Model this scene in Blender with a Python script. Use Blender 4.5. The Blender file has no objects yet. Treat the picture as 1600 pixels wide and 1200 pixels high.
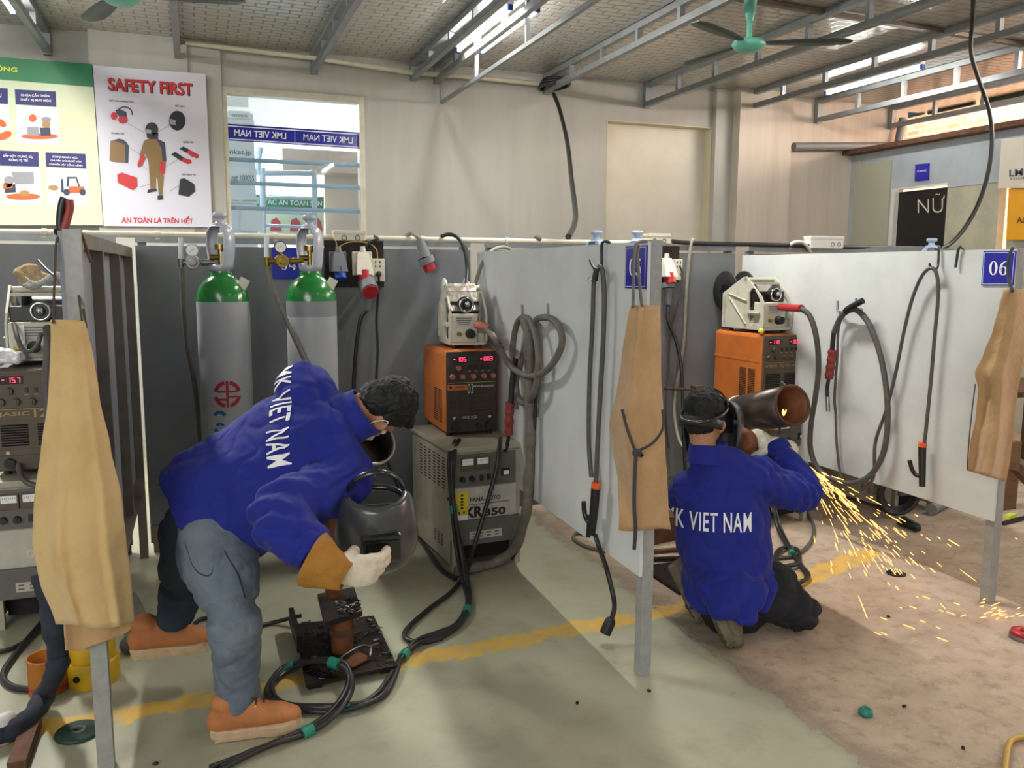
import bpy, bmesh, math, random
from mathutils import Vector, Matrix, noise
from mathutils.bvhtree import BVHTree
S = bpy.context.scene
COL = S.collection
random.seed(7)
PI = math.pi
V = Vector

# ------------------------------------------------------------------ camera
F_PX, PITCH, YAW, ROLL, CAM_Z = 1314.67, 0.134886, 0.359563, 0.0049657, 1.5
FW = V((math.sin(YAW)*math.cos(PITCH), math.cos(YAW)*math.cos(PITCH), -math.sin(PITCH)))
_r = V((math.cos(YAW), -math.sin(YAW), 0)); _u = _r.cross(FW)
RT = _r*math.cos(ROLL) + _u*math.sin(ROLL)
UP = -_r*math.sin(ROLL) + _u*math.cos(ROLL)
CAM = V((0, 0, CAM_Z))
cam = bpy.data.objects.new('camera', bpy.data.cameras.new('camera'))
COL.objects.link(cam)
cam.data.sensor_width = 36.0
cam.data.lens = F_PX/1600*36.0
cam.data.clip_start = 0.02
cam.matrix_world = Matrix(((RT.x, UP.x, -FW.x, CAM.x), (RT.y, UP.y, -FW.y, CAM.y), (RT.z, UP.z, -FW.z, CAM.z), (0, 0, 0, 1)))
S.camera = cam

# ------------------------------------------------------------------ view, world, light
S.view_settings.view_transform = 'Standard'
S.view_settings.look = 'None'
S.view_settings.exposure = EXPOSURE = 0.0
S.view_settings.gamma = 1.0
S.view_settings.use_curve_mapping = False
world = bpy.data.worlds.new('daylight'); S.world = world
world.use_nodes = True
bg = world.node_tree.nodes['Background']
bg.inputs['Color'].default_value = (0.86, 0.93, 1.0, 1)
bg.inputs['Strength'].default_value = 0.5

def area(name, loc, target, sx, sy, power, col=(1, 1, 1)):
    l = bpy.data.lights.new(name, 'AREA'); l.shape = 'RECTANGLE'; l.size = sx; l.size_y = sy
    l.energy = power; l.color = col
    o = bpy.data.objects.new(name, l); COL.objects.link(o)
    o.location = loc
    o.rotation_euler = (V(target)-V(loc)).to_track_quat('-Z', 'Y').to_euler()
    return o
# daylight through the open front of the shed, behind and to the left of the photographer
area('daylight_front', (-3.2, -3.6, 3.0), (1.5, 4.0, 0.6), 4.0, 2.6, 230, (1.0, 0.98, 0.94))
# unseen fill lamps overhead, added to brighten the near half of the shop
for tx, ty, pw in ((2.27, 4.3, 145), (-1.13, 5.3, 165), (6.2, 3.9, 45), (-1.4, 0.6, 12), (2.27, 0.6, 24), (5.0, 0.6, 14)):
    area('overhead_fill', (tx, ty, 3.27), (tx, ty, 0), 0.10, 1.2, pw, (1.0, 0.98, 0.93))
# daylight reaching the yard wall outside on the right and the room beyond the window
area('daylight_yard', (8.6, 3.5, 5.6), (10.2, 5.6, 3.0), 3.0, 3.0, 5500, (1.0, 0.93, 0.82))
area('daylight_side', (8.3, 3.0, 3.2), (3.0, 4.6, 3.3), 3.0, 0.5, 260, (1.0, 0.93, 0.84))
area('daylight_office', (1.2, 10.4, 3.2), (1.2, 9.6, 1.5), 3.0, 1.6, 420, (0.95, 0.98, 1.0))

# ------------------------------------------------------------------ pixels to places
def ray(px, py): return RT*(px-800) - UP*(py-600) + FW*F_PX
def aty(px, py, y): d = ray(px, py); return CAM + d*(y/d.y)
def atx(px, py, x): d = ray(px, py); return CAM + d*(x/d.x)
def atz(px, py, z): d = ray(px, py); return CAM + d*((z-CAM_Z)/d.z)
def onplane(px, py, p, n):
    d = ray(px, py); return CAM + d*((V(p)-CAM).dot(n)/d.dot(n))

# ------------------------------------------------------------------ materials
def lin(c):
    if isinstance(c, str):
        c = [int(c[i:i+2], 16)/255 for i in (0, 2, 4)]
        c = [x/12.92 if x <= 0.04045 else ((x+0.055)/1.055)**2.4 for x in c]
    return (c[0], c[1], c[2], 1)
MATS = {}
def M(name, col, rough=0.5, metal=0.0, col2=None, amt=0.5, scale=6.0, lo=0.4, hi=0.7, bump=0.0, bscale=60.0, coat=0.0, stretch=None, sheen=0.0, detail=6.0):
    m = bpy.data.materials.new(name); m.use_nodes = True
    nt = m.node_tree; N = nt.nodes; L = nt.links; b = N['Principled BSDF']
    c = lin(col)
    b.inputs['Base Color'].default_value = c
    b.inputs['Roughness'].default_value = rough
    b.inputs['Metallic'].default_value = metal
    if coat: b.inputs['Coat Weight'].default_value = coat; b.inputs['Coat Roughness'].default_value = 0.15
    if sheen: b.inputs['Sheen Weight'].default_value = sheen
    if col2 or bump:
        tc = N.new('ShaderNodeTexCoord'); vec = tc.outputs['Object']
        if stretch:
            mp = N.new('ShaderNodeMapping'); mp.inputs['Scale'].default_value = stretch
            L.new(vec, mp.inputs['Vector']); vec = mp.outputs['Vector']
    if col2:
        n = N.new('ShaderNodeTexNoise'); n.inputs['Scale'].default_value = scale; n.inputs['Detail'].default_value = detail; n.inputs['Roughness'].default_value = 0.62
        L.new(vec, n.inputs['Vector'])
        r = N.new('ShaderNodeMapRange'); r.inputs['From Min'].default_value = lo; r.inputs['From Max'].default_value = hi; r.inputs['To Max'].default_value = amt
        L.new(n.outputs['Fac'], r.inputs['Value'])
        x = N.new('ShaderNodeMix'); x.data_type = 'RGBA'
        x.inputs['A'].default_value = c; x.inputs['B'].default_value = lin(col2)
        L.new(r.outputs['Result'], x.inputs['Factor']); L.new(x.outputs['Result'], b.inputs['Base Color'])
    if bump:
        n2 = N.new('ShaderNodeTexNoise'); n2.inputs['Scale'].default_value = bscale; n2.inputs['Detail'].default_value = 4
        L.new(vec, n2.inputs['Vector'])
        bp = N.new('ShaderNodeBump'); bp.inputs['Strength'].default_value = bump; bp.inputs['Distance'].default_value = 0.01
        L.new(n2.outputs['Fac'], bp.inputs['Height']); L.new(bp.outputs['Normal'], b.inputs['Normal'])
    MATS[name] = m
    return m
def EM(name, col, strength, base='101010'):
    m = bpy.data.materials.new(name); m.use_nodes = True
    b = m.node_tree.nodes['Principled BSDF']
    b.inputs['Base Color'].default_value = lin(base)
    b.inputs['Emission Color'].default_value = lin(col); b.inputs['Emission Strength'].default_value = strength
    MATS[name] = m; return m
def GLASS(name, tint, opacity=0.12, rough=0.03):
    m = bpy.data.materials.new(name); m.use_nodes = True
    nt = m.node_tree; N = nt.nodes; L = nt.links
    for n in list(N): N.remove(n)
    out = N.new('ShaderNodeOutputMaterial'); tr = N.new('ShaderNodeBsdfTransparent'); gl = N.new('ShaderNodeBsdfGlossy')
    tr.inputs['Color'].default_value = lin(tint); gl.inputs['Roughness'].default_value = rough
    fr = N.new('ShaderNodeFresnel'); fr.inputs['IOR'].default_value = 1.45
    ad = N.new('ShaderNodeMath'); ad.operation = 'ADD'; ad.inputs[1].default_value = opacity
    mx = N.new('ShaderNodeMixShader')
    L.new(fr.outputs[0], ad.inputs[0]); L.new(ad.outputs[0], mx.inputs[0]); L.new(tr.outputs[0], mx.inputs[1]); L.new(gl.outputs[0], mx.inputs[2]); L.new(mx.outputs[0], out.inputs[0])
    MATS[name] = m; return m

M('wall_paint', 'b6b4ac', 0.75, 0, 'aaa79f', 0.6, 2.2, stretch=(3, 3, 0.25), bump=0.05, bscale=30)
M('wall_daylit', 'c9beb0', 0.75, 0, 'b0a698', 0.6, 2.0, stretch=(3, 3, 0.25))  # warmer, paler wall paint: the daylight glow is put into the colour
M('recess_paint', 'd9d3c4', 0.7, 0, 'cdc5b2', 0.6, 3.0)
M('reveal_paint', 'cbc3a6', 0.7)
M('panel_light', 'cbcecb', 0.42, 0, 'b8bbb8', 0.6, 3.5, bump=0.04, bscale=25, lo=0.42)
M('panel_shaded', '74777a', 0.5, 0, '636464', 0.7, 3.0, bump=0.03, bscale=25)  # darker than panel_light: the rear panels' shade is put into the colour
M('panel_back', '868990', 0.55, 0, '75777b', 0.6, 3.0)
M('post_paint', '9b9c98', 0.45, 0.1, '7c7a72', 0.7, 14)
M('rust', '6b4a35', 0.85, 0.2, '3a2a22', 0.8, 18, bump=0.3)
M('steel_dark', '2c2a29', 0.45, 0.75, '4a3a30', 0.6, 14, bump=0.25, bscale=80)
M('steel', '9a9894', 0.35, 0.9, '77736c', 0.6, 20)
M('galv', '8d9294', 0.42, 0.35, '75797a', 0.7, 9)
M('galv_brown', '7d7468', 0.5, 0.35, '5f584f', 0.7, 9)
M('pvc_cream', 'cfc9b6', 0.45, 0, 'b7ae98', 0.6, 12)
M('pvc_white', 'd9d8d2', 0.4)
M('cable_black', '1d1d1e', 0.42, 0, '393633', 0.5, 30)
M('cable_grey', '55514c', 0.55, 0, '3c3936', 0.7, 25)
M('cable_dusty', '6d675d', 0.65, 0, '4d4942', 0.7, 25)
M('cable_pale', '8f8a7c', 0.6, 0, '706b60', 0.7, 25)
M('tape_green', '1e7d68', 0.4)
M('rubber', '191919', 0.6)
M('plastic_black', '1a1a1b', 0.38, 0, '2b2927', 0.6, 25)
M('plastic_grey', '6f7376', 0.45)
M('plastic_red', 'b0202a', 0.4, 0, '8f1a20', 0.6, 20)
M('plastic_pink', 'b8695a', 0.5, 0, '8f5348', 0.6, 30)
M('torch_red', '8f3330', 0.5, 0, '5f2826', 0.7, 30)
M('plastic_blue', '1c3f9c', 0.4)
M('orange_tip', 'e2622a', 0.45)
M('cream', 'd6d0bf', 0.5, 0, 'b9b19c', 0.5, 15)
M('sign_blue', '14189a', 0.3, coat=0.3)
M('white_paint', 'e8e8e8', 0.5)
M('white_cloth', 'ded4c2', 0.8, 0, 'bfb097', 0.7, 22, bump=0.4, bscale=140)
M('brass', 'a58a45', 0.32, 0.9, '7a6532', 0.6, 30)
M('chrome', 'cfd0d2', 0.14, 1.0)
M('gauge_face', 'e6e6e2', 0.4)
M('acrylic', 'cfd4d4', 0.2)
M('cyl_green', '1c7a32', 0.22, 0, '17652a', 0.5, 5, coat=0.4)
M('cyl_grey', 'a9abaf', 0.4, 0, '999a9c', 0.6, 4)
M('cyl_band', '85878a', 0.42)
M('guard_grey', 'a7acb6', 0.3, 0.0, '8f949e', 0.5, 6, coat=0.3)
M('guard_blue', 'a9bbd6', 0.35, 0, '93a6c2', 0.5, 6)
M('logo_red', 'a8202f', 0.5)
M('logo_blue', '1d5ca0', 0.5)
M('orange_case', 'bf6a2c', 0.42, 0, '9c5524', 0.6, 7, bump=0.05)
M('dark_face', '272320', 0.45, 0, '443a30', 0.6, 22)
M('olive_face', '56493a', 0.5, 0, '41382d', 0.6, 14)
M('beige_case', 'a29c8a', 0.5, 0, '857e6c', 0.6, 8, bump=0.05)
M('feeder_cream', 'bdb9a8', 0.45, 0, '9d9885', 0.6, 9, lo=0.5)
M('machine_grey', '5f5e59', 0.5, 0, '4e4c47', 0.6, 10)
M('plate_pale', 'b3b0a6', 0.5, 0, '9a968a', 0.5, 14)
M('vent_dark', '141210', 0.8)
M('knob_pink', 'a0605a', 0.5, 0, '6f4640', 0.5, 40)
M('knob_dark', '3d342b', 0.55)
M('chalk', 'cfc9b4', 0.9)
M('gold_print', '9c8550', 0.5)
M('yellow_label', 'd8c22a', 0.5, 0, 'b59d20', 0.5, 20)
M('ink', '1c1a1c', 0.6)
M('taped_foil', '9d968c', 0.25, 0.4, '756b60', 0.7, 14, bump=0.4, bscale=30)
M('leather', 'b18d62', 0.85, 0, '8f6d48', 0.65, 5.5, bump=0.35, bscale=55, sheen=0.2)
M('leather_pale', 'c6a873', 0.85, 0, 'a8834f', 0.65, 4.0, bump=0.3, bscale=45, sheen=0.2, lo=0.45)
M('leather_dark', '8f6b45', 0.9, 0, '75552f', 0.6, 9)
M('string', '4a3f36', 0.9)
M('string_dark', '3a3a40', 0.9)
M('jacket', '0e1d80', 0.85, 0, '0b176c', 0.6, 5, bump=0.45, bscale=22, sheen=0.05)
M('jacket_seam', '0c1670', 0.8)
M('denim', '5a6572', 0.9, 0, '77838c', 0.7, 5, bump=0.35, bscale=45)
M('denim_shade', '2b3340', 0.9, 0, '3a4656', 0.6, 6, bump=0.3, bscale=40)
M('trousers_black', '18171a', 0.9, 0, '272528', 0.6, 8, bump=0.5, bscale=30)
M('boot_tan', 'b4713f', 0.7, 0, '955a30', 0.6, 16, bump=0.2, bscale=70)
M('boot_sole', 'c2a682', 0.8, 0, 'a3886a', 0.6, 30)
M('boot_mud', '57503f', 0.85, 0, '8d7f66', 0.6, 12, bump=0.3, bscale=60)
M('lace', '4a3426', 0.8)
M('skin', 'b17f5f', 0.5, 0, '9c6a4c', 0.5, 12)
M('skin_dark', '8a5a41', 0.5)
M('hair', '040405', 0.65, 0, '0b0a0c', 0.6, 30, bump=0.5, bscale=120)
M('mask_white', 'd5d3cf', 0.7)
M('glove_brown', 'a5722a', 0.85, 0, '835718', 0.6, 12, bump=0.5, bscale=60)
M('pipe_steel', '4d4743', 0.36, 0.7, '6b5546', 0.7, 9)
M('pipe_rusty', '7d4a2c', 0.6, 0.4, '5b3420', 0.7, 12)
M('helmet_grey', '3d3d3f', 0.28, 0, '2a292a', 0.6, 7, coat=0.4)
M('helmet_black', '18191b', 0.25, 0, coat=0.5)
M('lens', '0c1512', 0.08, 0, coat=0.6)
M('yellow_can', 'cfa514', 0.45, 0, '9e7a12', 0.6, 10)
M('can_orange', 'b06a1c', 0.5, 0, '8a4a16', 0.6, 9)
M('cloth_navy', '20242e', 0.9, 0, '343b49', 0.6, 9, bump=0.4, bscale=40)
M('fan_green', '5fae98', 0.4)
M('fan_blade', '31423e', 0.5)
M('poster_white', 'd4d2de', 0.5)
M('poster_green', '1d7a4d', 0.5)
M('poster_pale', 'd3dfc0', 0.5, 0, 'e4dfb0', 0.8, 1.5)
M('print_navy', '23246f', 0.55)
M('print_red', 'c4262d', 0.55)
M('print_yellow', 'dfe04a', 0.55)
M('print_olive', '86693c', 0.55)
M('print_dark', '24252c', 0.55)
M('print_slate', '343a52', 0.55)
M('print_white', 'ececec', 0.55)
M('print_grey', '9a9aa0', 0.55)
M('print_orange', 'd9652a', 0.55)
M('print_blue', '2a3ea0', 0.55)
M('print_skin', 'd9a284', 0.55)
M('print_tan', 'b58a55', 0.55)
M('frosted', 'a9ab97', 0.5)
M('toilet_wall', 'aab3ba', 0.6, 0, '8f979c', 0.6, 3)
M('toilet_wall_stained', 'b7b39b', 0.65, 0, '8f9288', 0.7, 3.5)
M('door_black', '111214', 0.4)
M('banner_yellow', 'e0a018', 0.5)
M('banner_cream', 'cfc9b8', 0.5)
M('plaster_white', 'e2e6ec', 0.7)
M('paint_blue', 'b4c3ce', 0.5)
M('tile_pink', 'c9b3a6', 0.6)
M('foil_green', '26423c', 0.6)
M('wood', '7a5a3c', 0.7, 0, '5b412a', 0.7, 8, stretch=(1, 1, 8))
M('chips', '6a6866', 0.4, 0.8, '2c2826', 0.9, 40, lo=0.35, hi=0.55)
M('plastic_bag', 'd9dadd', 0.25, coat=0.3)
M('rag', 'a08a66', 0.95, 0, '6f5b40', 0.7, 20, bump=0.6, bscale=60)
M('yellow_ball', 'd8c23a', 0.6)
M('disc_green', '1f3a30', 0.6)
M('lime_tool', 'cfd84a', 0.5)
M('yellow_hose', 'b8923a', 0.5)
GLASS('pane_glass', 'e8f0f2', 0.06)
GLASS('clear_plastic', 'dfe6e6', 0.10, 0.1)
EM('tube_glow', (1.0, 0.98, 0.93), 92, 'ffffff')
EM('led_red', (1.0, 0.03, 0.08), 6.0)
EM('spark_glow', (1.0, 0.40, 0.09), 5)
EM('spark_hot', (1.0, 0.72, 0.35), 40)

# foil ceiling: quilted silver sheet
def foil():
    m = bpy.data.materials.new('ceiling_foil'); m.use_nodes = True
    nt = m.node_tree; N = nt.nodes; L = nt.links; b = N['Principled BSDF']
    b.inputs['Metallic'].default_value = 0.7; b.inputs['Roughness'].default_value = 0.32
    tc = N.new('ShaderNodeTexCoord')
    br = N.new('ShaderNodeTexBrick'); br.inputs['Scale'].default_value = 1.0
    br.inputs['Brick Width'].default_value = 0.17; br.inputs['Row Height'].default_value = 0.085; br.inputs['Mortar Size'].default_value = 0.012; br.inputs['Mortar Smooth'].default_value = 1.0
    br.inputs['Color1'].default_value = (1, 1, 1, 1); br.inputs['Color2'].default_value = (0.7, 0.7, 0.7, 1); br.inputs['Mortar'].default_value = (0, 0, 0, 1)
    n = N.new('ShaderNodeTexNoise'); n.inputs['Scale'].default_value = 1.3; n.inputs['Detail'].default_value = 3
    L.new(tc.outputs['Object'], br.inputs['Vector']); L.new(tc.outputs['Object'], n.inputs['Vector'])
    ad = N.new('ShaderNodeMath'); ad.operation = 'MULTIPLY_ADD'; ad.inputs[1].default_value = 3.0
    L.new(n.outputs['Fac'], ad.inputs[0]); L.new(br.outputs['Color'], ad.inputs[2])
    bp = N.new('ShaderNodeBump'); bp.inputs['Strength'].default_value = 0.55; bp.inputs['Distance'].default_value = 0.012
    L.new(ad.outputs[0], bp.inputs['Height']); L.new(bp.outputs['Normal'], b.inputs['Normal'])
    mx = N.new('ShaderNodeMix'); mx.data_type = 'RGBA'; mx.inputs['A'].default_value = lin('cfccc6'); mx.inputs['B'].default_value = lin('a09c95')
    L.new(br.outputs['Fac'], mx.inputs['Factor']); L.new(mx.outputs['Result'], b.inputs['Base Color'])
    MATS['ceiling_foil'] = m
foil()

def brick():
    m = bpy.data.materials.new('yard_brick'); m.use_nodes = True
    nt = m.node_tree; N = nt.nodes; L = nt.links; b = N['Principled BSDF']; b.inputs['Roughness'].default_value = 0.85
    tc = N.new('ShaderNodeTexCoord'); mp = N.new('ShaderNodeMapping'); mp.inputs['Rotation'].default_value = (0, PI/2, 0)
    sx = N.new('ShaderNodeSeparateXYZ'); cx = N.new('ShaderNodeCombineXYZ')
    br = N.new('ShaderNodeTexBrick'); br.inputs['Scale'].default_value = 1.0; br.inputs['Brick Width'].default_value = 0.24; br.inputs['Row Height'].default_value = 0.08; br.inputs['Mortar Size'].default_value = 0.008
    br.inputs['Color1'].default_value = lin('c88a62'); br.inputs['Color2'].default_value = lin('dab492'); br.inputs['Mortar'].default_value = lin('d8cfc2')
    L.new(tc.outputs['Object'], sx.inputs[0]); L.new(sx.outputs['Y'], cx.inputs['X']); L.new(sx.outputs['Z'], cx.inputs['Y']); L.new(cx.outputs[0], br.inputs['Vector'])
    L.new(br.outputs['Color'], b.inputs['Base Color'])
    MATS['yard_brick'] = m
brick()

# floor: worn green epoxy on the left, bare rough concrete on the right, yellow aisle line across
def floor_mat():
    m = bpy.data.materials.new('shop_floor'); m.use_nodes = True
    nt = m.node_tree; N = nt.nodes; L = nt.links; b = N['Principled BSDF']
    tc = N.new('ShaderNodeTexCoord'); P = tc.outputs['Object']
    def noise_n(sc, det=6, rough=0.6, vec=P):
        n = N.new('ShaderNodeTexNoise'); n.inputs['Scale'].default_value = sc; n.inputs['Detail'].default_value = det; n.inputs['Roughness'].default_value = rough
        L.new(vec, n.inputs['Vector']); return n.outputs['Fac']
    def mrange(v, a, c, t0=0.0, t1=1.0):
        r = N.new('ShaderNodeMapRange'); r.inputs['From Min'].default_value = a; r.inputs['From Max'].default_value = c; r.inputs['To Min'].default_value = t0; r.inputs['To Max'].default_value = t1
        L.new(v, r.inputs['Value']); return r.outputs['Result']
    def math_n(op, a, c=None):
        n = N.new('ShaderNodeMath'); n.operation = op
        for i, q in enumerate((a, c)):
            if q is None: continue
            if isinstance(q, (int, float)): n.inputs[i].default_value = q
            else: L.new(q, n.inputs[i])
        return n.outputs[0]
    def mix(f, a, c):
        n = N.new('ShaderNodeMix'); n.data_type = 'RGBA'
        L.new(f, n.inputs['Factor'])
        for k, q in (('A', a), ('B', c)):
            if isinstance(q, str): n.inputs[k].default_value = lin(q)
            else: L.new(q, n.inputs[k])
        return n.outputs['Result']
    sp = N.new('ShaderNodeSeparateXYZ'); L.new(P, sp.inputs[0]); X = sp.outputs['X']; Y = sp.outputs['Y']
    big = noise_n(1.1, 5); fine = noise_n(14, 8, 0.7); mid = noise_n(4.5, 7, 0.65); grit = noise_n(60, 4, 0.7)
    epoxy = mix(mrange(big, 0.35, 0.65), '9a9c84', 'aaa68e')
    epoxy = mix(mrange(mid, 0.5, 0.72, 0, 0.55), epoxy, '888069')
    epoxy = mix(mrange(fine, 0.62, 0.74, 0, 0.6), epoxy, '5f5a4c')
    conc = mix(mrange(mid, 0.35, 0.68), 'a08c78', 'b5a28d')
    conc = mix(mrange(fine, 0.5, 0.68, 0, 0.75), conc, '7f6f5e')
    conc = mix(mrange(grit, 0.6, 0.75, 0, 0.7), conc, 'd0c5b4')
    # edge of the coating near X = 1.87, ragged
    edge = math_n('ADD', X, math_n('MULTIPLY', math_n('SUBTRACT', mid, 0.5), 0.22))
    ismid = mrange(edge, 1.86, 1.875)
    rim = mrange(math_n('ABSOLUTE', math_n('SUBTRACT', edge, 1.9)), 0.0, 0.10, 0.55, 0.0)
    base = mix(ismid, epoxy, conc)
    base = mix(rim, base, '6b6152')
    # yellow aisle line
    yl = math_n('SUBTRACT', Y, math_n('MULTIPLY', X, 0.058))
    d = math_n('ABSOLUTE', math_n('SUBTRACT', yl, 2.985))
    wear = math_n('ADD', math_n('MULTIPLY', math_n('SUBTRACT', mid, 0.5), 0.10), math_n('MULTIPLY', math_n('SUBTRACT', fine, 0.5), 0.16))
    line = mrange(math_n('ADD', d, wear), 0.05, 0.065, 1.0, 0.0)
    d2 = math_n('ABSOLUTE', math_n('SUBTRACT', math_n('SUBTRACT', Y, math_n('MULTIPLY', X, 0.33)), 2.31))
    line2 = math_n('MULTIPLY', mrange(math_n('ADD', d2, wear), 0.06, 0.075, 1.0, 0.0), math_n('MULTIPLY', math_n('GREATER_THAN', X, 2.45), math_n('LESS_THAN', X, 3.4)))
    line = math_n('MULTIPLY', line, math_n('LESS_THAN', X, 2.2))
    allline = math_n('MULTIPLY', math_n('MAXIMUM', line, line2), mrange(fine, 0.42, 0.62, 1.0, 0.4))
    base = mix(allline, base, 'd0a644')
    L.new(base, b.inputs['Base Color'])
    L.new(mrange(ismid, 0, 1, 0.42, 0.8), b.inputs['Roughness'])
    h = math_n('ADD', math_n('MULTIPLY', ismid, math_n('ADD', mid, math_n('MULTIPLY', grit, 0.35))), math_n('MULTIPLY', fine, 0.10))
    bp = N.new('ShaderNodeBump'); bp.inputs['Strength'].default_value = 0.6; bp.inputs['Distance'].default_value = 0.02
    L.new(h, bp.inputs['Height']); L.new(bp.outputs['Normal'], b.inputs['Normal'])
    MATS['shop_floor'] = m
floor_mat()
# ------------------------------------------------------------------ mesh helpers
INV = {}
def put(o, parent):
    COL.objects.link(o)
    if parent is not None: o.parent = parent
def world_of(o):
    m = o.matrix_basis.copy()
    while o.parent is not None:
        o = o.parent; m = o.matrix_basis @ m
    return m
def smooth_path(pts, n=6, closed=False):
    pts = [V(p) for p in pts]
    if len(pts) < 3 or n <= 1: return pts
    out = []
    for i in range(len(pts)-1):
        p0 = pts[i-1] if i > 0 else pts[0]*2-pts[1]
        p1, p2 = pts[i], pts[i+1]
        p3 = pts[i+2] if i+2 < len(pts) else pts[-1]*2-pts[-2]
        for k in range(n):
            t = k/n
            out.append(0.5*((2*p1)+(p2-p0)*t+(2*p0-5*p1+4*p2-p3)*t*t+(3*p1-p0-3*p2+p3)*t*t*t))
    out.append(pts[-1])
    return out
def frame(z, hint=None):
    z = V(z).normalized()
    h = V(hint) if hint is not None else (V((0, 0, 1)) if abs(z.z) < 0.95 else V((1, 0, 0)))
    x = h - z*h.dot(z)
    if x.length < 1e-6: x = z.orthogonal()
    x.normalize()
    return x, z.cross(x), z
class MB:
    def __init__(s): s.v = []; s.f = []; s.sm = []; s.mi = []; s.cur = 0
    def add(s, vs, fs, smooth=False):
        n = len(s.v); s.v += [V(a) for a in vs]
        for f in fs: s.f.append([i+n for i in f]); s.sm.append(smooth); s.mi.append(s.cur)
        return s
    def box(s, c, d, rot=None, bev=0.0, seg=2):
        bm = bmesh.new(); bmesh.ops.create_cube(bm, size=1.0)
        for v in bm.verts: v.co = V((v.co.x*d[0], v.co.y*d[1], v.co.z*d[2]))
        if bev > 0: bmesh.ops.bevel(bm, geom=bm.edges[:], offset=min(bev, min(d)*0.45), segments=seg, affect='EDGES', profile=0.5)
        bm.verts.index_update()
        vs = [((rot @ v.co) if rot is not None else v.co) + V(c) for v in bm.verts]
        s.add(vs, [[v.index for v in f.verts] for f in bm.faces], False); bm.free(); return s
    def box2(s, a, b, bev=0.0):
        a, b = V(a), V(b); return s.box((a+b)/2, [abs(b[i]-a[i]) for i in range(3)], None, bev)
    def bar(s, a, b, w, h, hint=(0, 0, 1), bev=0.0):
        a, b = V(a), V(b); x, y, z = frame(b-a, hint)
        R = Matrix((y, x, z)).transposed()   # local x = side, y = hint, z = along
        return s.box((a+b)/2, (w, h, (b-a).length), R, bev)
    def tube(s, pts, r, seg=8, n=6, caps=True, flat=1.0, hint=None):
        P = smooth_path(pts, n); m = len(P)
        rr = r if callable(r) else (lambda t: r)
        x, y, z = frame(P[1]-P[0], hint); rings = []
        for i, p in enumerate(P):
            t = (P[min(i+1, m-1)]-P[max(i-1, 0)])
            if t.length < 1e-9: t = z
            z2 = t.normalized(); x = x - z2*x.dot(z2)
            if x.length < 1e-6: x = z2.orthogonal()
            x.normalize(); y = z2.cross(x); z = z2
            q = rr(i/(m-1)); rings.append([p+x*math.cos(2*PI*k/seg)*q+y*math.sin(2*PI*k/seg)*q*flat for k in range(seg)])
        return s.rings(rings, caps)
    def rings(s, R, caps=True, closed=True, smooth=True):
        seg = len(R[0]); vs = [p for r in R for p in r]; fs = []
        for i in range(len(R)-1):
            for k in range(seg if closed else seg-1):
                a = i*seg+k; b = i*seg+(k+1) % seg
                fs.append([a, b, b+seg, a+seg])
        s.add(vs, fs, smooth)
        if caps:
            s.add(R[0], [list(range(seg))[::-1]]); s.add(R[-1], [list(range(seg))])
        return s
    def cyl(s, a, b, r0, r1=None, seg=20, caps=True):
        a, b = V(a), V(b); r1 = r0 if r1 is None else r1; x, y, z = frame(b-a)
        return s.rings([[p+x*math.cos(2*PI*k/seg)*r+y*math.sin(2*PI*k/seg)*r for k in range(seg)] for p, r in ((a, r0), (b, r1))], caps)
    def lathe(s, prof, o, axis=(0, 0, 1), seg=28, caps=True, hint=None):
        o = V(o); x, y, z = frame(axis, hint)
        return s.rings([[o+z*h+x*math.cos(2*PI*k/seg)*r+y*math.sin(2*PI*k/seg)*r for k in range(seg)] for r, h in prof], caps)
    def ring(s, c, axis, R, r, seg=32, rs=8, flat=1.0):
        c = V(c); x, y, z = frame(axis); rr = []
        for k in range(seg+1):
            a = 2*PI*k/seg; d = x*math.cos(a)+y*math.sin(a)
            rr.append([c+d*(R+r*math.cos(2*PI*j/rs))+z*r*flat*math.sin(2*PI*j/rs) for j in range(rs)])
        return s.rings(rr, False)
    def ball(s, c, r, rot=None, u=16, w=10):
        c = V(c); r = (r, r, r) if isinstance(r, (int, float)) else r; R = []
        for i in range(1, w):
            ph = PI*i/w; R.append([V((math.sin(ph)*math.cos(2*PI*k/u)*r[0], math.sin(ph)*math.sin(2*PI*k/u)*r[1], -math.cos(ph)*r[2])) for k in range(u)])
        R = [[V((0, 0, -r[2]))]*u]+R+[[V((0, 0, r[2]))]*u]
        R = [[(rot @ p if rot is not None else p)+c for p in q] for q in R]
        return s.rings(R, False)
    def prism(s, poly, d):
        poly = [V(p) for p in poly]; d = V(d); n = len(poly)
        s.add(poly+[p+d for p in poly], [list(range(n)), list(range(n, 2*n))[::-1]]+[[i, i+n, (i+1) % n+n, (i+1) % n] for i in range(n)]); return s
    def loft(s, secs, seg=16, smooth=True, round_caps=True):
        """secs: (centre, ra, rb, side, axis): an elliptical section, ra along side"""
        R = []
        m = len(secs)
        for i, q in enumerate(secs):
            c, ra, rb, side = V(q[0]), q[1], q[2], V(q[3])
            t = (V(secs[min(i+1, m-1)][0])-V(secs[max(i-1, 0)][0])).normalized()
            if len(q) > 4: t = V(q[4]).normalized()
            x = (side-t*side.dot(t)).normalized(); y = t.cross(x)
            R.append((c, ra, rb, x, y, t))
        out = []
        def rg(c, ra, rb, x, y): return [c+x*math.cos(2*PI*k/seg)*ra+y*math.sin(2*PI*k/seg)*rb for k in range(seg)]
        if round_caps:
            c, ra, rb, x, y, t = R[0]
            for a in (75, 50, 25): out.append(rg(c-t*min(ra, rb)*math.sin(math.radians(a)), ra*math.cos(math.radians(a)), rb*math.cos(math.radians(a)), x, y))
        for c, ra, rb, x, y, t in R: out.append(rg(c, ra, rb, x, y))
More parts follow.
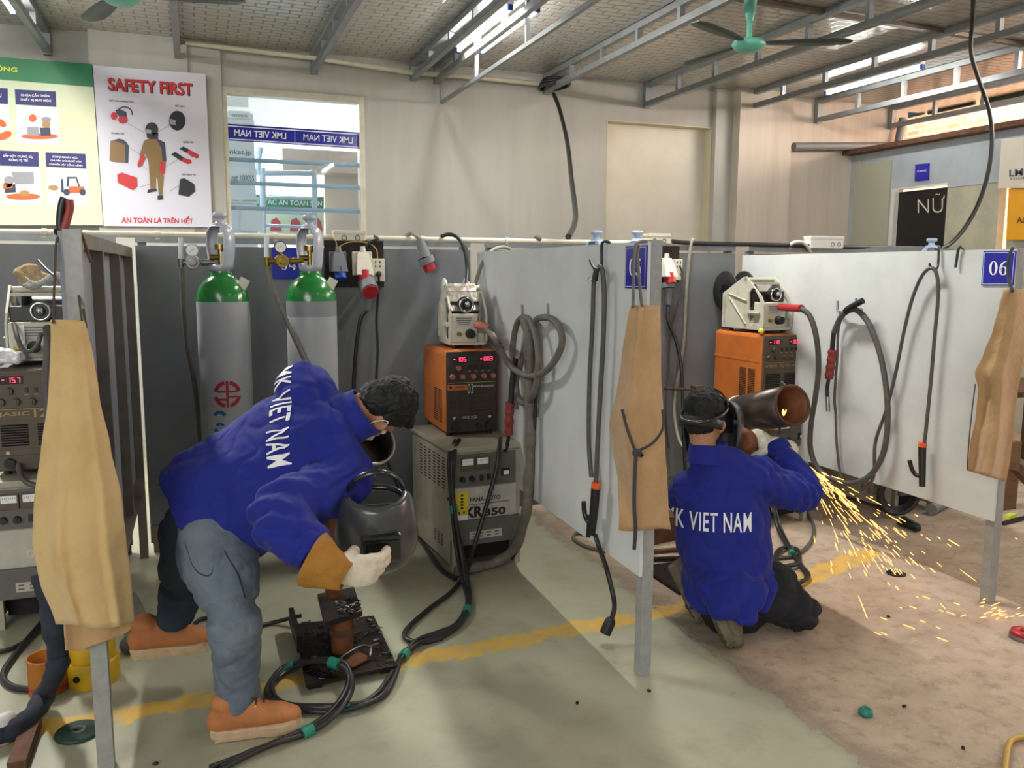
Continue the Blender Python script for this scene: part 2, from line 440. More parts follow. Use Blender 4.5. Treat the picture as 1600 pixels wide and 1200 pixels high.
        if round_caps:
            c, ra, rb, x, y, t = R[-1]
            for a in (25, 50, 75): out.append(rg(c+t*min(ra, rb)*math.sin(math.radians(a)), ra*math.cos(math.radians(a)), rb*math.cos(math.radians(a)), x, y))
        return s.rings(out, True, True, smooth)
    def chain(s, pts, rad, seg=12, n=4, hint=None):
        """round limb through pts with radii rad, rounded ends"""
        P = smooth_path(pts, n); k = len(pts)-1; secs = []
        hv = V(hint) if hint is not None else None
        for i, p in enumerate(P):
            u = i/(len(P)-1)*k; j = min(int(u), k-1); f = u-j; f = f*f*(3-2*f)
            r = rad[j]*(1-f)+rad[j+1]*f
            t = (P[min(i+1, len(P)-1)]-P[max(i-1, 0)])
            sd = hv if hv is not None else (V((0, 0, 1)) if abs(t.normalized().z) < 0.9 else V((1, 0, 0)))
            secs.append((p, r, r, sd))
        return s.loft(secs, seg)
    def mesh(s, name, W=None):
        me = bpy.data.meshes.new(name)
        vs = s.v if W is None else [W @ p for p in s.v]
        me.from_pydata([tuple(p) for p in vs], [], s.f)
        me.polygons.foreach_set('use_smooth', s.sm); me.polygons.foreach_set('material_index', s.mi)
        me.update(); return me
    def build(s, name, mat, parent=None, fix=True):
        W = world_of(parent).inverted() if parent is not None else None
        me = s.mesh(name, W)
        for q in (mat if isinstance(mat, (list, tuple)) else [mat]): me.materials.append(MATS[q])
        if fix:
            bm = bmesh.new(); bm.from_mesh(me); bmesh.ops.recalc_face_normals(bm, faces=bm.faces[:]); bm.to_mesh(me); bm.free()
        o = bpy.data.objects.new(name, me); put(o, parent)
        return o
def tag(o, label=None, cat=None, group=None, kind=None):
    if label: o['label'] = label
    if cat: o['category'] = cat
    if group: o['group'] = group
    if kind: o['kind'] = kind
    return o
def thing(name, label, cat, loc, rz=0.0, group=None):
    o = bpy.data.objects.new(name, None); COL.objects.link(o)
    o.empty_display_size = 0.1
    o.location = loc; o.rotation_euler = (0, 0, rz)
    return tag(o, label, cat, group)
def one(mb, name, mat, label, cat, group=None, origin=None, kind=None):
    """a thing that is one mesh; its origin goes to the middle of its base"""
    if origin is None:
        xs = [p.x for p in mb.v]; ys = [p.y for p in mb.v]; zs = [p.z for p in mb.v]
        origin = V(((min(xs)+max(xs))/2, (min(ys)+max(ys))/2, min(zs)))
    origin = V(origin)
    mb.v = [p-origin for p in mb.v]
    o = mb.build(name, mat); o.location = origin
    return tag(o, label, cat, group, kind)
def struct(mb, name, mat):
    o = mb.build(name, mat); o['kind'] = 'structure'; return o
def shade_auto(o, ang=35):
    me = o.data
    me.polygons.foreach_set('use_smooth', [True]*len(me.polygons))
    bm = bmesh.new(); bm.from_mesh(me)
    for e in bm.edges:
        if len(e.link_faces) == 2 and e.calc_face_angle(0) > math.radians(ang): e.smooth = False
    bm.to_mesh(me); bm.free()

# ---- lettering: default font turned into mesh, its box mapped onto three corners
def text_poly(s, bold=0.0, shear=0.0, space=1.0):
    cu = bpy.data.curves.new('lettering', 'FONT'); cu.body = s; cu.size = 1.0; cu.offset = bold; cu.shear = shear; cu.resolution_u = 3; cu.space_character = space
    ob = bpy.data.objects.new('lettering', cu); COL.objects.link(ob)
    dg = bpy.context.evaluated_depsgraph_get(); me = bpy.data.meshes.new_from_object(ob.evaluated_get(dg))
    vs = [v.co.copy() for v in me.vertices]; fs = [list(p.vertices) for p in me.polygons]
    bpy.data.objects.remove(ob); bpy.data.curves.remove(cu); bpy.data.meshes.remove(me)
    return vs, fs
def lettering(mb, s, bl, br, tl, bold=0.0, lift=0.0, nrm=(0, -1, 0), mirror=False, shear=0.0):
    vs, fs = text_poly(s, bold, shear)
    x0 = min(v.x for v in vs); x1 = max(v.x for v in vs); y0 = min(v.y for v in vs); y1 = max(v.y for v in vs)
    bl, br, tl, nrm = V(bl), V(br), V(tl), V(nrm)
    out = []
    for v in vs:
        a = (v.x-x0)/(x1-x0); b = (v.y-y0)/(y1-y0)
        if mirror: a = 1-a
        out.append(bl+(br-bl)*a+(tl-bl)*b+nrm*lift)
    mb.add(out, fs); return mb
def serif_digit(ch):
    """high-contrast serif numerals, as outlines in a 0.6 x 1 box; list of (outer, inner)"""
    def ell(cx, cy, rx, ry, a0=0, a1=360, n=24): return [(cx+rx*math.cos(math.radians(a0+(a1-a0)*i/n)), cy+ry*math.sin(math.radians(a0+(a1-a0)*i/n))) for i in range(n+1)]
    if ch == '0': return [(ell(.3, .5, .3, .5), ell(.3, .5, .13, .46))]
    if ch == '6': return [(ell(.3, .31, .3, .31), ell(.3, .31, .12, .27)), ([(0, .31), (.02, .55), (.12, .8), (.3, .94), (.52, 1.0), (.52, .97), (.36, .88), (.24, .72), (.19, .5), (.2, .31)], None)]
    if ch == '5': return [(ell(.27, .31, .31, .31, 135, -150), [(.27+.14*math.cos(math.radians(135-285*i/24)), .31+.26*math.sin(math.radians(135-285*i/24))) for i in range(25)]),
                          ([(.1, .5), (.13, 1.0), (.52, 1.0), (.56, 1.02), (.5, .84), (.17, .84), (.15, .55)], None), (ell(.08, .12, .08, .08), None)]
    if ch == '4': return [([(.34, 0), (.5, 0), (.5, 1.0), (.34, 1.0)], None), ([(0, .24), (.6, .24), (.6, .34), (0, .34)], None), ([(0, .34), (.06, .34), (.42, .98), (.36, 1.0)], None)]
def serif(mb, s, bl, br, tl, lift=0.0, nrm=(0, -1, 0)):
    bl, br, tl, nrm = V(bl), V(br), V(tl), V(nrm); n = len(s); W = 0.7*n-0.1
    def mp(p, k): return bl+(br-bl)*((p[0]+0.7*k)/W)+(tl-bl)*p[1]+nrm*lift
    for k, ch in enumerate(s):
        for out, inn in serif_digit(ch):
            if inn is None: mb.add([mp(p, k) for p in out], [list(range(len(out)))])
            else:
                m = len(out); mb.add([mp(p, k) for p in out]+[mp(p, k) for p in inn], [[i, i+1, m+i+1, m+i] for i in range(m-1)])
    return mb
def seven_seg(mb, s, bl, br, tl, lift=0.001, nrm=(0, -1, 0)):
    segs = {'0': 'abcdef', '1': 'bc', '2': 'abged', '3': 'abgcd', '4': 'fgbc', '5': 'afgcd', '6': 'afgedc', '7': 'abc', '8': 'abcdefg', '9': 'abfgcd', '-': 'g'}
    G = {'a': (.1, .94, .5, 1.0), 'g': (.1, .46, .5, .54), 'd': (.1, 0, .5, .06), 'f': (.02, .54, .12, .96), 'b': (.48, .54, .58, .96), 'e': (.02, .04, .12, .46), 'c': (.48, .04, .58, .46)}
    bl, br, tl, nrm = V(bl), V(br), V(tl), V(nrm); n = len(s.replace('.', '')); W = 0.75*n-0.15; k = 0
    def mp(x, y): return bl+(br-bl)*(x/W)+(tl-bl)*y+nrm*lift
    for ch in s:
        if ch == '.':
            x = 0.75*k-0.12; q = (x, 0, x+0.08, 0.1); mb.add([mp(q[0], q[1]), mp(q[2], q[1]), mp(q[2], q[3]), mp(q[0], q[3])], [[0, 1, 2, 3]]); continue
        for g in segs[ch]:
            q = G[g]; mb.add([mp(q[0]+.75*k, q[1]), mp(q[2]+.75*k, q[1]), mp(q[2]+.75*k, q[3]), mp(q[0]+.75*k, q[3])], [[0, 1, 2, 3]])
        k += 1
    return mb
# ---- one continuous surface out of overlapping limbs (voxel remesh, smoothed, folds pressed in)
def blob(mb, name, mat, parent, voxel=0.008, smooth=6, folds=None, fac=0.5):
    me = mb.mesh('tmp'); ob = bpy.data.objects.new('tmp', me); COL.objects.link(ob)
    r = ob.modifiers.new('r', 'REMESH'); r.mode = 'VOXEL'; r.voxel_size = voxel; r.use_smooth_shade = True
    if smooth:
        sm = ob.modifiers.new('s', 'SMOOTH'); sm.factor = fac; sm.iterations = smooth
    dg = bpy.context.evaluated_depsgraph_get(); m2 = bpy.data.meshes.new_from_object(ob.evaluated_get(dg))
    bpy.data.objects.remove(ob); bpy.data.meshes.remove(me)
    if folds:
        ns = [v.normal.copy() for v in m2.vertices]
        for v, n in zip(m2.vertices, ns):
            v.co += n*folds(v.co)
    m2.name = name
    W = world_of(parent).inverted() if parent is not None else Matrix()
    m2.transform(W)
    m2.materials.clear()
    m2.materials.append(MATS[mat])
    m2.polygons.foreach_set('use_smooth', [True]*len(m2.polygons)); m2.update()
    o = bpy.data.objects.new(name, m2); put(o, parent)
    return o
def ridged(p, sc, seed=0.0):
    q = V((p[0]*sc[0]+seed, p[1]*sc[1]+seed*1.7, p[2]*sc[2]-seed))
    return 1-abs(noise.noise(q))*2
def crease(p, sc, seed=0.0, k=3.5):
    q = V((p[0]*sc[0]+seed, p[1]*sc[1]-seed, p[2]*sc[2]+seed*2.3)); q = q+V((0.5*noise.noise(q*0.7+V((9, 1, 4))), 0.4*noise.noise(q*0.8), 0.4*noise.noise(q*0.9+V((3, 3, 3)))))
    return max(0.0, 1-abs(noise.noise(q))*k)**1.6
# ------------------------------------------------------------------ the shell
YW = 8.0
CEIL = 3.42
struct(MB().box2((-5, -4.5, -0.12), (12.5, 12.5, 0.0)), 'floor', 'shop_floor')
struct(MB().box2((-5, -1.2, CEIL), (8.6, YW+0.2, CEIL+0.06)), 'ceiling', 'ceiling_foil')
wx0 = aty(350, 142, YW).x; wx1 = aty(565, 157, YW).x; wz = aty(460, 149.5, YW).z
rx0 = aty(948, 190, YW).x; rx1 = aty(1113, 200, YW).x; rz = aty(1030, 193, YW).z
SILL = 1.3
cx0 = aty(1114, 170, YW).x; cx1 = aty(1150, 170, YW).x; px0 = aty(1157, 170, 7.8).x; px1 = aty(1239, 170, 7.8).x
w = MB()
w.box2((-5, YW, 0), (wx0, YW+0.15, CEIL)); w.box2((wx0, YW, wz), (wx1, YW+0.15, CEIL)); w.box2((wx0, YW, 0), (wx1, YW+0.15, SILL))
w.box2((wx1, YW, 0), (rx0, YW+0.15, CEIL)); w.box2((rx0, YW, rz), (rx1, YW+0.15, CEIL)); w.box2((rx0, YW, 0), (rx1, YW+0.15, SILL)); w.box2((rx1, YW, 0), (px0, YW+0.15, CEIL))
w.box2((aty(137, 60, 7.92).x, 7.92, 0), (aty(292, 80, 7.92).x, YW, CEIL)); w.box2((aty(292, 80, 7.92).x, 7.95, 0), (aty(344, 80, 7.95).x, YW, CEIL))
w.box2((cx0, 7.93, 0), (cx1, YW, CEIL))
struct(w, 'wall_back', 'wall_paint')
w = MB(); w.box2((px0, 7.8, 0), (px1, YW+0.15, CEIL)); w.box2((px1, YW, 0), (8.0, YW+0.15, CEIL))
struct(w, 'wall_back_right', 'wall_daylit')
w = MB(); w.box2((rx0, YW+0.13, SILL), (rx1, YW+0.16, rz)); struct(w, 'trim_1', 'recess_paint')
w = MB(); w.box2((rx1-0.012, YW-0.004, SILL), (rx1, YW+0.13, rz)); w.box2((rx0, YW-0.004, rz-0.012), (rx1-0.012, YW+0.13, rz)); w.box2((rx0, YW-0.004, SILL), (rx0+0.012, YW+0.13, rz-0.012)); struct(w, 'trim_2', 'reveal_paint')
struct(MB().box2((px1+0.001, 7.96, 1.3), (px1+0.03, 8.0, CEIL-0.25)), 'trim_3', 'pvc_white')
struct(MB().box2((10.2, 0, 0), (10.35, 12.5, 5.6)), 'wall_yard', 'yard_brick')
# window with its stickered pane
win = tag(MB().box2((wx0-0.03, YW-0.02, SILL-0.03), (wx0+0.02, YW+0.1, wz+0.03)).box2((wx1-0.03, YW-0.02, SILL-0.03), (wx1+0.02, YW+0.1, wz+0.03)).box2((wx0+0.02, YW-0.02, wz-0.025), (wx1-0.03, YW+0.1, wz+0.03)).box2((wx0+0.02, YW-0.02, SILL-0.03), (wx1-0.03, YW+0.1, SILL+0.02)).build('window_1', 'pvc_cream'), kind='structure')
MB().box2((wx0+0.02, YW+0.03, SILL+0.02), (wx1-0.03, YW+0.036, wz-0.025)).build('pane', 'pane_glass', win)
b = MB()
for y0 in (247, 283, 322):
    z = aty(400, y0+4, YW+0.07).z; b.box2((wx0+0.02, YW+0.05, z-0.018), (wx1-0.03, YW+0.07, z+0.018))
b.build('bars', 'paint_blue', win)
def yq(pts, y): return [aty(a, c, y) for a, c in pts]
Ys = YW+0.026
b = MB(); q = yq([(352, 193), (564, 207), (564, 233), (352, 219)], Ys); b.prism(q, (0, 0.003, 0)); b.build('blue_sticker_band', 'sign_blue', win)
b = MB()
for y0 in (195.5, 215.5): b.add(yq([(352, y0), (564, y0+14), (564, y0+15.6), (352, y0+1.6)], Ys-0.002), [[0, 1, 2, 3]])
b.add(yq([(460.4, 201), (461, 201), (461, 222), (460.4, 222)], Ys-0.002), [[0, 1, 2, 3]])
lettering(b, 'LMK VIET NAM', aty(474, 219, Ys), aty(551, 224.5, Ys), aty(474, 209, Ys), 0.005, 0.002, mirror=True)
lettering(b, 'LMK VIET NAM', aty(366, 212.5, Ys), aty(447, 217.5, Ys), aty(366, 202, Ys), 0.02, 0.002, mirror=True)
b.build('lettering', 'print_white', win)
# room beyond the window
w = MB(); w.box2((-1.5, 10.7, 0), (4.5, 10.8, 4)); struct(w, 'wall_office', 'plaster_white')
w = MB(); w.box2((aty(506, 250, 9.6).x, 9.6, 0), (aty(600, 250, 9.6).x, 9.9, 2.55)); struct(w, 'trim_4', 'tile_pink')
w = MB(); w.box2((aty(440, 200, 9.3).x, 9.3, 2.52), (aty(640, 200, 9.3).x, 9.6, 2.75)); struct(w, 'trim_5', 'tile_pink')
t = thing('stair_rail', 'pale blue bent pipe handrail seen through the stickered window', 'handrail', (aty(380, 300, 9.0).x, 9.0, 0.0))
b = MB(); b.tube([aty(407, 230, 9.0), aty(403, 262, 9.0), aty(410, 270, 9.0), aty(480, 271, 9.0), aty(491, 280, 9.0), aty(492, 400, 9.0), V((aty(492, 400, 9.0).x, 9.0, 0))], 0.028, 8, 5); b.build('upper_tube', 'paint_blue', t)
b = MB(); b.tube([aty(410, 262, 9.0), aty(412, 400, 9.0), V((aty(412, 400, 9.0).x, 9.0, 0))], 0.03, 8, 1)
for y0 in (308, 331, 352): b.tube([aty(411, y0, 9.0), aty(492, y0+3, 9.0)], 0.016, 6, 1)
b.build('cross_tubes', 'paint_blue', t)
t = thing('safety_board', 'green and cream notice board with white capitals seen through window', 'notice board', aty(455, 372, 9.4))
b = MB(); b.prism(yq([(400, 305), (506, 309), (506, 372), (400, 370)], 9.4), (0, 0.02, 0)); b.build('board', 'poster_pale', t)
for px in (412, 500):
    p = aty(px, 350, 9.41); MB().box2((p.x-0.015, 9.42, 0), (p.x+0.015, 9.45, p.z+0.1)).build('leg', 'paint_blue', t)
b = MB(); b.prism(yq([(400, 304), (506, 308), (506, 326), (400, 323)], 9.385), (0, 0.01, 0)); b.build('header', 'poster_green', t)
b = MB(); lettering(b, 'TẮC AN TOÀN SẢN', aty(412, 319, 9.38), aty(503, 322, 9.38), aty(412, 307, 9.38), 0.01); b.build('lettering', 'print_white', t)
for x0 in (424, 455, 488):
    b = MB(); b.prism(yq([(x0, 344), (x0+8, 340), (x0+14, 347), (x0+16, 361), (x0-2, 361)], 9.385), (0, 0.006, 0)); b.build('picture', 'print_red', t)

struct(MB().box2((aty(340, 300, 8.86).x, 8.858, 0), (aty(400, 300, 8.86).x, 8.88, 3.0)), 'trim_8', 'plaster_white')
for i, (x0, y0, x1, y1, s) in enumerate(((351, 150, 388, 168, ''), (356, 172, 391, 186, '00SS'), (364, 187, 398, 194, 'nat 1000SS'), (353, 222, 397, 247, 'nkat.jp'), (356, 262, 401, 286, 'nat 1000SS'), (358, 306, 405, 318, 'txi 1000SS'), (376, 325, 410, 362, ''))):
    t = thing('price_board', ['bare white board at top of the stack behind window glass', 'white board marked 00SS behind window glass', 'narrow white board just above the blue sticker band', 'white board just below the blue sticker band', 'white board marked 1000SS behind window bars', 'white board low behind window with blue 1000SS print', 'blank white board lowest behind window, beside the rail'][i], 'board', aty((x0+x1)/2, y1, 8.842), group='boards behind the window')
    b = MB(); b.prism(yq([(x0, y0), (x1, y0+2), (x1, y1), (x0, y1-2)], 8.842), (0, 0.015, 0)); b.build('board', 'white_paint', t)
    if s:
        b = MB(); lettering(b, s, aty(x0+6, y1-4, 8.838), aty(x1-4, y1-3, 8.838), aty(x0+6, y0+(y1-y0)*0.45, 8.838)); b.build('lettering', 'print_slate', t)
# ------------------------------------------------------------------ toilet block on the right
XB = 7.2
zr = atx(1460, 222, XB).z
d0 = atx(1400, 290, XB); d1 = atx(1480, 290, XB); s0 = atx(1344, 258, XB); s1 = atx(1394, 256, XB)
g0 = atx(1561, 300, XB).y; g1 = atx(1575, 300, XB).y
zd = (d0.z+d1.z)/2
w = MB()
w.box2((XB, d0.y, 0), (XB+0.1, 8.0, zr)); w.box2((XB, d1.y, zd), (XB+0.1, d0.y, zr)); w.box2((XB, g0, zd-0.05), (XB+0.1, d1.y, zr)); w.box2((XB, 2.5, zd+0.25), (XB+0.1, g0, zr))
struct(w, 'wall_toilet', 'toilet_wall')
w = MB(); w.box2((XB+0.01, g0, 0), (XB+0.1, d1.y, zd-0.05)); w.box2((XB+0.03, 2.5, 0), (XB+0.1, g1, zd+0.25)); struct(w, 'wall_toilet_front', 'toilet_wall_stained')
w = MB(); w.box2((XB-0.14, 2.4, zr), (9.4, 8.0, zr+0.05)); struct(w, 'trim_6', 'rust')
w = MB(); w.box2((XB-0.012, s1.y, 1.2), (XB, s0.y, s0.z)); w.box2((XB-0.015, s0.y, 1.2), (XB, s0.y+0.06, s0.z+0.04)); struct(w, 'trim_7', 'frosted')
dr = struct(MB().box2((XB+0.05, d1.y, 0.0), (XB+0.09, d0.y, zd-0.04)), 'door_1', 'door_black')
b = MB(); nx = (-1, 0, 0)
lettering(b, 'NỮ', atx(1434, 333, XB+0.045), atx(1476, 332, XB+0.045), atx(1434, 304, XB+0.045), -0.012, 0.0, nx); b.build('lettering', 'chalk', dr)
b = MB().box2((XB+0.0, d1.y, zd-0.02), (XB+0.03, d0.y, zd)); b.box2((XB-0.01, d0.y, 0), (XB+0.05, d0.y+0.05, zd)); b.build('door_frame', 'pvc_white', dr)
t = thing('restroom_sign', 'small blue plate with white words on pale wall above black door', 'sign', atx(1439, 283, XB))
b = MB(); b.prism([atx(*q, XB-0.02) for q in ((1430, 257), (1451, 255), (1450, 281), (1429, 283))], (0.015, 0, 0)); b.build('plate', 'sign_blue', t)
b = MB(); lettering(b, 'VỆ SINH NỮ', atx(1432.5, 270, XB-0.022), atx(1447.5, 268.5, XB-0.022), atx(1432.5, 266, XB-0.022), 0.03, 0, nx); b.build('lettering', 'print_white', t)
t = thing('cream_banner', 'cream hanging banner with dark LMK lettering on toilet wall', 'banner', atx(1585, 294, XB))
b = MB(); b.prism([atx(*q, XB-0.05) for q in ((1565, 218), (1640, 208), (1640, 293), (1559, 294))], (0.012, 0, 0)); b.build('cloth', 'banner_cream', t)
b = MB(); lettering(b, 'LMK', atx(1577, 276, XB-0.055), atx(1612, 273, XB-0.055), atx(1577, 265, XB-0.055), 0.02, 0, nx); lettering(b, 'TOUR P', atx(1577, 281.5, XB-0.055), atx(1612, 279, XB-0.055), atx(1577, 277.8, XB-0.055), 0, 0, nx); b.build('lettering', 'print_slate', t)
t = thing('yellow_banner', 'orange yellow board lettered AP below the cream banner', 'banner', atx(1590, 376, XB))
b = MB(); b.prism([atx(*q, XB-0.03) for q in ((1576, 295), (1650, 293), (1650, 374), (1572, 375))], (0.015, 0, 0)); b.build('board', 'banner_yellow', t)
b = MB(); lettering(b, 'AP', atx(1588, 348.5, XB-0.034), atx(1606, 348, XB-0.034), atx(1588, 340, XB-0.034), 0.01, 0, nx); b.build('lettering', 'print_dark', t)
b = MB(); b.tube([aty(1240, 229, 7.9), aty(1397, 228, 7.9), aty(1403, 224, 7.9), aty(1411, 185, 7.9)], 0.045, 10, 1)
one(b, 'drain_pipe', 'plastic_grey', 'grey plastic drain pipe running along the upper right wall', 'pipe')
for i, (a0, a1) in enumerate(((1397, 1442), (1449, 1522), (1531, 1640))):
    y0 = 187-0.19*(a0-1397); y1 = 187-0.19*(a1-1397)
    b = MB(); b.prism([atx(a0, y0-9, 8.4), atx(a1, y1-9-0.03*(a1-a0), 8.4), atx(a1, y1, 8.4), atx(a0, y0+2, 8.4)], (0.03, 0, 0))
    tz = max(p.z for p in b.v)
    for f_ in (0.15, 0.85):
        pm = atx(a0+(a1-a0)*f_, y0, 8.415); b.box2((8.405, pm.y-0.015, tz-0.06), (8.425, pm.y+0.015, CEIL))
    one(b, 'sun_screen', 'foil_green', ['shortest dark green shade strip under the eaves, nearest the wall', 'middle dark green shade strip under the eaves', 'longest dark green shade strip under the eaves, at frame edge'][i], 'shade panel', 'shade strips under the eaves')

# ------------------------------------------------------------------ roof trusses
def truss(px, py, label, y_end=-0.9):
    p = aty(px, py, 7.99); x, z0 = p.x, p.z; zt = CEIL-0.005
    t = thing('roof_truss', label, 'roof truss', (x, YW, z0), group='steel roof trusses')
    MB().box2((x-0.03, 7.93, z0-0.01), (x+0.03, 7.99, zt)).build('wall_bracket', 'galv', t)
    MB().box2((x-0.025, y_end, z0), (x+0.025, 7.93, z0+0.05)).build('lower_chord', 'galv', t)
    MB().box2((x-0.025, y_end, zt-0.05), (x+0.025, 7.93, zt)).build('upper_chord', 'galv', t)
    y = 7.35; first = None
    while y > 0.6:
        if first is None:
            first = MB().box2((x-0.02, y-0.02, z0+0.05), (x+0.02, y+0.02, zt-0.05)).build('strut', 'galv', t); y00 = y
        else:
            c = first.copy(); COL.objects.link(c); c.parent = t; c.location = (0, y-y00, 0)
        y -= 0.62
for a in ((75, 85, 'steel roof truss at far left, above the green headed poster'), (278, 95, 'steel roof truss above the white safety banner'), (490, 115, 'steel roof truss over the stickered window'),
          (645, 125, 'left steel truss of the close pair beside the twin tubes'), (682, 130, 'right steel truss of the close pair beside the twin tubes'), (852, 146, 'steel roof truss with a coil of black cable at its wall end'),
          (1008, 168, 'steel roof truss ending on wall above the pale recess'), (1163, 174, 'steel roof truss ending at the corner column, behind the fan'), (1275, 192, 'steel roof truss just right of the single glowing tube'), (1390, 201, 'rightmost steel roof truss, ending above the toilet block')): truss(*a)
b = MB(); b.bar(atz(1150, -3, CEIL-0.02), atz(1660, 80, CEIL-0.02), 0.05, 0.03)
one(b, 'roof_purlin', 'galv_brown', 'brownish roof purlin crossing the trusses at upper right', 'purlin')
b = MB(); xr = aty(690, 160, 7.95).x; zl = aty(690, 160, 7.95).z
b.bar((xr, 7.95, zl), (xr, 0.8, zl), 0.03, 0.03)
for y in (7.95, 6.9, 5.75, 4.6, 3.4, 2.2): b.bar((xr, y, zl), (xr, y, CEIL-0.005), 0.028, 0.028, (0, 1, 0))
one(b, 'hanging_rail', 'galv', 'light steel rail hanging below the twin tube lights', 'rail', origin=(xr, 7.95, zl))
# fluorescent tubes
def lamp(p, q, label, gap=0.05):
    p, q = V(p), V(q); m = (p+q)/2
    q = V((m.x, q.y, m.z)); p = V((m.x, p.y, m.z))
    t = thing('tube_light', label, 'ceiling light', (m.x, m.y, m.z), group='ceiling tube lights')
    MB().box2((p.x-0.03, q.y-0.02, p.z+0.022), (p.x+0.03, p.y+0.02, p.z+0.05), 0.004).build('housing', 'white_paint', t)
    MB().cyl(p, q, 0.015, seg=12).build('tube', 'tube_glow', t)
    for e, s in ((p, 1), (q, -1)): MB().box2((e.x-0.017, e.y, e.z-0.017), (e.x+0.017, e.y+0.03*s, e.z+0.022)).build('end_cap', 'plastic_blue', t)
    for f in (0.2, 0.8):
        y = p.y*(1-f)+q.y*f; MB().box2((p.x-0.008, y-0.008, p.z+0.05), (p.x+0.008, y+0.008, CEIL-0.001)).build('hanger', 'galv', t)
lamp(atz(720, 78, 3.31), atz(793, 13, 3.31), 'left glowing tube of the twin ceiling tubes')
lamp(atz(757, 80, 3.29), atz(835, 16, 3.29), 'right glowing tube of the twin ceiling tubes')
lamp(atz(1297, 146, 3.30), atz(1435, 105, 3.30), 'single glowing tube near the brick opening at right')
lamp((-1.13, 7.16, 3.31), (-1.13, 5.96, 3.31), 'glowing tube at the upper left corner of the photo')
# ceiling fans
def fan(hub, angs, label):
    h = V(hub); t = thing('ceiling_fan', label, 'ceiling fan', h, group='green ceiling fans')
    MB().lathe([(0.01, -0.05), (0.06, -0.045), (0.10, -0.02), (0.115, 0.0), (0.10, 0.025), (0.04, 0.04)], h, seg=28).build('motor_housing', 'fan_green', t)
    MB().lathe([(0.018, 0.04), (0.018, 0.16)], h, seg=12).build('down_rod', 'fan_green', t)
    MB().lathe([(0.02, 0.15), (0.035, 0.20), (0.055, CEIL-h.z-0.001)], h, seg=16).build('canopy', 'fan_green', t)
    for a in angs:
        d = V((math.cos(a), math.sin(a), 0)); n = V((-d.y, d.x, 0)); rows = []
        for k in range(13):
            s = 0.10+0.58*k/12; wd = 0.035+0.035*math.sin(min(1, k/7)*PI/2)
            if k == 0: wd = 0.02
            if k >= 11: wd *= (0.85, 0.4)[k-11]
            c = h+d*s+V((0, 0, 0.012)); tl = n*wd-V((0, 0, wd*0.06))
            rows.append([c-tl+V((0, 0, -0.002)), c+V((0, 0, -0.006)), c+tl+V((0, 0, -0.002)), c+tl+V((0, 0, 0.002)), c+V((0, 0, 0.0)), c-tl+V((0, 0, 0.002))])
        MB().rings(rows).build('blade', 'fan_blade', t)
hb = atz(1170, 70, 3.02)
rdir = math.atan2(RT.y, RT.x)
fan(hb, (rdir+math.radians(-4), rdir+math.radians(116), rdir+math.radians(226)), 'green ceiling fan with three dark blades at upper right')
h2 = atz(372, 4, 3.02)+V((-0.63, 0.12, 0))
fan(h2, (math.atan2(-0.12, 0.63), math.atan2(-0.12, 0.63)+2.09, math.atan2(-0.12, 0.63)-2.09), 'green ceiling fan mostly above the frame, one blade tip showing')

# ------------------------------------------------------------------ wall banners
Y1 = 7.885
def flat(mb, pts, k=1): mb.add(yq(pts, Y1-0.002*k), [list(range(len(pts)))]); return mb
def oval(cx, cy, rx, ry, n=16, rot=0.0): return [(cx+rx*math.cos(2*PI*i/n)*math.cos(rot)-ry*math.sin(2*PI*i/n)*math.sin(rot), cy+rx*math.cos(2*PI*i/n)*math.sin(rot)+ry*math.sin(2*PI*i/n)*math.cos(rot)) for i in range(n)]
def c1(*pts): return [(x/4, y/4) for x, y in pts]
def c5(*pts): return [(x/4, 300+y/4) for x, y in pts]
def txt(mb, s, x0, y0, x1, y1, h, k=2, bold=0.02): lettering(mb, s, aty(x0, y0, Y1), aty(x1, y1, Y1), aty(x0, y0-h, Y1), bold, 0.002*k)
t = thing('safety_banner', 'white banner headed SAFETY FIRST with drawings of protective gear', 'banner', aty(245, 354, Y1))
b = MB(); b.prism(yq([(145, 102), (321, 115.5), (332, 355), (162, 353)], Y1), (0, 0.012, 0)); b.build('banner_sheet', 'poster_white', t)
def pic(name, par, *layers):
    m = MB(); mats = []
    for mat, pts, k in layers:
        if mat not in mats: mats.append(mat)
        m.cur = mats.index(mat); flat(m, pts, k)
    return m.build(name, mats, par, fix=False)
b = MB(); lettering(b, 'SAFETY FIRST', aty(169, 141.5, Y1), aty(301, 150, Y1), aty(168, 121, Y1), 0.035, 0.004); b.build('heading', 'print_red', t)
b = MB(); lettering(b, 'SAFETY FIRST', aty(170.5, 142.5, Y1), aty(302.5, 151, Y1), aty(169.5, 122, Y1), 0.035, 0.002); b.build('heading_shadow', 'print_dark', t)
b = MB(); lettering(b, 'AN TOÀN LÀ TRÊN HẾT', aty(190, 348, Y1), aty(302, 349.5, Y1), aty(190, 335.5, Y1), 0.03, 0.004); b.build('slogan', 'print_red', t)
for s, x0, y0, x1, y1, h in (('MẶT NẠ PHÒNG ĐỘC', 171, 159, 209, 161.5, 4), ('MŨ HÀN', 274, 167, 288, 168, 4), ('ÁO BẢO HỘ', 174, 210, 194, 211, 4), ('GĂNG TAY', 286, 223.5, 303, 224, 4), ('GIÀY BẢO HỘ', 284, 274.5, 306, 275.5, 4)):
    b = MB(); txt(b, s, x0, y0, x1, y1, h); b.build('caption', 'print_dark', t)
for q in (((800, 770), (905, 830)), ((990, 820), (1065, 780)), ((815, 925), (880, 965)), ((1045, 1035), (1110, 995)), ((1060, 1195), (1125, 1155)), ((885, 1030), (920, 1060)), ((870, 1168), (935, 1150))):
    a, c = q; pic('leader_line', t, ('print_grey', c1(a, c, (c[0], c[1]+4), (a[0], a[1]+4)), 1))
OL, DK, RD, SL, GR = 'print_olive', 'print_dark', 'print_red', 'print_slate', 'print_grey'
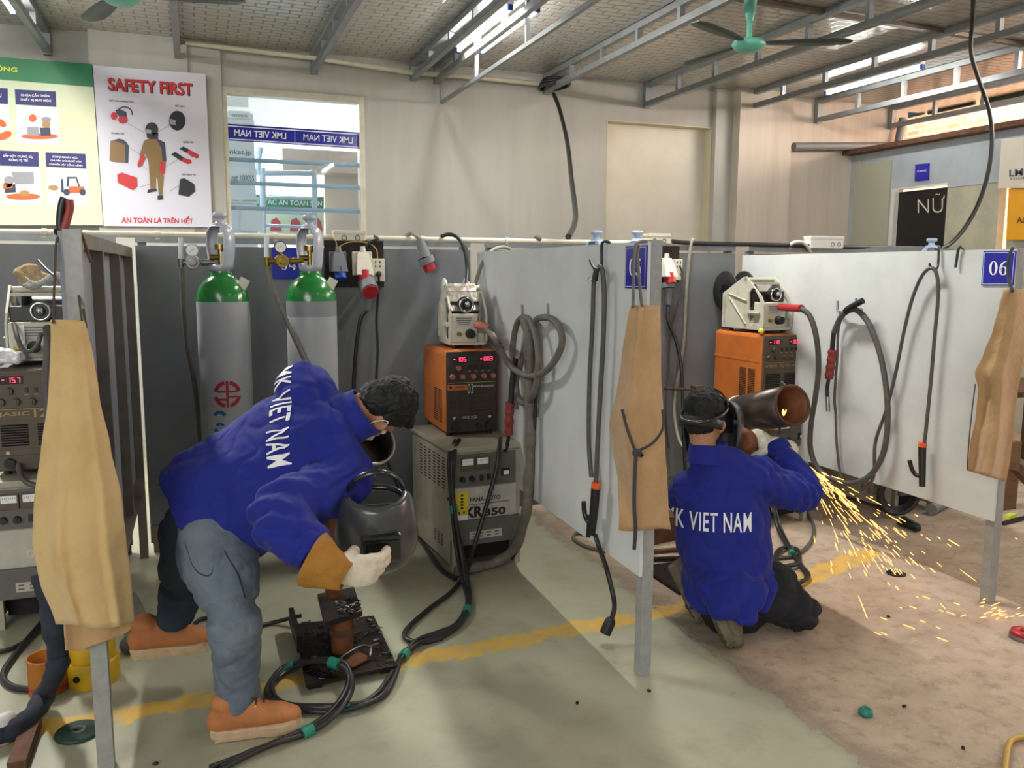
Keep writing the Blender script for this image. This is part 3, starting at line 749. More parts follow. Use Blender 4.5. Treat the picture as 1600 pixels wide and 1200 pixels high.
pic('welder_picture', t, (OL, c1((900, 880), (940, 862), (985, 870), (1025, 900), (1035, 1010), (1010, 1012), (1000, 1035), (930, 1030), (925, 1000), (905, 960), (895, 985), (870, 972), (885, 930)), 3), (OL, c1((930, 1030), (1000, 1035), (1025, 1100), (1018, 1195), (1012, 1230), (992, 1230), (985, 1120), (975, 1110), (975, 1190), (940, 1185)), 3),
    (DK, oval(237, 202, 10, 11), 4), (DK, c1((915, 830), (990, 830), (985, 870), (940, 868), (918, 860)), 4), (SL, c1((975, 862), (1030, 890), (1040, 1010), (1015, 1008), (1010, 930)), 4), (DK, c1((925, 1185), (980, 1180), (978, 1195), (920, 1205)), 4), (DK, c1((985, 1222), (1020, 1222), (1018, 1245), (985, 1248)), 4),
    (RD, c1((880, 970), (912, 978), (890, 1030), (865, 1048), (858, 1030)), 5), (RD, c1((1005, 1010), (1035, 1012), (1030, 1085), (1010, 1088), (998, 1060)), 5), (GR, c1((912, 808), (945, 812), (945, 835), (914, 832)), 5))
pic('jacket_picture', t, (OL, c1((690, 880), (735, 868), (790, 885), (800, 1020), (765, 1015), (700, 1010), (685, 1000)), 3), (SL, c1((715, 880), (740, 866), (770, 872), (790, 890), (805, 910), (800, 1020), (785, 1015), (780, 900)), 4))
pic('helmet_picture', t, (DK, oval(277, 188.5, 13, 15.5), 3), (GR, c1((1058, 740), (1098, 752), (1098, 782), (1062, 775)), 5))
pic('glove_picture', t, (DK, c1((1120, 930), (1145, 915), (1185, 935), (1165, 955)), 3), (RD, c1((1165, 950), (1185, 936), (1240, 965), (1243, 985), (1225, 990), (1210, 975), (1205, 985)), 4))
pic('glove_picture', t, (DK, c1((1070, 965), (1095, 948), (1150, 985), (1130, 1005)), 3), (RD, c1((1130, 1003), (1150, 985), (1195, 1000), (1198, 1020), (1175, 1025)), 4))
pic('boots_picture', t, (DK, c1((1125, 1120), (1150, 1113), (1165, 1120), (1215, 1150), (1222, 1195), (1180, 1230), (1115, 1215)), 3))
arc_ = [(194.5+13*math.cos(PI*1.05*i/11-PI), 178+12*math.sin(PI*1.05*i/11-PI)) for i in range(12)]; arc2 = [(194.5+11*math.cos(PI*1.05*i/11-PI), 178+10*math.sin(PI*1.05*i/11-PI)) for i in range(12)]
pic('respirator_picture', t, *[(SL, [arc_[i], arc_[i+1], arc2[i+1], arc2[i]], 3) for i in range(11)], (SL, c1((720, 690), (745, 680), (790, 700), (790, 735), (750, 740)), 4), (RD, oval(178, 181, 5, 6), 5), (RD, oval(192, 187, 7.5, 6), 5))
pic('machine_picture', t, (RD, c1((733, 1090), (760, 1078), (857, 1110), (858, 1165), (830, 1188), (735, 1140)), 4))

t = thing('rules_banner', 'pale green safety rules banner with green heading band, cropped by the frame', 'banner', aty(40, 352, Y1))
b = MB(); b.prism(yq([(-260, 68), (143.5, 100), (161, 352), (-230, 352)], Y1), (0, 0.012, 0)); b.build('banner_sheet', 'poster_pale', t)
b = MB(); flat(b, [(-258, 69), (143.5, 100), (146, 136), (-257, 104)]); b.build('heading_band', 'poster_green', t)
b = MB(); txt(b, 'QUY TẮC AN TOÀN LAO ĐỘNG', -205, 96, 27, 115, 14); b.build('yellow_lettering', 'print_yellow', t)
for q in (((92, 558), (348, 572), (352, 668), (98, 652)), ((-160, 540), (48, 553), (50, 650), (-158, 636)), ((-5, 940), (240, 950), (244, 1042), (0, 1035)), ((284, 952), (534, 962), (539, 1055), (288, 1042))): pic('caption_box', t, ('print_navy', c1(*q), 1))
for grp in ((('KHÓA CẨN THẬN', 33, 151.5, 77.5, 153, 6.5), ('THIẾT BỊ MÁY MÓC', 31.5, 158.5, 80, 160.5, 6.5)), (('SẮP ĐẶT DỤNG CỤ', 5, 246, 52, 248, 6), ('ĐÚNG VỊ TRÍ', 14, 253, 44, 254, 6)), (('SỬ DỤNG MÁY MÓC', 82, 247, 122, 249, 4.5), ('CHUYÊN DÙNG ĐỂ VẬN', 79, 252.5, 127, 254.5, 4.5), ('CHUYỂN VẬT CỒNG KỀNH', 77, 258.5, 129, 261, 4.5)), (('G CỤ', -14, 152, 2.5, 153, 6.5),)):
    b = MB()
    for s, x0, y0, x1, y1, h in grp: txt(b, s, x0, y0, x1, y1, h, 3, 0.03)
    b.build('caption', 'print_white', t)
for q in (((98, 660), (365, 672), (372, 905), (105, 895)), ((-160, 645), (55, 655), (60, 890), (-155, 880)), ((0, 1042), (250, 1048), (262, 1280), (10, 1278)), ((288, 1052), (545, 1060), (552, 1282), (300, 1280))): pic('picture_panel', t, ('print_white', c1(*q), 1))
OR, TN = 'print_orange', 'print_tan'
pic('lathe_picture', t, (OR, oval(62, 213, 29, 4.5), 3), (OR, oval(51, 184.5, 6, 6), 4), (SL, c1((248, 798), (312, 798), (318, 848), (255, 850)), 4), (GR, c1((170, 795), (240, 795), (245, 850), (172, 848)), 5), (TN, oval(72, 194, 6.5, 6), 5), (GR, oval(72, 186.5, 7.5, 4), 6))
pic('fire_picture', t, (OR, oval(7, 212, 12, 6, rot=-0.4), 3), (OR, oval(2, 192, 9, 5, rot=0.6), 3))
pic('tool_board_picture', t, (OR, oval(36, 307, 27, 5), 3), (GR, c1((70, 1075), (210, 1075), (213, 1145), (95, 1150)), 3), (SL, c1((28, 1160), (95, 1150), (100, 1200), (30, 1205)), 4), (TN, oval(13, 288, 6.5, 5), 5), (GR, oval(14, 281, 8, 6), 6), (TN, oval(38, 302, 8, 5), 4), (OR, c1((20, 1145), (75, 1140), (80, 1175), (20, 1180)), 5))
pic('forklift_picture', t, (OR, c1((430, 1165), (525, 1165), (530, 1200), (430, 1205)), 4), (SL, c1((380, 1120), (395, 1118), (398, 1200), (382, 1200)), 4), (SL, oval(104, 300, 5, 5), 5), (SL, oval(129, 300, 5, 5), 5), (SL, c1((420, 1105), (480, 1105), (500, 1165), (490, 1165), (472, 1115), (432, 1115), (428, 1165), (418, 1165)), 4), (TN, oval(83, 293, 8, 4), 4))
# ------------------------------------------------------------------ welding booths
YB = 4.68
PAN = {'L': (V((-0.345, 2.63)), V((-0.335, YB))), 'M': (V((1.478, 2.6)), V((1.535, YB))), 'R': (V((3.315, 2.67)), V((3.35, YB)))}
def panel_frame(k):
    a, b = PAN[k]; d = (b-a).normalized(); return V((a.x, a.y, 0)), V((d.x, d.y, 0)), V((-d.y, d.x, 0))   # origin, along, left normal
def onpan(k, px, py, off=0.0):
    o, d, n = panel_frame(k); return onplane(px, py, o+n*off, n)
def side_panel(k, label, sheet_mat, frame_mat, z0=0.39, zt=1.6):
    o, d, n = panel_frame(k); a, b = PAN[k]; Lh = (b-a).length-0.02
    def q(s, t, z): return o+d*s-n*t+V((0, 0, z))
    t = thing('partition_panel', label, 'partition', q(0, 0.03, 0))
    R = Matrix((d, -n, V((0, 0, 1)))).transposed()
    def bx(mb, s0, s1, t0, t1, z0_, z1_): mb.box(q((s0+s1)/2, (t0+t1)/2, (z0_+z1_)/2), (s1-s0, t1-t0, z1_-z0_), R); return mb
    bx(MB(), 0.0, Lh, 0.0, 0.012, z0, zt).build('sheet', sheet_mat, t)
    m = MB(); bx(m, 0.0, 0.045, 0.012, 0.057, 0.0, zt+0.005); m.build('front_post', 'post_paint', t)
    m = MB(); bx(m, 0.045, Lh, 0.012, 0.052, zt-0.045, zt); bx(m, 0.045, Lh, 0.012, 0.052, z0, z0+0.04); m.build('rails', frame_mat, t)
    for s in (0.62, 1.28): bx(MB(), s, s+0.04, 0.012, 0.05, z0+0.04, zt-0.045).build('rib', frame_mat, t)
    bx(MB(), Lh-0.04, Lh, 0.012, 0.052, 0.0, zt-0.045).build('back_post', frame_mat, t)
    return t
side_panel('L', 'grey sheet steel booth wall behind the hanging pale apron at left', 'panel_back', 'galv_brown')
side_panel('M', 'light grey booth wall carrying the 05 sign', 'panel_light', 'post_paint')
side_panel('R', 'light grey booth wall carrying the 06 sign', 'panel_light', 'post_paint')
for x0, x1, label in ((-2.3, -0.36, 'dark grey rear panel of the leftmost booth'), (-0.27, 1.50, 'dark grey rear panel behind the two gas cylinders'), (1.60, 3.31, 'dark grey rear panel behind the kneeling welder'), (3.42, 5.2, 'dark grey rear panel right of the 06 partition')):
    t = thing('rear_panel', label, 'partition', ((x0+x1)/2, YB, 0))
    MB().box2((x0, YB, 0.16), (x1, YB+0.02, 1.612)).build('sheet', 'panel_shaded', t)
    MB().box2((x0, YB+0.02, 1.60), (x1, YB+0.06, 1.612)).box2((x0, YB+0.0, 1.628), (x1, YB+0.05, 1.668)).build('top_rail', 'galv', t)
    MB().box2((x0, YB+0.0, 0.06), (x1, YB+0.04, 0.155)).build('bottom_rail', 'galv_brown', t)
    for x in (x0+0.03, x1-0.03): MB().box2((x-0.02, YB+0.025, 0), (x+0.02, YB+0.065, 1.63)).build('leg', 'galv_brown', t)
# number plates
t = thing('number_sign', 'blue plate numbered 04 half hidden behind gas regulator', 'sign', aty(446, 437, YB-0.004), group=None)
P4 = yq([(425, 386), (468, 387), (468, 436.5), (426, 436)], YB-0.006)
MB().prism(P4, (0, 0.004, 0)).build('plate', 'sign_blue', t)
m = MB(); serif(m, '04', aty(438, 422, YB-0.007), aty(463, 422, YB-0.007), aty(438, 402, YB-0.007)); m.build('numerals', 'print_white', t)
def sign_on(k, label, quad, num, nq):
    o, d, n = panel_frame(k); p = [onpan(k, *q, 0.006) for q in quad]
    t = thing('number_sign', label, 'sign', (p[2]+p[3])/2)
    MB().prism(p, -n*0.004).build('plate', 'sign_blue', t)
    c = sum(p, V())/4; m = MB()
    ins = [c+(q-c)*0.93+n*0.0012 for q in p]; in2 = [c+(q-c)*0.905+n*0.0012 for q in p]
    m.add(ins+in2, [[i, (i+1) % 4, 4+(i+1) % 4, 4+i] for i in range(4)])
    m.build('border_line', 'print_white', t)
    m = MB(); q = [onpan(k, *z, 0.008) for z in nq]; serif(m, num, *q); m.build('numerals', 'print_white', t)
sign_on('M', 'blue plate numbered 05 beside a hooked apron strap', [(977.5, 385), (1011, 383), (1009, 451), (976, 450)], '05', [(983, 430.5), (1001.5, 431), (983.5, 404)])
sign_on('R', 'blue plate numbered 06 at the right panel edge', [(1537, 392.5), (1588, 392), (1583, 446), (1533, 446)], '06', [(1545, 430), (1574, 430), (1546, 408)])
# conduit with clips and junction boxes
ZC = 1.69
YC = YB+0.01
c0 = aty(-40, 362.5, YC); c1_ = aty(1075, 381, YC)
t = thing('conduit_pipe', 'cream plastic conduit running along the top of the rear panels', 'pipe', (0.5, YC, c0.z-0.017))
zc = (c0.z+c1_.z)/2
MB().cyl((-2.2, YC, zc), (c1_.x, YC, zc), 0.016, seg=12).build('tube', 'pvc_cream', t)
for px in (70, 246, 430, 660, 792): 
    x = aty(px, 370, YC).x; MB().cyl((x-0.011, YC, zc), (x+0.011, YC, zc), 0.021, seg=12).box2((x-0.011, YC-0.012, zc-0.022), (x+0.011, YC+0.012, 1.668)).build('clip', 'pvc_cream', t)
def jbox(x0, x1, y0, y1, label, mat, holes, y=YC-0.04):
    a = aty(x0, y1, y); b = aty(x1, y0, y); t = thing('junction_box', label, 'junction box', ((a.x+b.x)/2, y+0.03, a.z))
    MB().box2((a.x, y, a.z), (b.x, y+0.07, b.z), 0.006).build('case', mat, t)
    MB().box2((a.x-0.002, y-0.003, b.z-0.018), (b.x+0.002, y+0.072, b.z+0.002), 0.003).build('lid', mat, t)
    for h in holes:
        p = aty(h, (y0+y1)/2+3, y); MB().ring((p.x, y-0.001, p.z), (0, 1, 0), 0.013, 0.0018, 20, 6).build('knockout', 'plastic_black', t)
jbox(522, 572, 361, 376, 'cream junction box on the conduit above the dark socket board', 'pvc_cream', (538, 559))
jbox(1013, 1048, 366, 381, 'cream junction box on conduit just right of the 05 sign', 'pvc_cream', (1023, 1038))
jbox(1266, 1319, 370, 388, 'white junction box on top of the rear rail at right', 'pvc_white', (1301, 1311))
# socket boards
def quadbox(mb, x0, y0, x1, y1, Y, th, bev=0.004):
    a = aty(x0, y1, Y); b = aty(x1, y0, Y); mb.box2((a.x, Y, a.z), (b.x, Y+th, b.z), bev); return mb
def plug_socket(px, y0, y1, label, c_body, c_col, Y=YB-0.034, s=1.0, plugged=True):
    """sloped industrial wall socket; the plug hangs below it"""
    a = aty(px, y0, Y); t = thing('industrial_socket', label, 'socket', aty(px, y1, Y-0.03)); w = 0.055*s; H = 0.13*s
    MB().box((a.x, Y+0.012, a.z-H/2), (2*w, 0.016, H), None, 0.006).build('base_plate', c_body, t)
    m = MB(); m.rings([[V((a.x+sx*ww, yy, a.z-zz)) for sx, yy in ((-1, Y), (1, Y), (1, Y-dd), (-1, Y-dd))] for ww, dd, zz in ((0.028*s, 0.03, 0.004), (0.034*s, 0.045, 0.03*s), (0.042*s, 0.07, 0.085*s), (0.046*s, 0.085, 0.125*s))], True, True, False); m.build('sloped_housing', c_body, t)
    MB().cyl((a.x, Y-0.015, a.z-0.004), (a.x, Y-0.015, a.z+0.028), 0.017, 0.014, 12).build('gland', c_body, t)
    MB().cyl((a.x, Y-0.045, a.z-0.11*s), (a.x+0.002, Y-0.07, a.z-0.175*s), 0.038*s, 0.036*s, 20).build('collar', c_col, t)
    return t, a
a = quadbox(MB(), 508, 377, 599, 449, YB-0.012, 0.010, 0.001)
one(a, 'socket_board', 'steel_dark', 'dark wooden board carrying sockets behind the second cylinder', 'board')
plug_socket(528, 393, 447, 'grey wall socket with blue collar on the dark board', 'plastic_grey', 'plastic_blue', s=0.85)
t, a = plug_socket(566, 393, 447, 'cream wall socket with red plug on the dark board', 'cream', 'plastic_red')
m = MB(); m.cyl((a.x+0.012, YB-0.08, a.z-0.165), (a.x+0.016, YB-0.16, a.z-0.215), 0.05, 0.048, 24); m.build('plug_ring', 'plastic_grey', t)
m = MB(); m.cyl((a.x+0.0165, YB-0.16, a.z-0.216), (a.x+0.0168, YB-0.166, a.z-0.220), 0.041, 0.041, 24); m.build('plug_face', 'plastic_red', t)
m = MB(); m.cyl((a.x+0.014, YB-0.10, a.z-0.235), (a.x+0.012, YB-0.08, a.z-0.315), 0.022, 0.017, 14); m.build('cable_gland', 'plastic_grey', t)
PLUG1 = V((a.x+0.012, YB-0.08, a.z-0.315))
def outlet(x0, y0, x1, y1, label, Y):
    a = aty(x0, y1, Y); b = aty(x1, y0, Y); t = thing('wall_outlet', label, 'socket', ((a.x+b.x)/2, Y+0.01, a.z))
    MB().box2((a.x, Y, a.z), (b.x, Y+0.03, b.z), 0.004).build('case', 'cream', t)
    cx = (a.x+b.x)/2; m = MB()
    for f in (0.16, 0.34, 0.72):
        for dx in (-0.012, 0.012): m.box((cx+dx, Y-0.0005, b.z-(b.z-a.z)*f), (0.006, 0.002, 0.012))
    m.build('slots', 'ink', t); return t
outlet(580, 404, 601, 440, 'cream double wall outlet with a black plug, booth 04', YB-0.045)
m = MB(); m.cyl(aty(592, 428, YB-0.047), aty(591, 430, YB-0.09), 0.016, 0.012, 12); one(m, 'power_plug', 'rubber', 'black power plug pushed into the cream outlet', 'plug')
a = quadbox(MB(), 1028, 385, 1062, 441, YB-0.012, 0.010, 0.001)
one(a, 'socket_board', 'steel_dark', 'dark board carrying sockets in the kneeling welder booth', 'board')
t, a = plug_socket(1040, 403, 455, 'cream and red wall socket behind the 05 panel edge', 'cream', 'plastic_red', s=0.92)
m = MB(); m.cyl((a.x, YB-0.07, a.z-0.155), (a.x, YB-0.075, a.z-0.185), 0.044, 0.042, 22); m.cyl((a.x, YB-0.075, a.z-0.185), (a.x+0.005, YB-0.075, a.z-0.29), 0.026, 0.019, 16); m.build('plug', 'plastic_grey', t)
PLUG2 = V((a.x+0.005, YB-0.075, a.z-0.29))
outlet(1054, 405, 1067, 438, 'cream wall outlet on the second dark socket board', YB-0.045)
# loose plug hanging from the conduit
t = thing('hanging_plug', 'grey and red industrial plug dangling from the conduit', 'plug', aty(668, 426, YB-0.07))
A = aty(656, 374, YB-0.06); B = aty(664, 402, YB-0.07); Cc = aty(668, 411, YB-0.07); D = aty(673, 424, YB-0.075)
MB().tube([aty(633, 370, YB+0.05), aty(642, 364, YB), aty(650, 368, YB-0.05), A], 0.012, 8).build('cable', 'cable_pale', t)
MB().cyl(A, B, 0.022, 0.036, 18).build('grip', 'plastic_grey', t)
MB().cyl(B, Cc, 0.045, 0.047, 22).build('flange', 'plastic_grey', t)
MB().cyl(Cc, D, 0.033, 0.032, 18).build('pin_shroud', 'plastic_red', t)

# ------------------------------------------------------------------ gas cylinders
def cylinder(x, y, label, face, band=False, guard_mat='guard_grey', logo=True, r=0.121, zs=1.345):
    t = thing('gas_cylinder', label, 'gas cylinder', (x, y, 0)); o = (x, y, 0)
    MB().lathe([(0.09, 0.0), (r-0.01, 0.0), (r, 0.02), (r, zs-0.075 if band else zs)], o, seg=40).build('body', 'cyl_grey', t)
    if band: MB().lathe([(r, zs-0.075), (r, zs)], o, seg=40, caps=False).build('grey_band', 'cyl_band', t)
    MB().lathe([(r, zs), (r*0.985, zs+0.025), (r*0.92, zs+0.055), (r*0.78, zs+0.085), (r*0.55, zs+0.11), (0.052, zs+0.12), (0.05, zs+0.142)], o, seg=40).build('shoulder', 'cyl_green', t)
    # tulip guard with an open window towards `face`
    zg = zs+0.142; prof = [(0.052, 0), (0.056, 0.03), (0.063, 0.09), (0.066, 0.14), (0.062, 0.18), (0.05, 0.205), (0.034, 0.215)]; seg = 40; R = []
    for rr, h in prof: R.append([V((x+rr*math.cos(2*PI*k/seg), y+rr*math.sin(2*PI*k/seg), zg+h)) for k in range(seg)])
    g = MB(); vs = [p for q in R for p in q]; vin = [V((x, y, p.z))+(V((p.x-x, p.y-y, 0)))*0.90 for p in vs]; fs = []
    def open_(i, k):
        a = 2*PI*(k+0.5)/seg; dl = (a-face+PI) % (2*PI)-PI
        if i in (0,) or i > 4: return False
        w = {1: 0.55, 2: 0.8, 3: 0.8, 4: 0.6}[i]
        dl2 = (a-face-PI+PI) % (2*PI)-PI
        return abs(dl) < w or abs(dl2) < w
    n = len(vs); edges = {}
    for i in range(len(prof)-1):
        for k in range(seg):
            if open_(i, k): continue
            q = [i*seg+k, i*seg+(k+1) % seg, (i+1)*seg+(k+1) % seg, (i+1)*seg+k]; fs.append(q); fs.append([a+n for a in q[::-1]])
            for e in range(4):
                a, b = q[e], q[(e+1) % 4]; key = (min(a, b), max(a, b)); edges.setdefault(key, []).append((a, b))
    for key, l in edges.items():
        if len(l) == 1: a, b = l[0]; fs.append([b, a, a+n, b+n])
    g.add(vs+vin, fs, True); g.build('valve_guard', guard_mat, t)
    MB().lathe([(0.034, 0.213), (0.036, 0.222), (0.02, 0.225), (0.02, 0.245), (0.033, 0.25), (0.035, 0.262), (0.03, 0.27)], (x, y, zg), seg=24).build('guard_knob', guard_mat, t)
    v = MB(); v.cyl((x, y, zg-0.005), (x, y, zg+0.10), 0.016, 0.014, 12); v.cyl((x, y, zg+0.10), (x, y, zg+0.125), 0.028, 0.028, 14)
    fx, fy = math.cos(PI), math.sin(PI)
    v.cyl((x, y, zg+0.065), (x-0.055, y-0.01, zg+0.065), 0.013, 0.013, 12); v.build('valve', 'brass', t)
    if logo:
        # the red ringed mark wrapped on the body, facing the camera
        m = MB(); ca = math.atan2(-y, -x)+0.02; zc_ = zs-0.43 if not band else zs-0.425; RR = 0.062
        def wrap(u, w): a = ca+u/r; return V((x+(r+0.0008)*math.cos(a), y+(r+0.0008)*math.sin(a), zc_+w))
        def arc(a0, a1, r0, r1, nseg=10):
            for i in range(nseg):
                b0 = math.radians(a0+(a1-a0)*i/nseg); b1 = math.radians(a0+(a1-a0)*(i+1)/nseg)
                m.add([wrap(r0*math.cos(b0), r0*math.sin(b0)), wrap(r1*math.cos(b0), r1*math.sin(b0)), wrap(r1*math.cos(b1), r1*math.sin(b1)), wrap(r0*math.cos(b1), r0*math.sin(b1))], [[0, 1, 2, 3]])
        for a0 in (-78, 12, 102, 192): arc(a0, a0+66, 0.046, 0.064)
        def rc(u0, u1, w0, w1):
            k = 6
            for i in range(k):
                a = u0+(u1-u0)*i/k; b = u0+(u1-u0)*(i+1)/k; m.add([wrap(a, w0), wrap(b, w0), wrap(b, w1), wrap(a, w1)], [[0, 1, 2, 3]])
        rc(-0.006, 0.006, -0.062, 0.062); rc(-0.045, 0.05, 0.008, 0.017); rc(0.006, 0.045, -0.016, -0.008); rc(-0.045, -0.006, -0.03, -0.02)
        m.build('red_mark', 'logo_red', t)
        m = MB(); ca -= 0.32; zc_ -= 0.11; arc(20, 160, 0.018, 0.034, 8); zc_ -= 0.045; arc(200, 340, 0.018, 0.034, 8); arc(20, 160, 0.010, 0.022, 8); zc_ -= 0.05; rc(-0.035, 0.035, -0.01, 0.012); m.build('blue_mark', 'logo_blue', t)
        m = MB(); p = V((x+r*math.cos(ca), y+r*math.sin(ca), 0)); m.box((x+r*0.75, y-r*0.5, zs+0.085), (0.045, 0.004, 0.05), Matrix.Rotation(0.5, 3, 'Y')); m.build('paper_tag', 'cream', t)
    return t
Yc = 4.24
cA = aty(348.5, 470, Yc); cB = aty(486.5, 468, Yc)
cylinder(cA.x, Yc, 'left grey gas cylinder with glossy green shoulder and red ring mark', PI*1.30)
cylinder(cB.x, Yc, 'right grey gas cylinder with brass regulator before the 04 sign', PI*1.30, band=True)
for px, lab in ((932, 'blue grey gas cylinder cap showing over the 05 partition, left one'), (996, 'blue grey gas cylinder cap showing over the 05 partition beside sign')):
    p = aty(px, 372, 4.5); cylinder(p.x, 4.5, lab, PI*1.2, guard_mat='guard_blue', logo=False, zs=1.345-(1.345+0.412-aty(px, 360.5, 4.5).z))
p = aty(1456, 376, 4.5); cylinder(p.x, 4.5, 'gas cylinder with chromed cap peeping over the 06 partition', PI*1.3, guard_mat='guard_blue', logo=False, zs=1.345-(1.345+0.412-aty(1456, 372.5, 4.5).z))
# regulators
def regulator(gx, gy, bx_, by, tx, ty0, ty1, vx, vy, label, mat, hose, hlabel, Y=Yc-0.02):
    t = thing('gas_regulator', label, 'regulator', aty(bx_, by+8, Y))
    g = aty(gx, gy, Y-0.02); b = aty(bx_, by, Y)
    MB().cyl(g+V((0, 0.025, 0)), g+V((0, -0.005, 0)), 0.029, 0.029, 26).build('gauge_case', 'plastic_black' if mat == 'brass' else 'steel', t)
    m = MB().cyl(g+V((0, -0.005, 0)), g+V((0, -0.007, 0)), 0.025, 0.025, 26); fo = m.build('gauge_face', 'gauge_face', t)
    MB().bar(g+V((-0.012, -0.008, -0.008)), g+V((0.01, -0.008, 0.006)), 0.002, 0.001).build('needle', 'ink', fo)
    m = MB(); m.cyl(b+V((0, 0.02, 0)), b+V((0, -0.05, 0)), 0.034, 0.03, 24); m.cyl(b+V((0, -0.05, 0)), b+V((0, -0.075, 0)), 0.017, 0.014, 14); m.cyl(b, aty(vx, vy, Y), 0.011, 0.011, 10); m.cyl(aty((bx_+vx)/2-4, by, Y), aty((bx_+vx)/2+8, by, Y), 0.017, 0.017, 6); m.cyl(b, V((g.x, b.y, g.z-0.02)), 0.008, 0.008, 8); m.cyl(b, aty(tx, ty1+6, Y), 0.012, 0.012, 10); m.build('body', mat, t)
    m = MB(); m.cyl(aty(tx, ty1+14, Y), aty(tx, ty1, Y), 0.013, 0.016, 12); m.build('flow_base', mat, t)
    MB().cyl(aty(tx, ty1, Y), aty(tx-0.5, ty0, Y), 0.012, 0.011, 12).build('flow_tube', 'acrylic', t)
    m = MB(); m.tube(hose, 0.011, 8); one(m, 'gas_hose', 'cable_dusty', hlabel, 'hose')
regulator(300, 391, 301, 410, 283, 371, 404, 335, 410, 'steel gas regulator with round gauge on the left cylinder', 'steel', [aty(284, 419, Yc-0.02), aty(287, 480, Yc-0.03), aty(293, 540, Yc+0.02), aty(304, 600, Yc+0.05), aty(312, 680, Yc+0.16), (0.0, Yc+0.2, 0.2), (0.05, Yc+0.15, 0.012)], 'dark gas hose dropping left of the left cylinder')
regulator(438, 386, 440, 408, 417, 370, 402, 474, 407, 'brass gas regulator with white gauge on the right cylinder', 'brass', [aty(419, 419, Yc-0.02), aty(428, 455, Yc-0.06), aty(447, 500, Yc-0.12), aty(470, 550, Yc-0.15), aty(490, 600, Yc-0.16), aty(500, 700, Yc-0.15), (0.55, Yc-0.2, 0.012)], 'dark gas hose slanting across the right cylinder')
# ------------------------------------------------------------------ welding machines
def lb(mb, name, mat, parent):   # vertices already local to parent
    me = mb.mesh(name)
    for q in (mat if isinstance(mat, (list, tuple)) else [mat]): me.materials.append(MATS[q])
    bm = bmesh.new(); bm.from_mesh(me); bmesh.ops.recalc_face_normals(bm, faces=bm.faces[:]); bm.to_mesh(me); bm.free()
    o = bpy.data.objects.new(name, me); put(o, parent); return o
def plate(outer, holes, d):
    """flat plate with holes, thickness vector d"""
    bm = bmesh.new(); edges = []
    for lp in [outer]+holes:
        vs = [bm.verts.new(V(p)) for p in lp]
        edges += [bm.edges.new((vs[i], vs[(i+1) % len(vs)])) for i in range(len(vs))]
    r = bmesh.ops.triangle_fill(bm, edges=edges, use_beauty=True)
    fs = [f for f in bm.faces]
    e = bmesh.ops.extrude_face_region(bm, geom=fs)
    bmesh.ops.translate(bm, verts=[v for v in e['geom'] if isinstance(v, bmesh.types.BMVert)], vec=V(d))
    bmesh.ops.recalc_face_normals(bm, faces=bm.faces[:])
    bm.verts.index_update(); m = MB(); m.add([v.co.copy() for v in bm.verts], [[v.index for v in f.verts] for f in bm.faces]); bm.free(); return m
def knob(x, z, r, y, d=0.018): 
    m = MB(); m.cyl((x, y, z), (x, y-d, z), r, r*0.85, 16); m.box((x, y-d-0.001, z), (r*0.3, 0.004, r*1.5)); return m
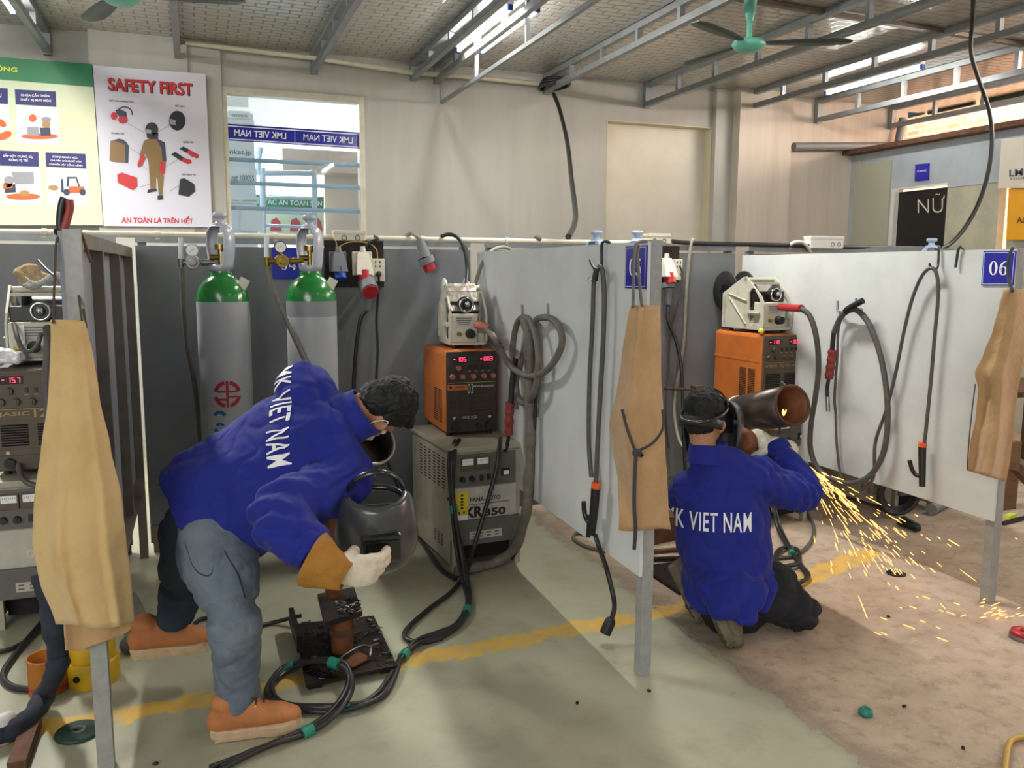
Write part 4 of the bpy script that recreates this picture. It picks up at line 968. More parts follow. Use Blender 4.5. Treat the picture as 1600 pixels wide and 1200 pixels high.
def power_source(loc, rz, label, w=0.374, d=0.66, h=0.634, z0=0.0, writing=True):
    t = thing('welding_power_source', label, 'welding machine', (loc[0], loc[1], z0), rz)
    lb(MB().box2((0.0, 0.004, 0.16), (w, d, h-0.03), 0.006).box2((0, 0.004, 0.03), (0.016, d, 0.17)).box2((w-0.016, 0.004, 0.03), (w, d, 0.17)).box2((0.016, d-0.02, 0.03), (w-0.016, d, 0.17)).box2((0.0, 0.0, 0.0), (0.03, 0.03, 0.16)).box2((w-0.03, 0, 0), (w, 0.03, 0.16)).box2((0.03, 0.006, 0.145), (w-0.03, 0.02, 0.165)), 'cabinet', 'beige_case', t)
    lb(MB().box2((-0.014, -0.014, h-0.03), (w+0.014, d+0.005, h), 0.008), 'top_lid', 'beige_case', t)
    lb(MB().box2((0.03, 0.08, 0.03), (w-0.03, d-0.05, 0.13)), 'cavity_shade', 'vent_dark', t)  # dark block put in as the shade of the open bottom cavity
    m = MB()
    for c in range(6):
        y = 0.12+c*0.072
        for k in range(11): m.box((-0.0006, y, h-0.075-k*0.0155), (0.002, 0.036, 0.006))
    for c in range(3):
        for k in range(5): m.box((-0.0006, 0.15+c*0.05, 0.15-k*0.013), (0.002, 0.03, 0.004))
    lb(m, 'side_vents', 'vent_dark', t)
    m = MB()
    for y, z in ((0.05, h-0.1), (0.05, h-0.27)): m.cyl((0, y, z), (-0.006, y, z), 0.007, 0.006, 10)
    lb(m, 'side_screws', 'ink', t)
    lb(MB().box2((0.012, -0.003, h-0.205), (w-0.03, 0.004, h-0.04), 0.002), 'control_panel', 'machine_grey', t)
    for i, x in enumerate((0.045, 0.125)):
        f = lb(MB().box2((x, -0.012, h-0.12), (x+0.072, -0.003, h-0.055), 0.002), 'meter', 'olive_face', t)
        lb(MB().box2((x+0.007, -0.0135, h-0.092), (x+0.065, -0.0122, h-0.061)), 'meter_face', 'gauge_face', f)
        m = MB()
        for k in range(7): m.box((x+0.014+k*0.0075, -0.0138, h-0.072), (0.0012, 0.0006, 0.008))
        m.bar((x+0.036, -0.0138, h-0.09), (x+0.022, -0.0138, h-0.07), 0.0012, 0.0006); lb(m, 'meter_scale', 'ink', f)
    for x in (0.055, 0.105): lb(knob(x, h-0.165, 0.016, -0.003), 'knob', 'plastic_black', t)
    for x in (0.155, 0.195): lb(MB().box((x, -0.008, h-0.162), (0.018, 0.01, 0.03), None, 0.002), 'toggle_switch', 'plastic_black', t)
    lb(MB().box2((0.262, -0.008, h-0.165), (0.31, -0.003, h-0.125), 0.001), 'breaker', 'ink', t)
    lb(MB().box2((0.275, -0.012, h-0.158), (0.305, -0.008, h-0.138), 0.001), 'breaker_lever', 'white_paint', t)
    lb(MB().box2((0.012, -0.002, h-0.385), (w-0.025, 0.004, h-0.21), 0.001), 'name_plate', 'plate_pale', t)
    if writing:
        m = MB(); lettering(m, 'PANA-AUTO', (0.095, -0.0025, h-0.285), (0.26, -0.0025, h-0.285), (0.095, -0.0025, h-0.262), 0.03)
        m.box((0.2, -0.0025, h-0.298), (0.22, 0.0008, 0.003))
        lettering(m, 'KR', (0.07, -0.0025, h-0.366), (0.165, -0.0025, h-0.366), (0.07, -0.0025, h-0.308), 0.05); lettering(m, '350', (0.172, -0.0025, h-0.366), (0.29, -0.0025, h-0.366), (0.172, -0.0025, h-0.326), 0.04); lb(m, 'lettering', 'ink', t)
        m = MB(); lettering(m, '04', (0.125, -0.0026, h-0.25), (0.16, -0.0026, h-0.25), (0.125, -0.0026, h-0.217), -0.01); lb(m, 'chalk_number', 'chalk', t)
        y = lb(MB().box2((0.018, -0.0042, h-0.345), (0.085, -0.003, h-0.23)), 'yellow_label', 'yellow_label', t)
        m = MB()
        for k in range(5): m.box((0.052, -0.0046, h-0.245-k*0.016), (0.014, 0.0006, 0.010))
        for x in (0.036, 0.062): m.box((x, -0.0046, h-0.333), (0.01, 0.0006, 0.012))
        lb(m, 'label_print', 'ink', y)
        lb(MB().box2((0.018, -0.0042, h-0.385), (0.082, -0.003, h-0.347)), 'white_label', 'white_paint', t)
    lb(MB().box2((0.02, -0.022, h-0.50), (w-0.012, 0.004, h-0.372), 0.003).box2((0.02, -0.01, h-0.485), (w-0.02, 0.004, h-0.46), 0.003), 'terminal_cover', 'machine_grey', t)
    m = MB().box2((0.085, -0.0235, h-0.47), (0.26, -0.0225, h-0.43)); k = lb(m, 'rating_plate', 'plate_pale', t)
    m = MB()
    for r_ in range(2):
        for c in range(4): m.box((0.105+c*0.042, -0.024, h-0.442-r_*0.016), (0.022, 0.0005, 0.006))
    lb(m, 'plate_print', 'olive_face', k)
    return t
def inverter(loc, rz, z0, label, case, face, w=0.29, d=0.44, h=0.45, disp=('-105', '-00.3'), brand='orange', words=(), knobs='knob_pink', chalk=None):
    t = thing('inverter_welder', label, 'welding machine', (loc[0], loc[1], z0), rz)
    lb(MB().box2((0, 0.01, 0.018), (w, d, h), 0.022), 'case', case, t)
    for x in (0.03, w-0.03):
        for y in (0.05, d-0.05): lb(MB().cyl((x, y, 0), (x, y, 0.02), 0.015, seg=10), 'foot', 'rubber', t)
    lb(MB().box2((-0.002, 0.03, h-0.17), (w+0.002, d-0.01, h-0.155), 0.001), 'seam_strip', case, t)
    m = MB()
    for c in range(2):
        for k in range(17): m.box((-0.0008, 0.10+c*0.085, h-0.215-k*0.0105), (0.002, 0.065, 0.0045))
    lb(m, 'side_vents', 'vent_dark', t)
    # front: frame plate, control area, grille, socket strip
    lb(MB().box2((0.006, 0.0, 0.022), (w-0.006, 0.012, h-0.006), 0.005), 'front_panel', face, t)
    lb(MB().box2((0.014, -0.004, h-0.165), (w-0.014, 0.001, h-0.02), 0.004), 'control_panel', 'dark_face' if brand == 'orange' else face, t)
    for i, s in enumerate(disp):
        x = 0.035+i*0.145
        b = lb(MB().box2((x, -0.0055, h-0.062), (x+0.085, -0.003, h-0.028), 0.001), 'display', 'ink', t)
        m = MB(); s2 = s.lstrip('-')
        seven_seg(m, s2, (x+0.026, -0.0058, h-0.056), (x+0.075, -0.0058, h-0.056), (x+0.026, -0.0058, h-0.034)); m.box((x+0.012, -0.0062, h-0.045), (0.008, 0.001, 0.004)); lb(m, 'digits', 'led_red', b)
    for x in (0.035, 0.09, 0.148, 0.205, 0.256): lb(knob(x, h-0.135, 0.015, -0.004), 'knob', knobs, t)
    lb(knob(0.068, h-0.09, 0.015, -0.004), 'knob', knobs, t)
    for k in range(4): lb(MB().box((0.13+k*0.034, -0.006, h-0.088), (0.012, 0.005, 0.018)), 'rocker_switch', 'plastic_black', t)
    m = MB()
    for k in range(4): m.box((0.128+k*0.036, -0.0046, h-0.108), (0.016, 0.0006, 0.003))
    m.box2((0.014, -0.0045, h-0.169), (w-0.014, -0.0035, h-0.166)); lb(m, 'panel_print', 'gold_print', t)
    if brand == 'orange':
        lb(MB().box2((0.012, -0.002, h-0.205), (0.115, 0.001, h-0.178)), 'brand_strip', 'orange_case', t)
        m = MB(); lettering(m, 'JASIC', (0.045, -0.0025, h-0.199), (0.105, -0.0025, h-0.199), (0.045, -0.0025, h-0.184), 0.03); m.box((0.027, -0.0023, h-0.191), (0.014, 0.0006, 0.014), Matrix.Rotation(0.78, 3, 'Y')); lb(m, 'lettering', 'ink', t)
    m = MB()
    for s, x0, x1, z, hh in words: lettering(m, s, (x0, -0.0026, h-z), (x1, -0.0026, h-z), (x0, -0.0026, h-z+hh), 0.02)
    if words: lb(m, 'model_lettering', 'plate_pale' if brand == 'orange' else 'gold_print', t)
    if chalk:
        m = MB(); lettering(m, chalk, (0.118, -0.0032, h-0.225), (0.15, -0.0032, h-0.225), (0.118, -0.0032, h-0.175), -0.012); lb(m, 'chalk_mark', 'chalk', t)
    lb(MB().box2((0.014, -0.0015, 0.118), (w-0.014, 0.001, h-0.215), 0.001), 'grille_plate', face, t)
    m = MB()
    for c in range(2):
        for k in range(9): m.box((0.075+c*0.135, -0.0045, h-0.235-k*0.0105), (0.10, 0.006, 0.0035), Matrix.Rotation(0.5, 3, 'X'))
    lb(m, 'grille_slats', 'olive_face' if brand == 'orange' else 'vent_dark', t)
    lb(MB().box2((0.014, -0.003, 0.088), (w-0.014, 0.001, 0.112), 0.001), 'label_strip', face, t)
    m = MB(); 
    if brand == 'orange': lettering(m, 'MIG 250', (0.09, -0.0035, 0.094), (0.17, -0.0035, 0.094), (0.09, -0.0035, 0.108), 0)
    m.cyl((0.045, -0.003, 0.1), (0.045, -0.005, 0.1), 0.008, seg=12); m.cyl((w-0.045, -0.003, 0.1), (w-0.045, -0.005, 0.1), 0.008, seg=12); lb(m, 'strip_marks', 'plate_pale', t)
    for x in (0.05, w*0.62, w-0.05):
        r = 0.022 if x != w*0.62 else 0.012
        s = lb(MB().cyl((x, 0.0, 0.055), (x, -0.018, 0.055), r, r*0.95, 18), 'output_socket', 'rubber', t)
    return t
def feeder(loc, rz, z0, label, spool_mat, w=0.2, d=0.36, h=0.32, taped=False, bag=False):
    t = thing('wire_feeder', label, 'wire feeder', (loc[0], loc[1], z0), rz)
    zb = 0.02
    prof = [(0.02, zb), (0.06, zb-0.0), (d, zb), (d, zb+0.21), (d*0.52, h-0.005), (d*0.44, h), (0.035, h*0.66), (0.005, h*0.52), (0.0, zb+0.06), (0.006, zb+0.02)]
    hole1 = [(0.045, zb+0.035), (0.10, zb+0.02), (0.135, zb+0.035), (0.14, zb+0.085), (0.04, zb+0.085)]
    hole2 = [(0.04, zb+0.115), (0.14, zb+0.115), (0.145, h*0.72), (0.12, h*0.80), (0.095, h*0.79), (0.042, h*0.6)]
    P = lambda q, x: [V((x, a, b)) for a, b in q]
    lb(plate(P(prof, 0.0), [P(hole1, 0.0), P(hole2, 0.0)], (0.010, 0, 0)), 'side_frame', 'feeder_cream', t)
    lb(plate(P(prof, w-0.010), [P([(0.03, zb+0.035), (d*0.5, zb+0.03), (d*0.5, h*0.8), (d*0.42, h*0.9), (0.05, h*0.6)], w-0.010)], (0.010, 0, 0)), 'side_frame', 'feeder_cream', t)
    m = MB(); m.bar((-0.002, 0.16, zb+0.17), (-0.002, d-0.06, h*0.6+0.03), 0.004, 0.014, (1, 0, 0)); m.bar((-0.002, d-0.03, zb+0.03), (-0.002, d-0.03, zb+0.19), 0.004, 0.014, (1, 0, 0)); m.bar((-0.002, 0.16, zb+0.03), (-0.002, d-0.07, zb+0.19), 0.004, 0.014, (1, 0, 0)); m.bar((-0.003, 0.035, zb+0.10), (-0.003, 0.15, zb+0.10), 0.006, 0.02, (1, 0, 0)); lb(m, 'stiffeners', 'feeder_cream', t)
    lb(MB().box2((0.01, 0.01, zb), (w-0.01, d, zb+0.015)), 'floor_plate', 'feeder_cream', t)
    m = MB().box2((0.01, 0.002, zb+0.012), (w*0.74, 0.11, zb+0.165), 0.008); lb(m, 'control_box', 'feeder_cream', t)
    lb(MB().box2((w*0.74, 0.03, zb+0.012), (w-0.01, 0.11, zb+0.06), 0.004), 'lower_box', 'feeder_cream', t)
    f = lb(MB().box2((0.03, 0.0, zb+0.095), (w*0.66, 0.002, zb+0.15)), 'label_plate', 'plate_pale', t)
    m = MB()
    for k in range(4): m.box((w*0.36, -0.0004, zb+0.142-k*0.011), (w*0.42-k*0.008, 0.0006, 0.004))
    lb(m, 'label_print', 'olive_face', f)
    lb(MB().cyl((0.045, 0.002, zb+0.06), (0.045, -0.02, zb+0.06), 0.012, 0.011, 12), 'gas_nipple', 'brass', t)
    lb(MB().cyl((0.105, 0.002, zb+0.06), (0.105, -0.035, zb+0.06), 0.026, 0.022, 18), 'control_plug', 'rubber', t)
    m = MB(); m.cyl((w*0.45, 0.05, zb+0.21), (w*0.45, 0.02, zb+0.21), 0.045, 0.045, 22); m.cyl((w*0.45, 0.02, zb+0.21), (w*0.45, 0.005, zb+0.21), 0.02, 0.016, 14); m.box2((0.012, 0.05, zb+0.165), (w-0.03, 0.13, h*0.74), 0.005); lb(m, 'drive_motor', 'plastic_black', t)
    m = MB(); m.ring((w*0.45, 0.018, zb+0.21), (0, 1, 0), 0.036, 0.006, 24, 6); m.ball((w*0.45, 0.0, zb+0.215), 0.014); lb(m, 'drive_roller', 'chrome', t)
    m = MB(); m.cyl((0, d*0.46, h-0.02), (w, d*0.46, h-0.02), 0.014, seg=12); m.box2((0.01, d*0.30, h*0.86), (w-0.01, d*0.36, h*0.90)); lb(m, 'carry_handle', 'feeder_cream', t)
    for x in (0.03, w-0.03):
        for y in (0.05, d-0.06): lb(MB().cyl((x, y, 0), (x, y, zb), 0.012, seg=10), 'foot', 'rubber', t)
    s = lb(MB().cyl((0.03, d+0.02, zb+0.22), (w-0.03, d+0.02, zb+0.22), 0.045, seg=24), 'spool', spool_mat, t)
    for x in (0.03, w-0.045):
        lb(MB().lathe([(0.02, 0), (0.125, 0.0), (0.128, 0.004), (0.125, 0.008), (0.02, 0.008)], (x, d+0.02, zb+0.22), (1, 0, 0), 36), 'spool_flange', spool_mat, s)
    if taped:
        m = MB(); m.rings([[V((x, y, z)) for x in (0.005, w*0.3, w*0.6, w*0.82)] for y, z in ((d*0.50, h+0.004), (d*0.44, h+0.005), (d*0.3, h*0.885), (0.06, h*0.70), (0.012, h*0.60))], False, False); m2 = MB(); m2.add(m.v, m.f, True); m2.add([p-V((0, -0.003, 0.003)) for p in m.v], m.f, True); lb(m2, 'taped_cover', 'taped_foil', t)
    return t
kr = power_source((1.147, 3.888), math.radians(3.7), 'beige power source marked PANA-AUTO KR350 under the orange machine', d=0.64)
inverter((1.19, 4.14), 0.0, 0.634, 'orange inverter welder with black front between grey feeder and beige source', 'orange_case', 'dark_face', w=0.285, d=0.46, h=0.452, words=(('MIG400(J58)', 0.15, 0.265, 0.197, 0.013),), chalk='03')
feeder((1.242, 4.22), math.radians(-4), 1.086, 'cream wire feeder with white spool on the orange machine in booth 04', 'white_paint', w=0.2, d=0.30, h=0.335, taped=True)
# booth of the kneeling welder
p = aty(1193.5, 523, 4.08); pr = aty(1256, 521.5, 4.08); HJ = 0.456
zl = p.z-HJ
power_source((p.x-0.05, 4.0), 0.0, 'beige power source mostly hidden behind the kneeling welder', h=zl, d=0.58, w=0.36)
inverter((p.x, 4.08), 0.0, zl, 'orange inverter welder with olive front marked 400 behind kneeling welder', 'orange_case', 'olive_face', w=pr.x-p.x, d=0.5, h=HJ, disp=('-110', '-00.3'), brand='olive', words=(('INVERTER', 0.02, 0.105, 0.196, 0.018), ('TIG', 0.115, 0.15, 0.196, 0.022), ('WS - 400', 0.16, 0.245, 0.196, 0.018)), knobs='olive_face')
pf = aty(1190, 511, 4.16); f2 = feeder((pf.x-0.025, 4.11), math.radians(2), p.z+0.001, 'cream wire feeder with black spool near the 06 partition', 'plastic_black', w=0.215, d=0.40, h=0.335)
m = MB(); b = aty(1192, 516, 4.1); m.ball((b.x, 4.115, p.z+0.018), 0.018); one(m, 'foam_ball', 'yellow_ball', 'small yellow ball on the orange machine below the feeder', 'ball')
# leftmost booth
power_source((-0.83, 3.87), 0.0, 'grey power source chalked 0-2 at the left frame edge', w=0.37, d=0.6, h=0.634, writing=False)
inverter((-0.80, 3.95), 0.0, 0.634, 'brown front inverter welder showing 157 at left frame edge', 'machine_grey', 'olive_face', w=0.31, d=0.5, h=0.45, disp=('-157',), brand='olive', words=(('JASIC', 0.02, 0.135, 0.200, 0.022), ('12', 0.15, 0.20, 0.205, 0.035)), knobs='olive_face')
pl = aty(22, 552, 4.1)
f0 = feeder((pl.x-0.02, 4.05), math.radians(0), 1.085, 'cream wire feeder under a rag, left of the hanging pale apron', 'plastic_black', w=0.30, d=0.34, h=0.34, taped=False)
m = MB(); lettering(m, '0-2', (-0.70, 3.866, 0.30), (-0.62, 3.866, 0.30), (-0.70, 3.866, 0.335), -0.01); one(m, 'chalk_number', 'chalk', 'white chalk 0-2 on the grey power source at left', 'marking')
m = MB(); a = aty(40, 450, 4.05)
for q, r in (((38, 428), 0.05), ((50, 420), 0.04), ((60, 432), 0.045), ((46, 438), 0.05)): m.ball(aty(*q, 4.18), (r, r*0.8, r*0.55))
tmp = thing('cleaning_rag', 'crumpled tan rag on top of the left wire feeder', 'rag', aty(48, 442, 4.18))
blob(m, 'cloth', 'rag', tmp, 0.008, 2, lambda p: 0.012*noise.noise(p*28))
m = MB()
R = []
for i in range(9):
    u = i/8; R.append([aty(40+60*u+6*math.sin(v*3), 432+8*math.sin(u*6)+v*9, 3.98+0.10*v) for v in (0, 0.5, 1.0, 1.4)])
m.rings(R, False, False)
o = one(m, 'plastic_sheet', 'plastic_bag', 'curled white plastic sheet draped over the left wire feeder', 'sheet'); sd = o.modifiers.new('s', 'SOLIDIFY'); sd.thickness = 0.004
tmp = thing('plastic_bag', 'crumpled clear plastic bag on the brown inverter at far left', 'bag', aty(15, 566, 4.0))
m = MB()
for q, r in (((-6, 556), 0.05), ((8, 558), 0.045), ((20, 556), 0.04), ((28, 561), 0.03)): m.ball(aty(*q, 4.0), (r, r, r*0.7))
blob(m, 'film', 'plastic_bag', tmp, 0.008, 1, lambda p: 0.014*noise.noise(p*32))
m = MB(); m.box(aty(31, 523, 4.035), (0.035, 0.002, 0.08)); one(m, 'warning_label', 'white_paint', 'white and orange sticker on the left wire feeder', 'sticker')
# ------------------------------------------------------------------ cables, hooks, aprons
MP = lambda x, y, o=0.02: onpan('M', x, y, o)
RP = lambda x, y, o=0.02: onpan('R', x, y, o)
FL = lambda x, y, z=0.012: atz(x, y, z)
def cable(name, label, pts, r, mat, cat='cable', group=None, seg=8, n=6):
    m = MB(); m.tube(pts, r, seg, n); return one(m, name, mat, label, cat, group)
# panel 05: torch hose looped over two flat hooks
for x, y, lab in ((816, 476, 'left flat steel hook carrying the hose coil'), (856, 474, 'right flat steel hook carrying the hose coil')):
    m = MB(); a = MP(x, y, 0.004); b = MP(x+1, y+23, 0.004); c = MP(x, y+25, 0.06); d = MP(x, y+16, 0.062)
    m.tube([a, b, c, d], 0.007, 6, 1, flat=0.5); one(m, 'wall_hook', 'galv', lab+' on the 05 partition', 'hook', origin=a)
t = thing('torch_hose', 'long grey torch hose coiled over two hooks on 05 partition', 'hose', MP(830, 610))
m = MB(); m.tube([aty(761, 516, 4.13), MP(771, 526, 0.20), MP(781, 545, 0.16), MP(800, 574, 0.10), MP(828, 588, 0.06), MP(856, 577, 0.06), MP(876, 545, 0.05), MP(877, 520, 0.05), MP(866, 501, 0.05), MP(850, 496, 0.045), MP(836, 502, 0.05), MP(824, 530, 0.04), MP(812, 575, 0.03), MP(806, 600, 0.03), MP(812, 626, 0.035), MP(826, 628, 0.05), MP(838, 600, 0.06), MP(841, 550, 0.06), MP(832, 508, 0.06), MP(819, 496, 0.05), MP(807, 508, 0.04), MP(801, 545, 0.04), MP(802, 590, 0.04), MP(806, 640, 0.04)], 0.0155, 10)
m.build('hose', 'cable_dusty', t)
m = MB(); m.tube([aty(745, 507, 4.2), aty(752, 509, 4.17), aty(763, 513, 4.15)], 0.022, 10, 2); m.build('pink_handle', 'plastic_pink', t)
m = MB(); 
for k in range(9):
    p = aty(765+2.0*k, 517+3.4*k, 4.135-0.008*k); q = aty(766+2.0*k, 519+3.4*k, 4.133-0.008*k); m.cyl(p, q, 0.0205, 0.0205, 12)
m.build('spring_sleeve', 'rubber', t)
cable('cloth_sleeved_hose', 'thick cloth wrapped hose hanging from hook beside the orange machine', [MP(821, 499, 0.05), MP(826, 530, 0.05), MP(827, 600, 0.045), MP(829, 680, 0.045), MP(826, 750, 0.05), MP(822, 800, 0.06), aty(806, 852, 3.80), FL(775, 878, 0.035), FL(735, 888, 0.03), FL(712, 893, 0.03)], lambda u: 0.026+0.003*math.sin(u*60), 'cable_dusty', 'hose', n=8)
cable('power_cable', 'black cable running down behind the cloth wrapped hose', [MP(836, 520, 0.03), MP(838, 610, 0.03), MP(834, 690, 0.03), MP(832, 760, 0.03), MP(826, 800, 0.04), aty(814, 850, 3.85), FL(800, 872, 0.02)], 0.009, 'cable_black')
# hanging welding torch with red grip beside the orange machine
t = thing('mig_torch', 'red gripped welding torch hanging beside the orange machine', 'torch', MP(790, 735, 0.06))
m = MB(); m.tube([MP(806, 560, 0.05), MP(801, 590, 0.06), MP(798, 630, 0.07)], 0.014, 10, 4); m.build('ribbed_cable', 'rubber', t)
m = MB(); m.tube([MP(797, 628, 0.07), MP(796, 650, 0.07), MP(795, 679, 0.07)], lambda u: 0.022+0.003*math.sin(u*22), 10, 6); m.build('grip', 'torch_red', t)
m = MB(); m.tube([MP(795, 679, 0.07), MP(792, 697, 0.075), MP(786, 712, 0.085)], 0.010, 8, 3); m.build('neck', 'rubber', t)
m = MB(); m.cyl(MP(786, 711, 0.085), MP(779, 733, 0.10), 0.011, 0.012, 14); m.build('nozzle', 'chrome', t)
# electrode holder on panel 05
def rod_hook(P, pts, lab, r=0.006): return cable('wire_hook', lab, [P(*q) for q in pts], r, 'cable_black', 'hook', seg=6, n=3)
rod_hook(MP, [(953, 382, -0.03), (951, 378, 0.0), (943, 378, 0.012), (940, 385, 0.015), (940, 412, 0.015), (937, 420, 0.03), (930, 421, 0.045), (925, 414, 0.045), (922, 407, 0.04)], 'bent black wire hook over the 05 partition holding a cable')
t = thing('electrode_holder', 'black electrode holder with orange collar left of the 05 apron', 'electrode holder', MP(926, 838, 0.04))
m = MB(); m.tube([MP(924, 746, 0.03), MP(920, 690, 0.03), MP(921, 600, 0.03), MP(926, 500, 0.035), MP(928, 440, 0.04), MP(934, 419, 0.045), MP(941, 422, 0.04), MP(944, 460, 0.035), MP(943, 520, 0.035), MP(939, 600, 0.035), MP(934, 690, 0.04), MP(931, 756, 0.045)], 0.0095, 8); m.build('cable_loop', 'cable_grey', t)
MB().tube([MP(932, 754, 0.045), MP(931, 762, 0.045)], 0.019, 14, 1).build('collar', 'orange_tip', t)
m = MB(); m.tube([MP(931, 762, 0.045), MP(928, 800, 0.045), MP(924, 834, 0.045)], lambda u: 0.019-0.003*u, 12, 3); m.build('handle', 'plastic_black', t)
m = MB(); m.tube([MP(923, 818, 0.05), MP(917, 812, 0.055), MP(913, 800, 0.06), MP(912, 784, 0.065)], 0.010, 8, 4); m.cyl(MP(921, 805, 0.05), MP(919, 839, 0.05), 0.010, 0.010, 8); m.build('jaw_lever', 'plastic_black', t)
t = thing('binder_clip', 'small black binder clip gripping the cable loop', 'clip', MP(932, 438, 0.06))
m = MB(); m.box(MP(931, 428, 0.06), (0.012, 0.03, 0.05), Matrix.Rotation(0.25, 3, 'X'), 0.003); m.build('body', 'plastic_black', t)
MB().tube([MP(926, 432, 0.07), MP(920, 434, 0.075), MP(919, 440, 0.075), MP(925, 438, 0.07)], 0.0015, 5, 3).build('wire_arm', 'chrome', t)
t = thing('lead_with_plug', 'black lead with a plug dangling below the electrode holder', 'cable', FL(946, 990, 0.0))
m = MB(); m.tube([MP(930, 836, 0.03), MP(936, 855, 0.03), aty(948, 890, 2.95), aty(958, 930, 2.9), aty(960, 950, 2.9), aty(956, 966, 2.9)], 0.010, 8); m.build('lead', 'cable_black', t)
m = MB(); m.tube([aty(956, 966, 2.9), aty(953, 972, 2.9), aty(945, 990, 2.9)], lambda u: 0.015+0.008*min(1, u*2), 12, 3); m.build('plug', 'rubber', t)
cable('floor_lead', 'grey lead curling out under the 05 partition', [FL(945, 862), FL(915, 853), FL(897, 842), FL(900, 833), FL(912, 835)], 0.010, 'cable_dusty')
# panel 06
for x, y, lab in ((1309, 470, 'small square steel bracket on the 06 partition'), (1338, 466, 'steel hook behind the hanging torch on the 06 partition')):
    m = MB(); m.tube([RP(x, y, 0.004), RP(x, y+16, 0.004), RP(x+8, y+17, 0.06)], 0.009, 6, 1, flat=0.5); one(m, 'wall_hook', 'galv', lab, 'hook', origin=RP(x, y, 0.004))
t = thing('mig_torch', 'red gripped welding torch with long hose hung on 06 partition', 'torch', RP(1330, 760))
m = MB(); m.tube([RP(1252, 482, 0.24), RP(1266, 495, 0.22), RP(1276, 530, 0.20), RP(1279, 575, 0.17), RP(1274, 620, 0.15), RP(1267, 665, 0.12), RP(1267, 705, 0.10), RP(1283, 738, 0.07), RP(1322, 755, 0.05), RP(1357, 745, 0.04), RP(1381, 705, 0.04), RP(1387, 640, 0.04), RP(1379, 570, 0.04), RP(1362, 515, 0.045), RP(1345, 489, 0.05), RP(1330, 484, 0.06), RP(1315, 494, 0.06), RP(1306, 512, 0.06), RP(1303, 520, 0.06)], 0.0150, 10); m.build('hose', 'cable_grey', t)
m = MB(); m.tube([aty(1219, 480, 4.12), (aty(1219, 480, 4.12)+RP(1252, 482, 0.24))/2, RP(1252, 482, 0.24)], 0.021, 10, 3); m.build('rear_handle', 'plastic_red', t)
m = MB(); m.tube([RP(1348, 470, 0.07), RP(1340, 474, 0.075), RP(1326, 482, 0.08), RP(1321, 487, 0.08)], 0.017, 10, 3); m.build('swivel_boot', 'rubber', t)
m = MB(); m.tube([RP(1303, 517, 0.06), RP(1300, 548, 0.06)], lambda u: 0.013+0.002*math.sin(u*50), 10, 10); m.build('ribbed_cable', 'rubber', t)
m = MB(); m.tube([RP(1301, 547, 0.06), RP(1298, 570, 0.06), RP(1295, 592, 0.06)], lambda u: 0.023+0.003*math.sin(u*24), 10, 6); m.build('grip', 'torch_red', t)
m = MB(); m.tube([RP(1295, 592, 0.06), RP(1292, 608, 0.065), RP(1293, 622, 0.07)], 0.010, 8, 3); m.build('neck', 'rubber', t)
m = MB(); m.cyl(RP(1293, 620, 0.07), RP(1294, 643, 0.07), 0.011, 0.012, 14); m.build('nozzle', 'steel', t)
cable('thin_lead', 'thin dark lead hanging beside the red torch on 06 partition', [RP(1333, 484, 0.05), RP(1318, 492, 0.03), RP(1310, 515, 0.025), RP(1308, 560, 0.02), RP(1304, 620, 0.02), RP(1306, 650, 0.02), RP(1307, 690, 0.02), RP(1312, 735, 0.02), RP(1316, 752, 0.02)], 0.007, 'cable_grey')
rod_hook(RP, [(1468, 389, -0.03), (1467, 385, 0.0), (1467, 390, 0.012), (1466, 410, 0.015), (1464, 419, 0.03), (1457, 421, 0.04), (1452, 412, 0.04)], 'bent wire hook carrying the long cable loop on the 06 partition')
rod_hook(RP, [(1505, 389, -0.03), (1500, 386, 0.01), (1497, 392, 0.012), (1495, 405, 0.012), (1493, 418, 0.014)], 'short bare wire hook near the 06 sign')
t = thing('electrode_holder', 'dark electrode holder on long cable loop near the 06 apron', 'electrode holder', RP(1441, 762, 0.03))
m = MB(); m.tube([RP(1348, 768, 0.03), RP(1362, 752, 0.03), RP(1366, 735, 0.03), RP(1368, 690, 0.03), RP(1385, 640, 0.03), RP(1400, 580, 0.03), RP(1412, 520, 0.03), RP(1425, 468, 0.035), RP(1440, 432, 0.04), RP(1454, 419, 0.045), RP(1463, 427, 0.04), RP(1466, 460, 0.035), RP(1460, 530, 0.03), RP(1454, 600, 0.03), RP(1447, 670, 0.035), RP(1444, 694, 0.04)], 0.0085, 8); m.build('cable_loop', 'cable_grey', t)
MB().tube([RP(1442, 691, 0.04), RP(1441, 698, 0.04)], 0.019, 14, 1).build('collar', 'orange_tip', t)
m = MB(); m.tube([RP(1441, 698, 0.04), RP(1441, 730, 0.04), RP(1441, 760, 0.04)], lambda u: 0.019-0.004*u, 12, 3); m.build('handle', 'plastic_black', t)
m = MB(); m.tube([RP(1438, 744, 0.045), RP(1431, 742, 0.05), RP(1425, 733, 0.055), RP(1421, 719, 0.06)], 0.010, 8, 4); m.build('jaw_lever', 'steel_dark', t)
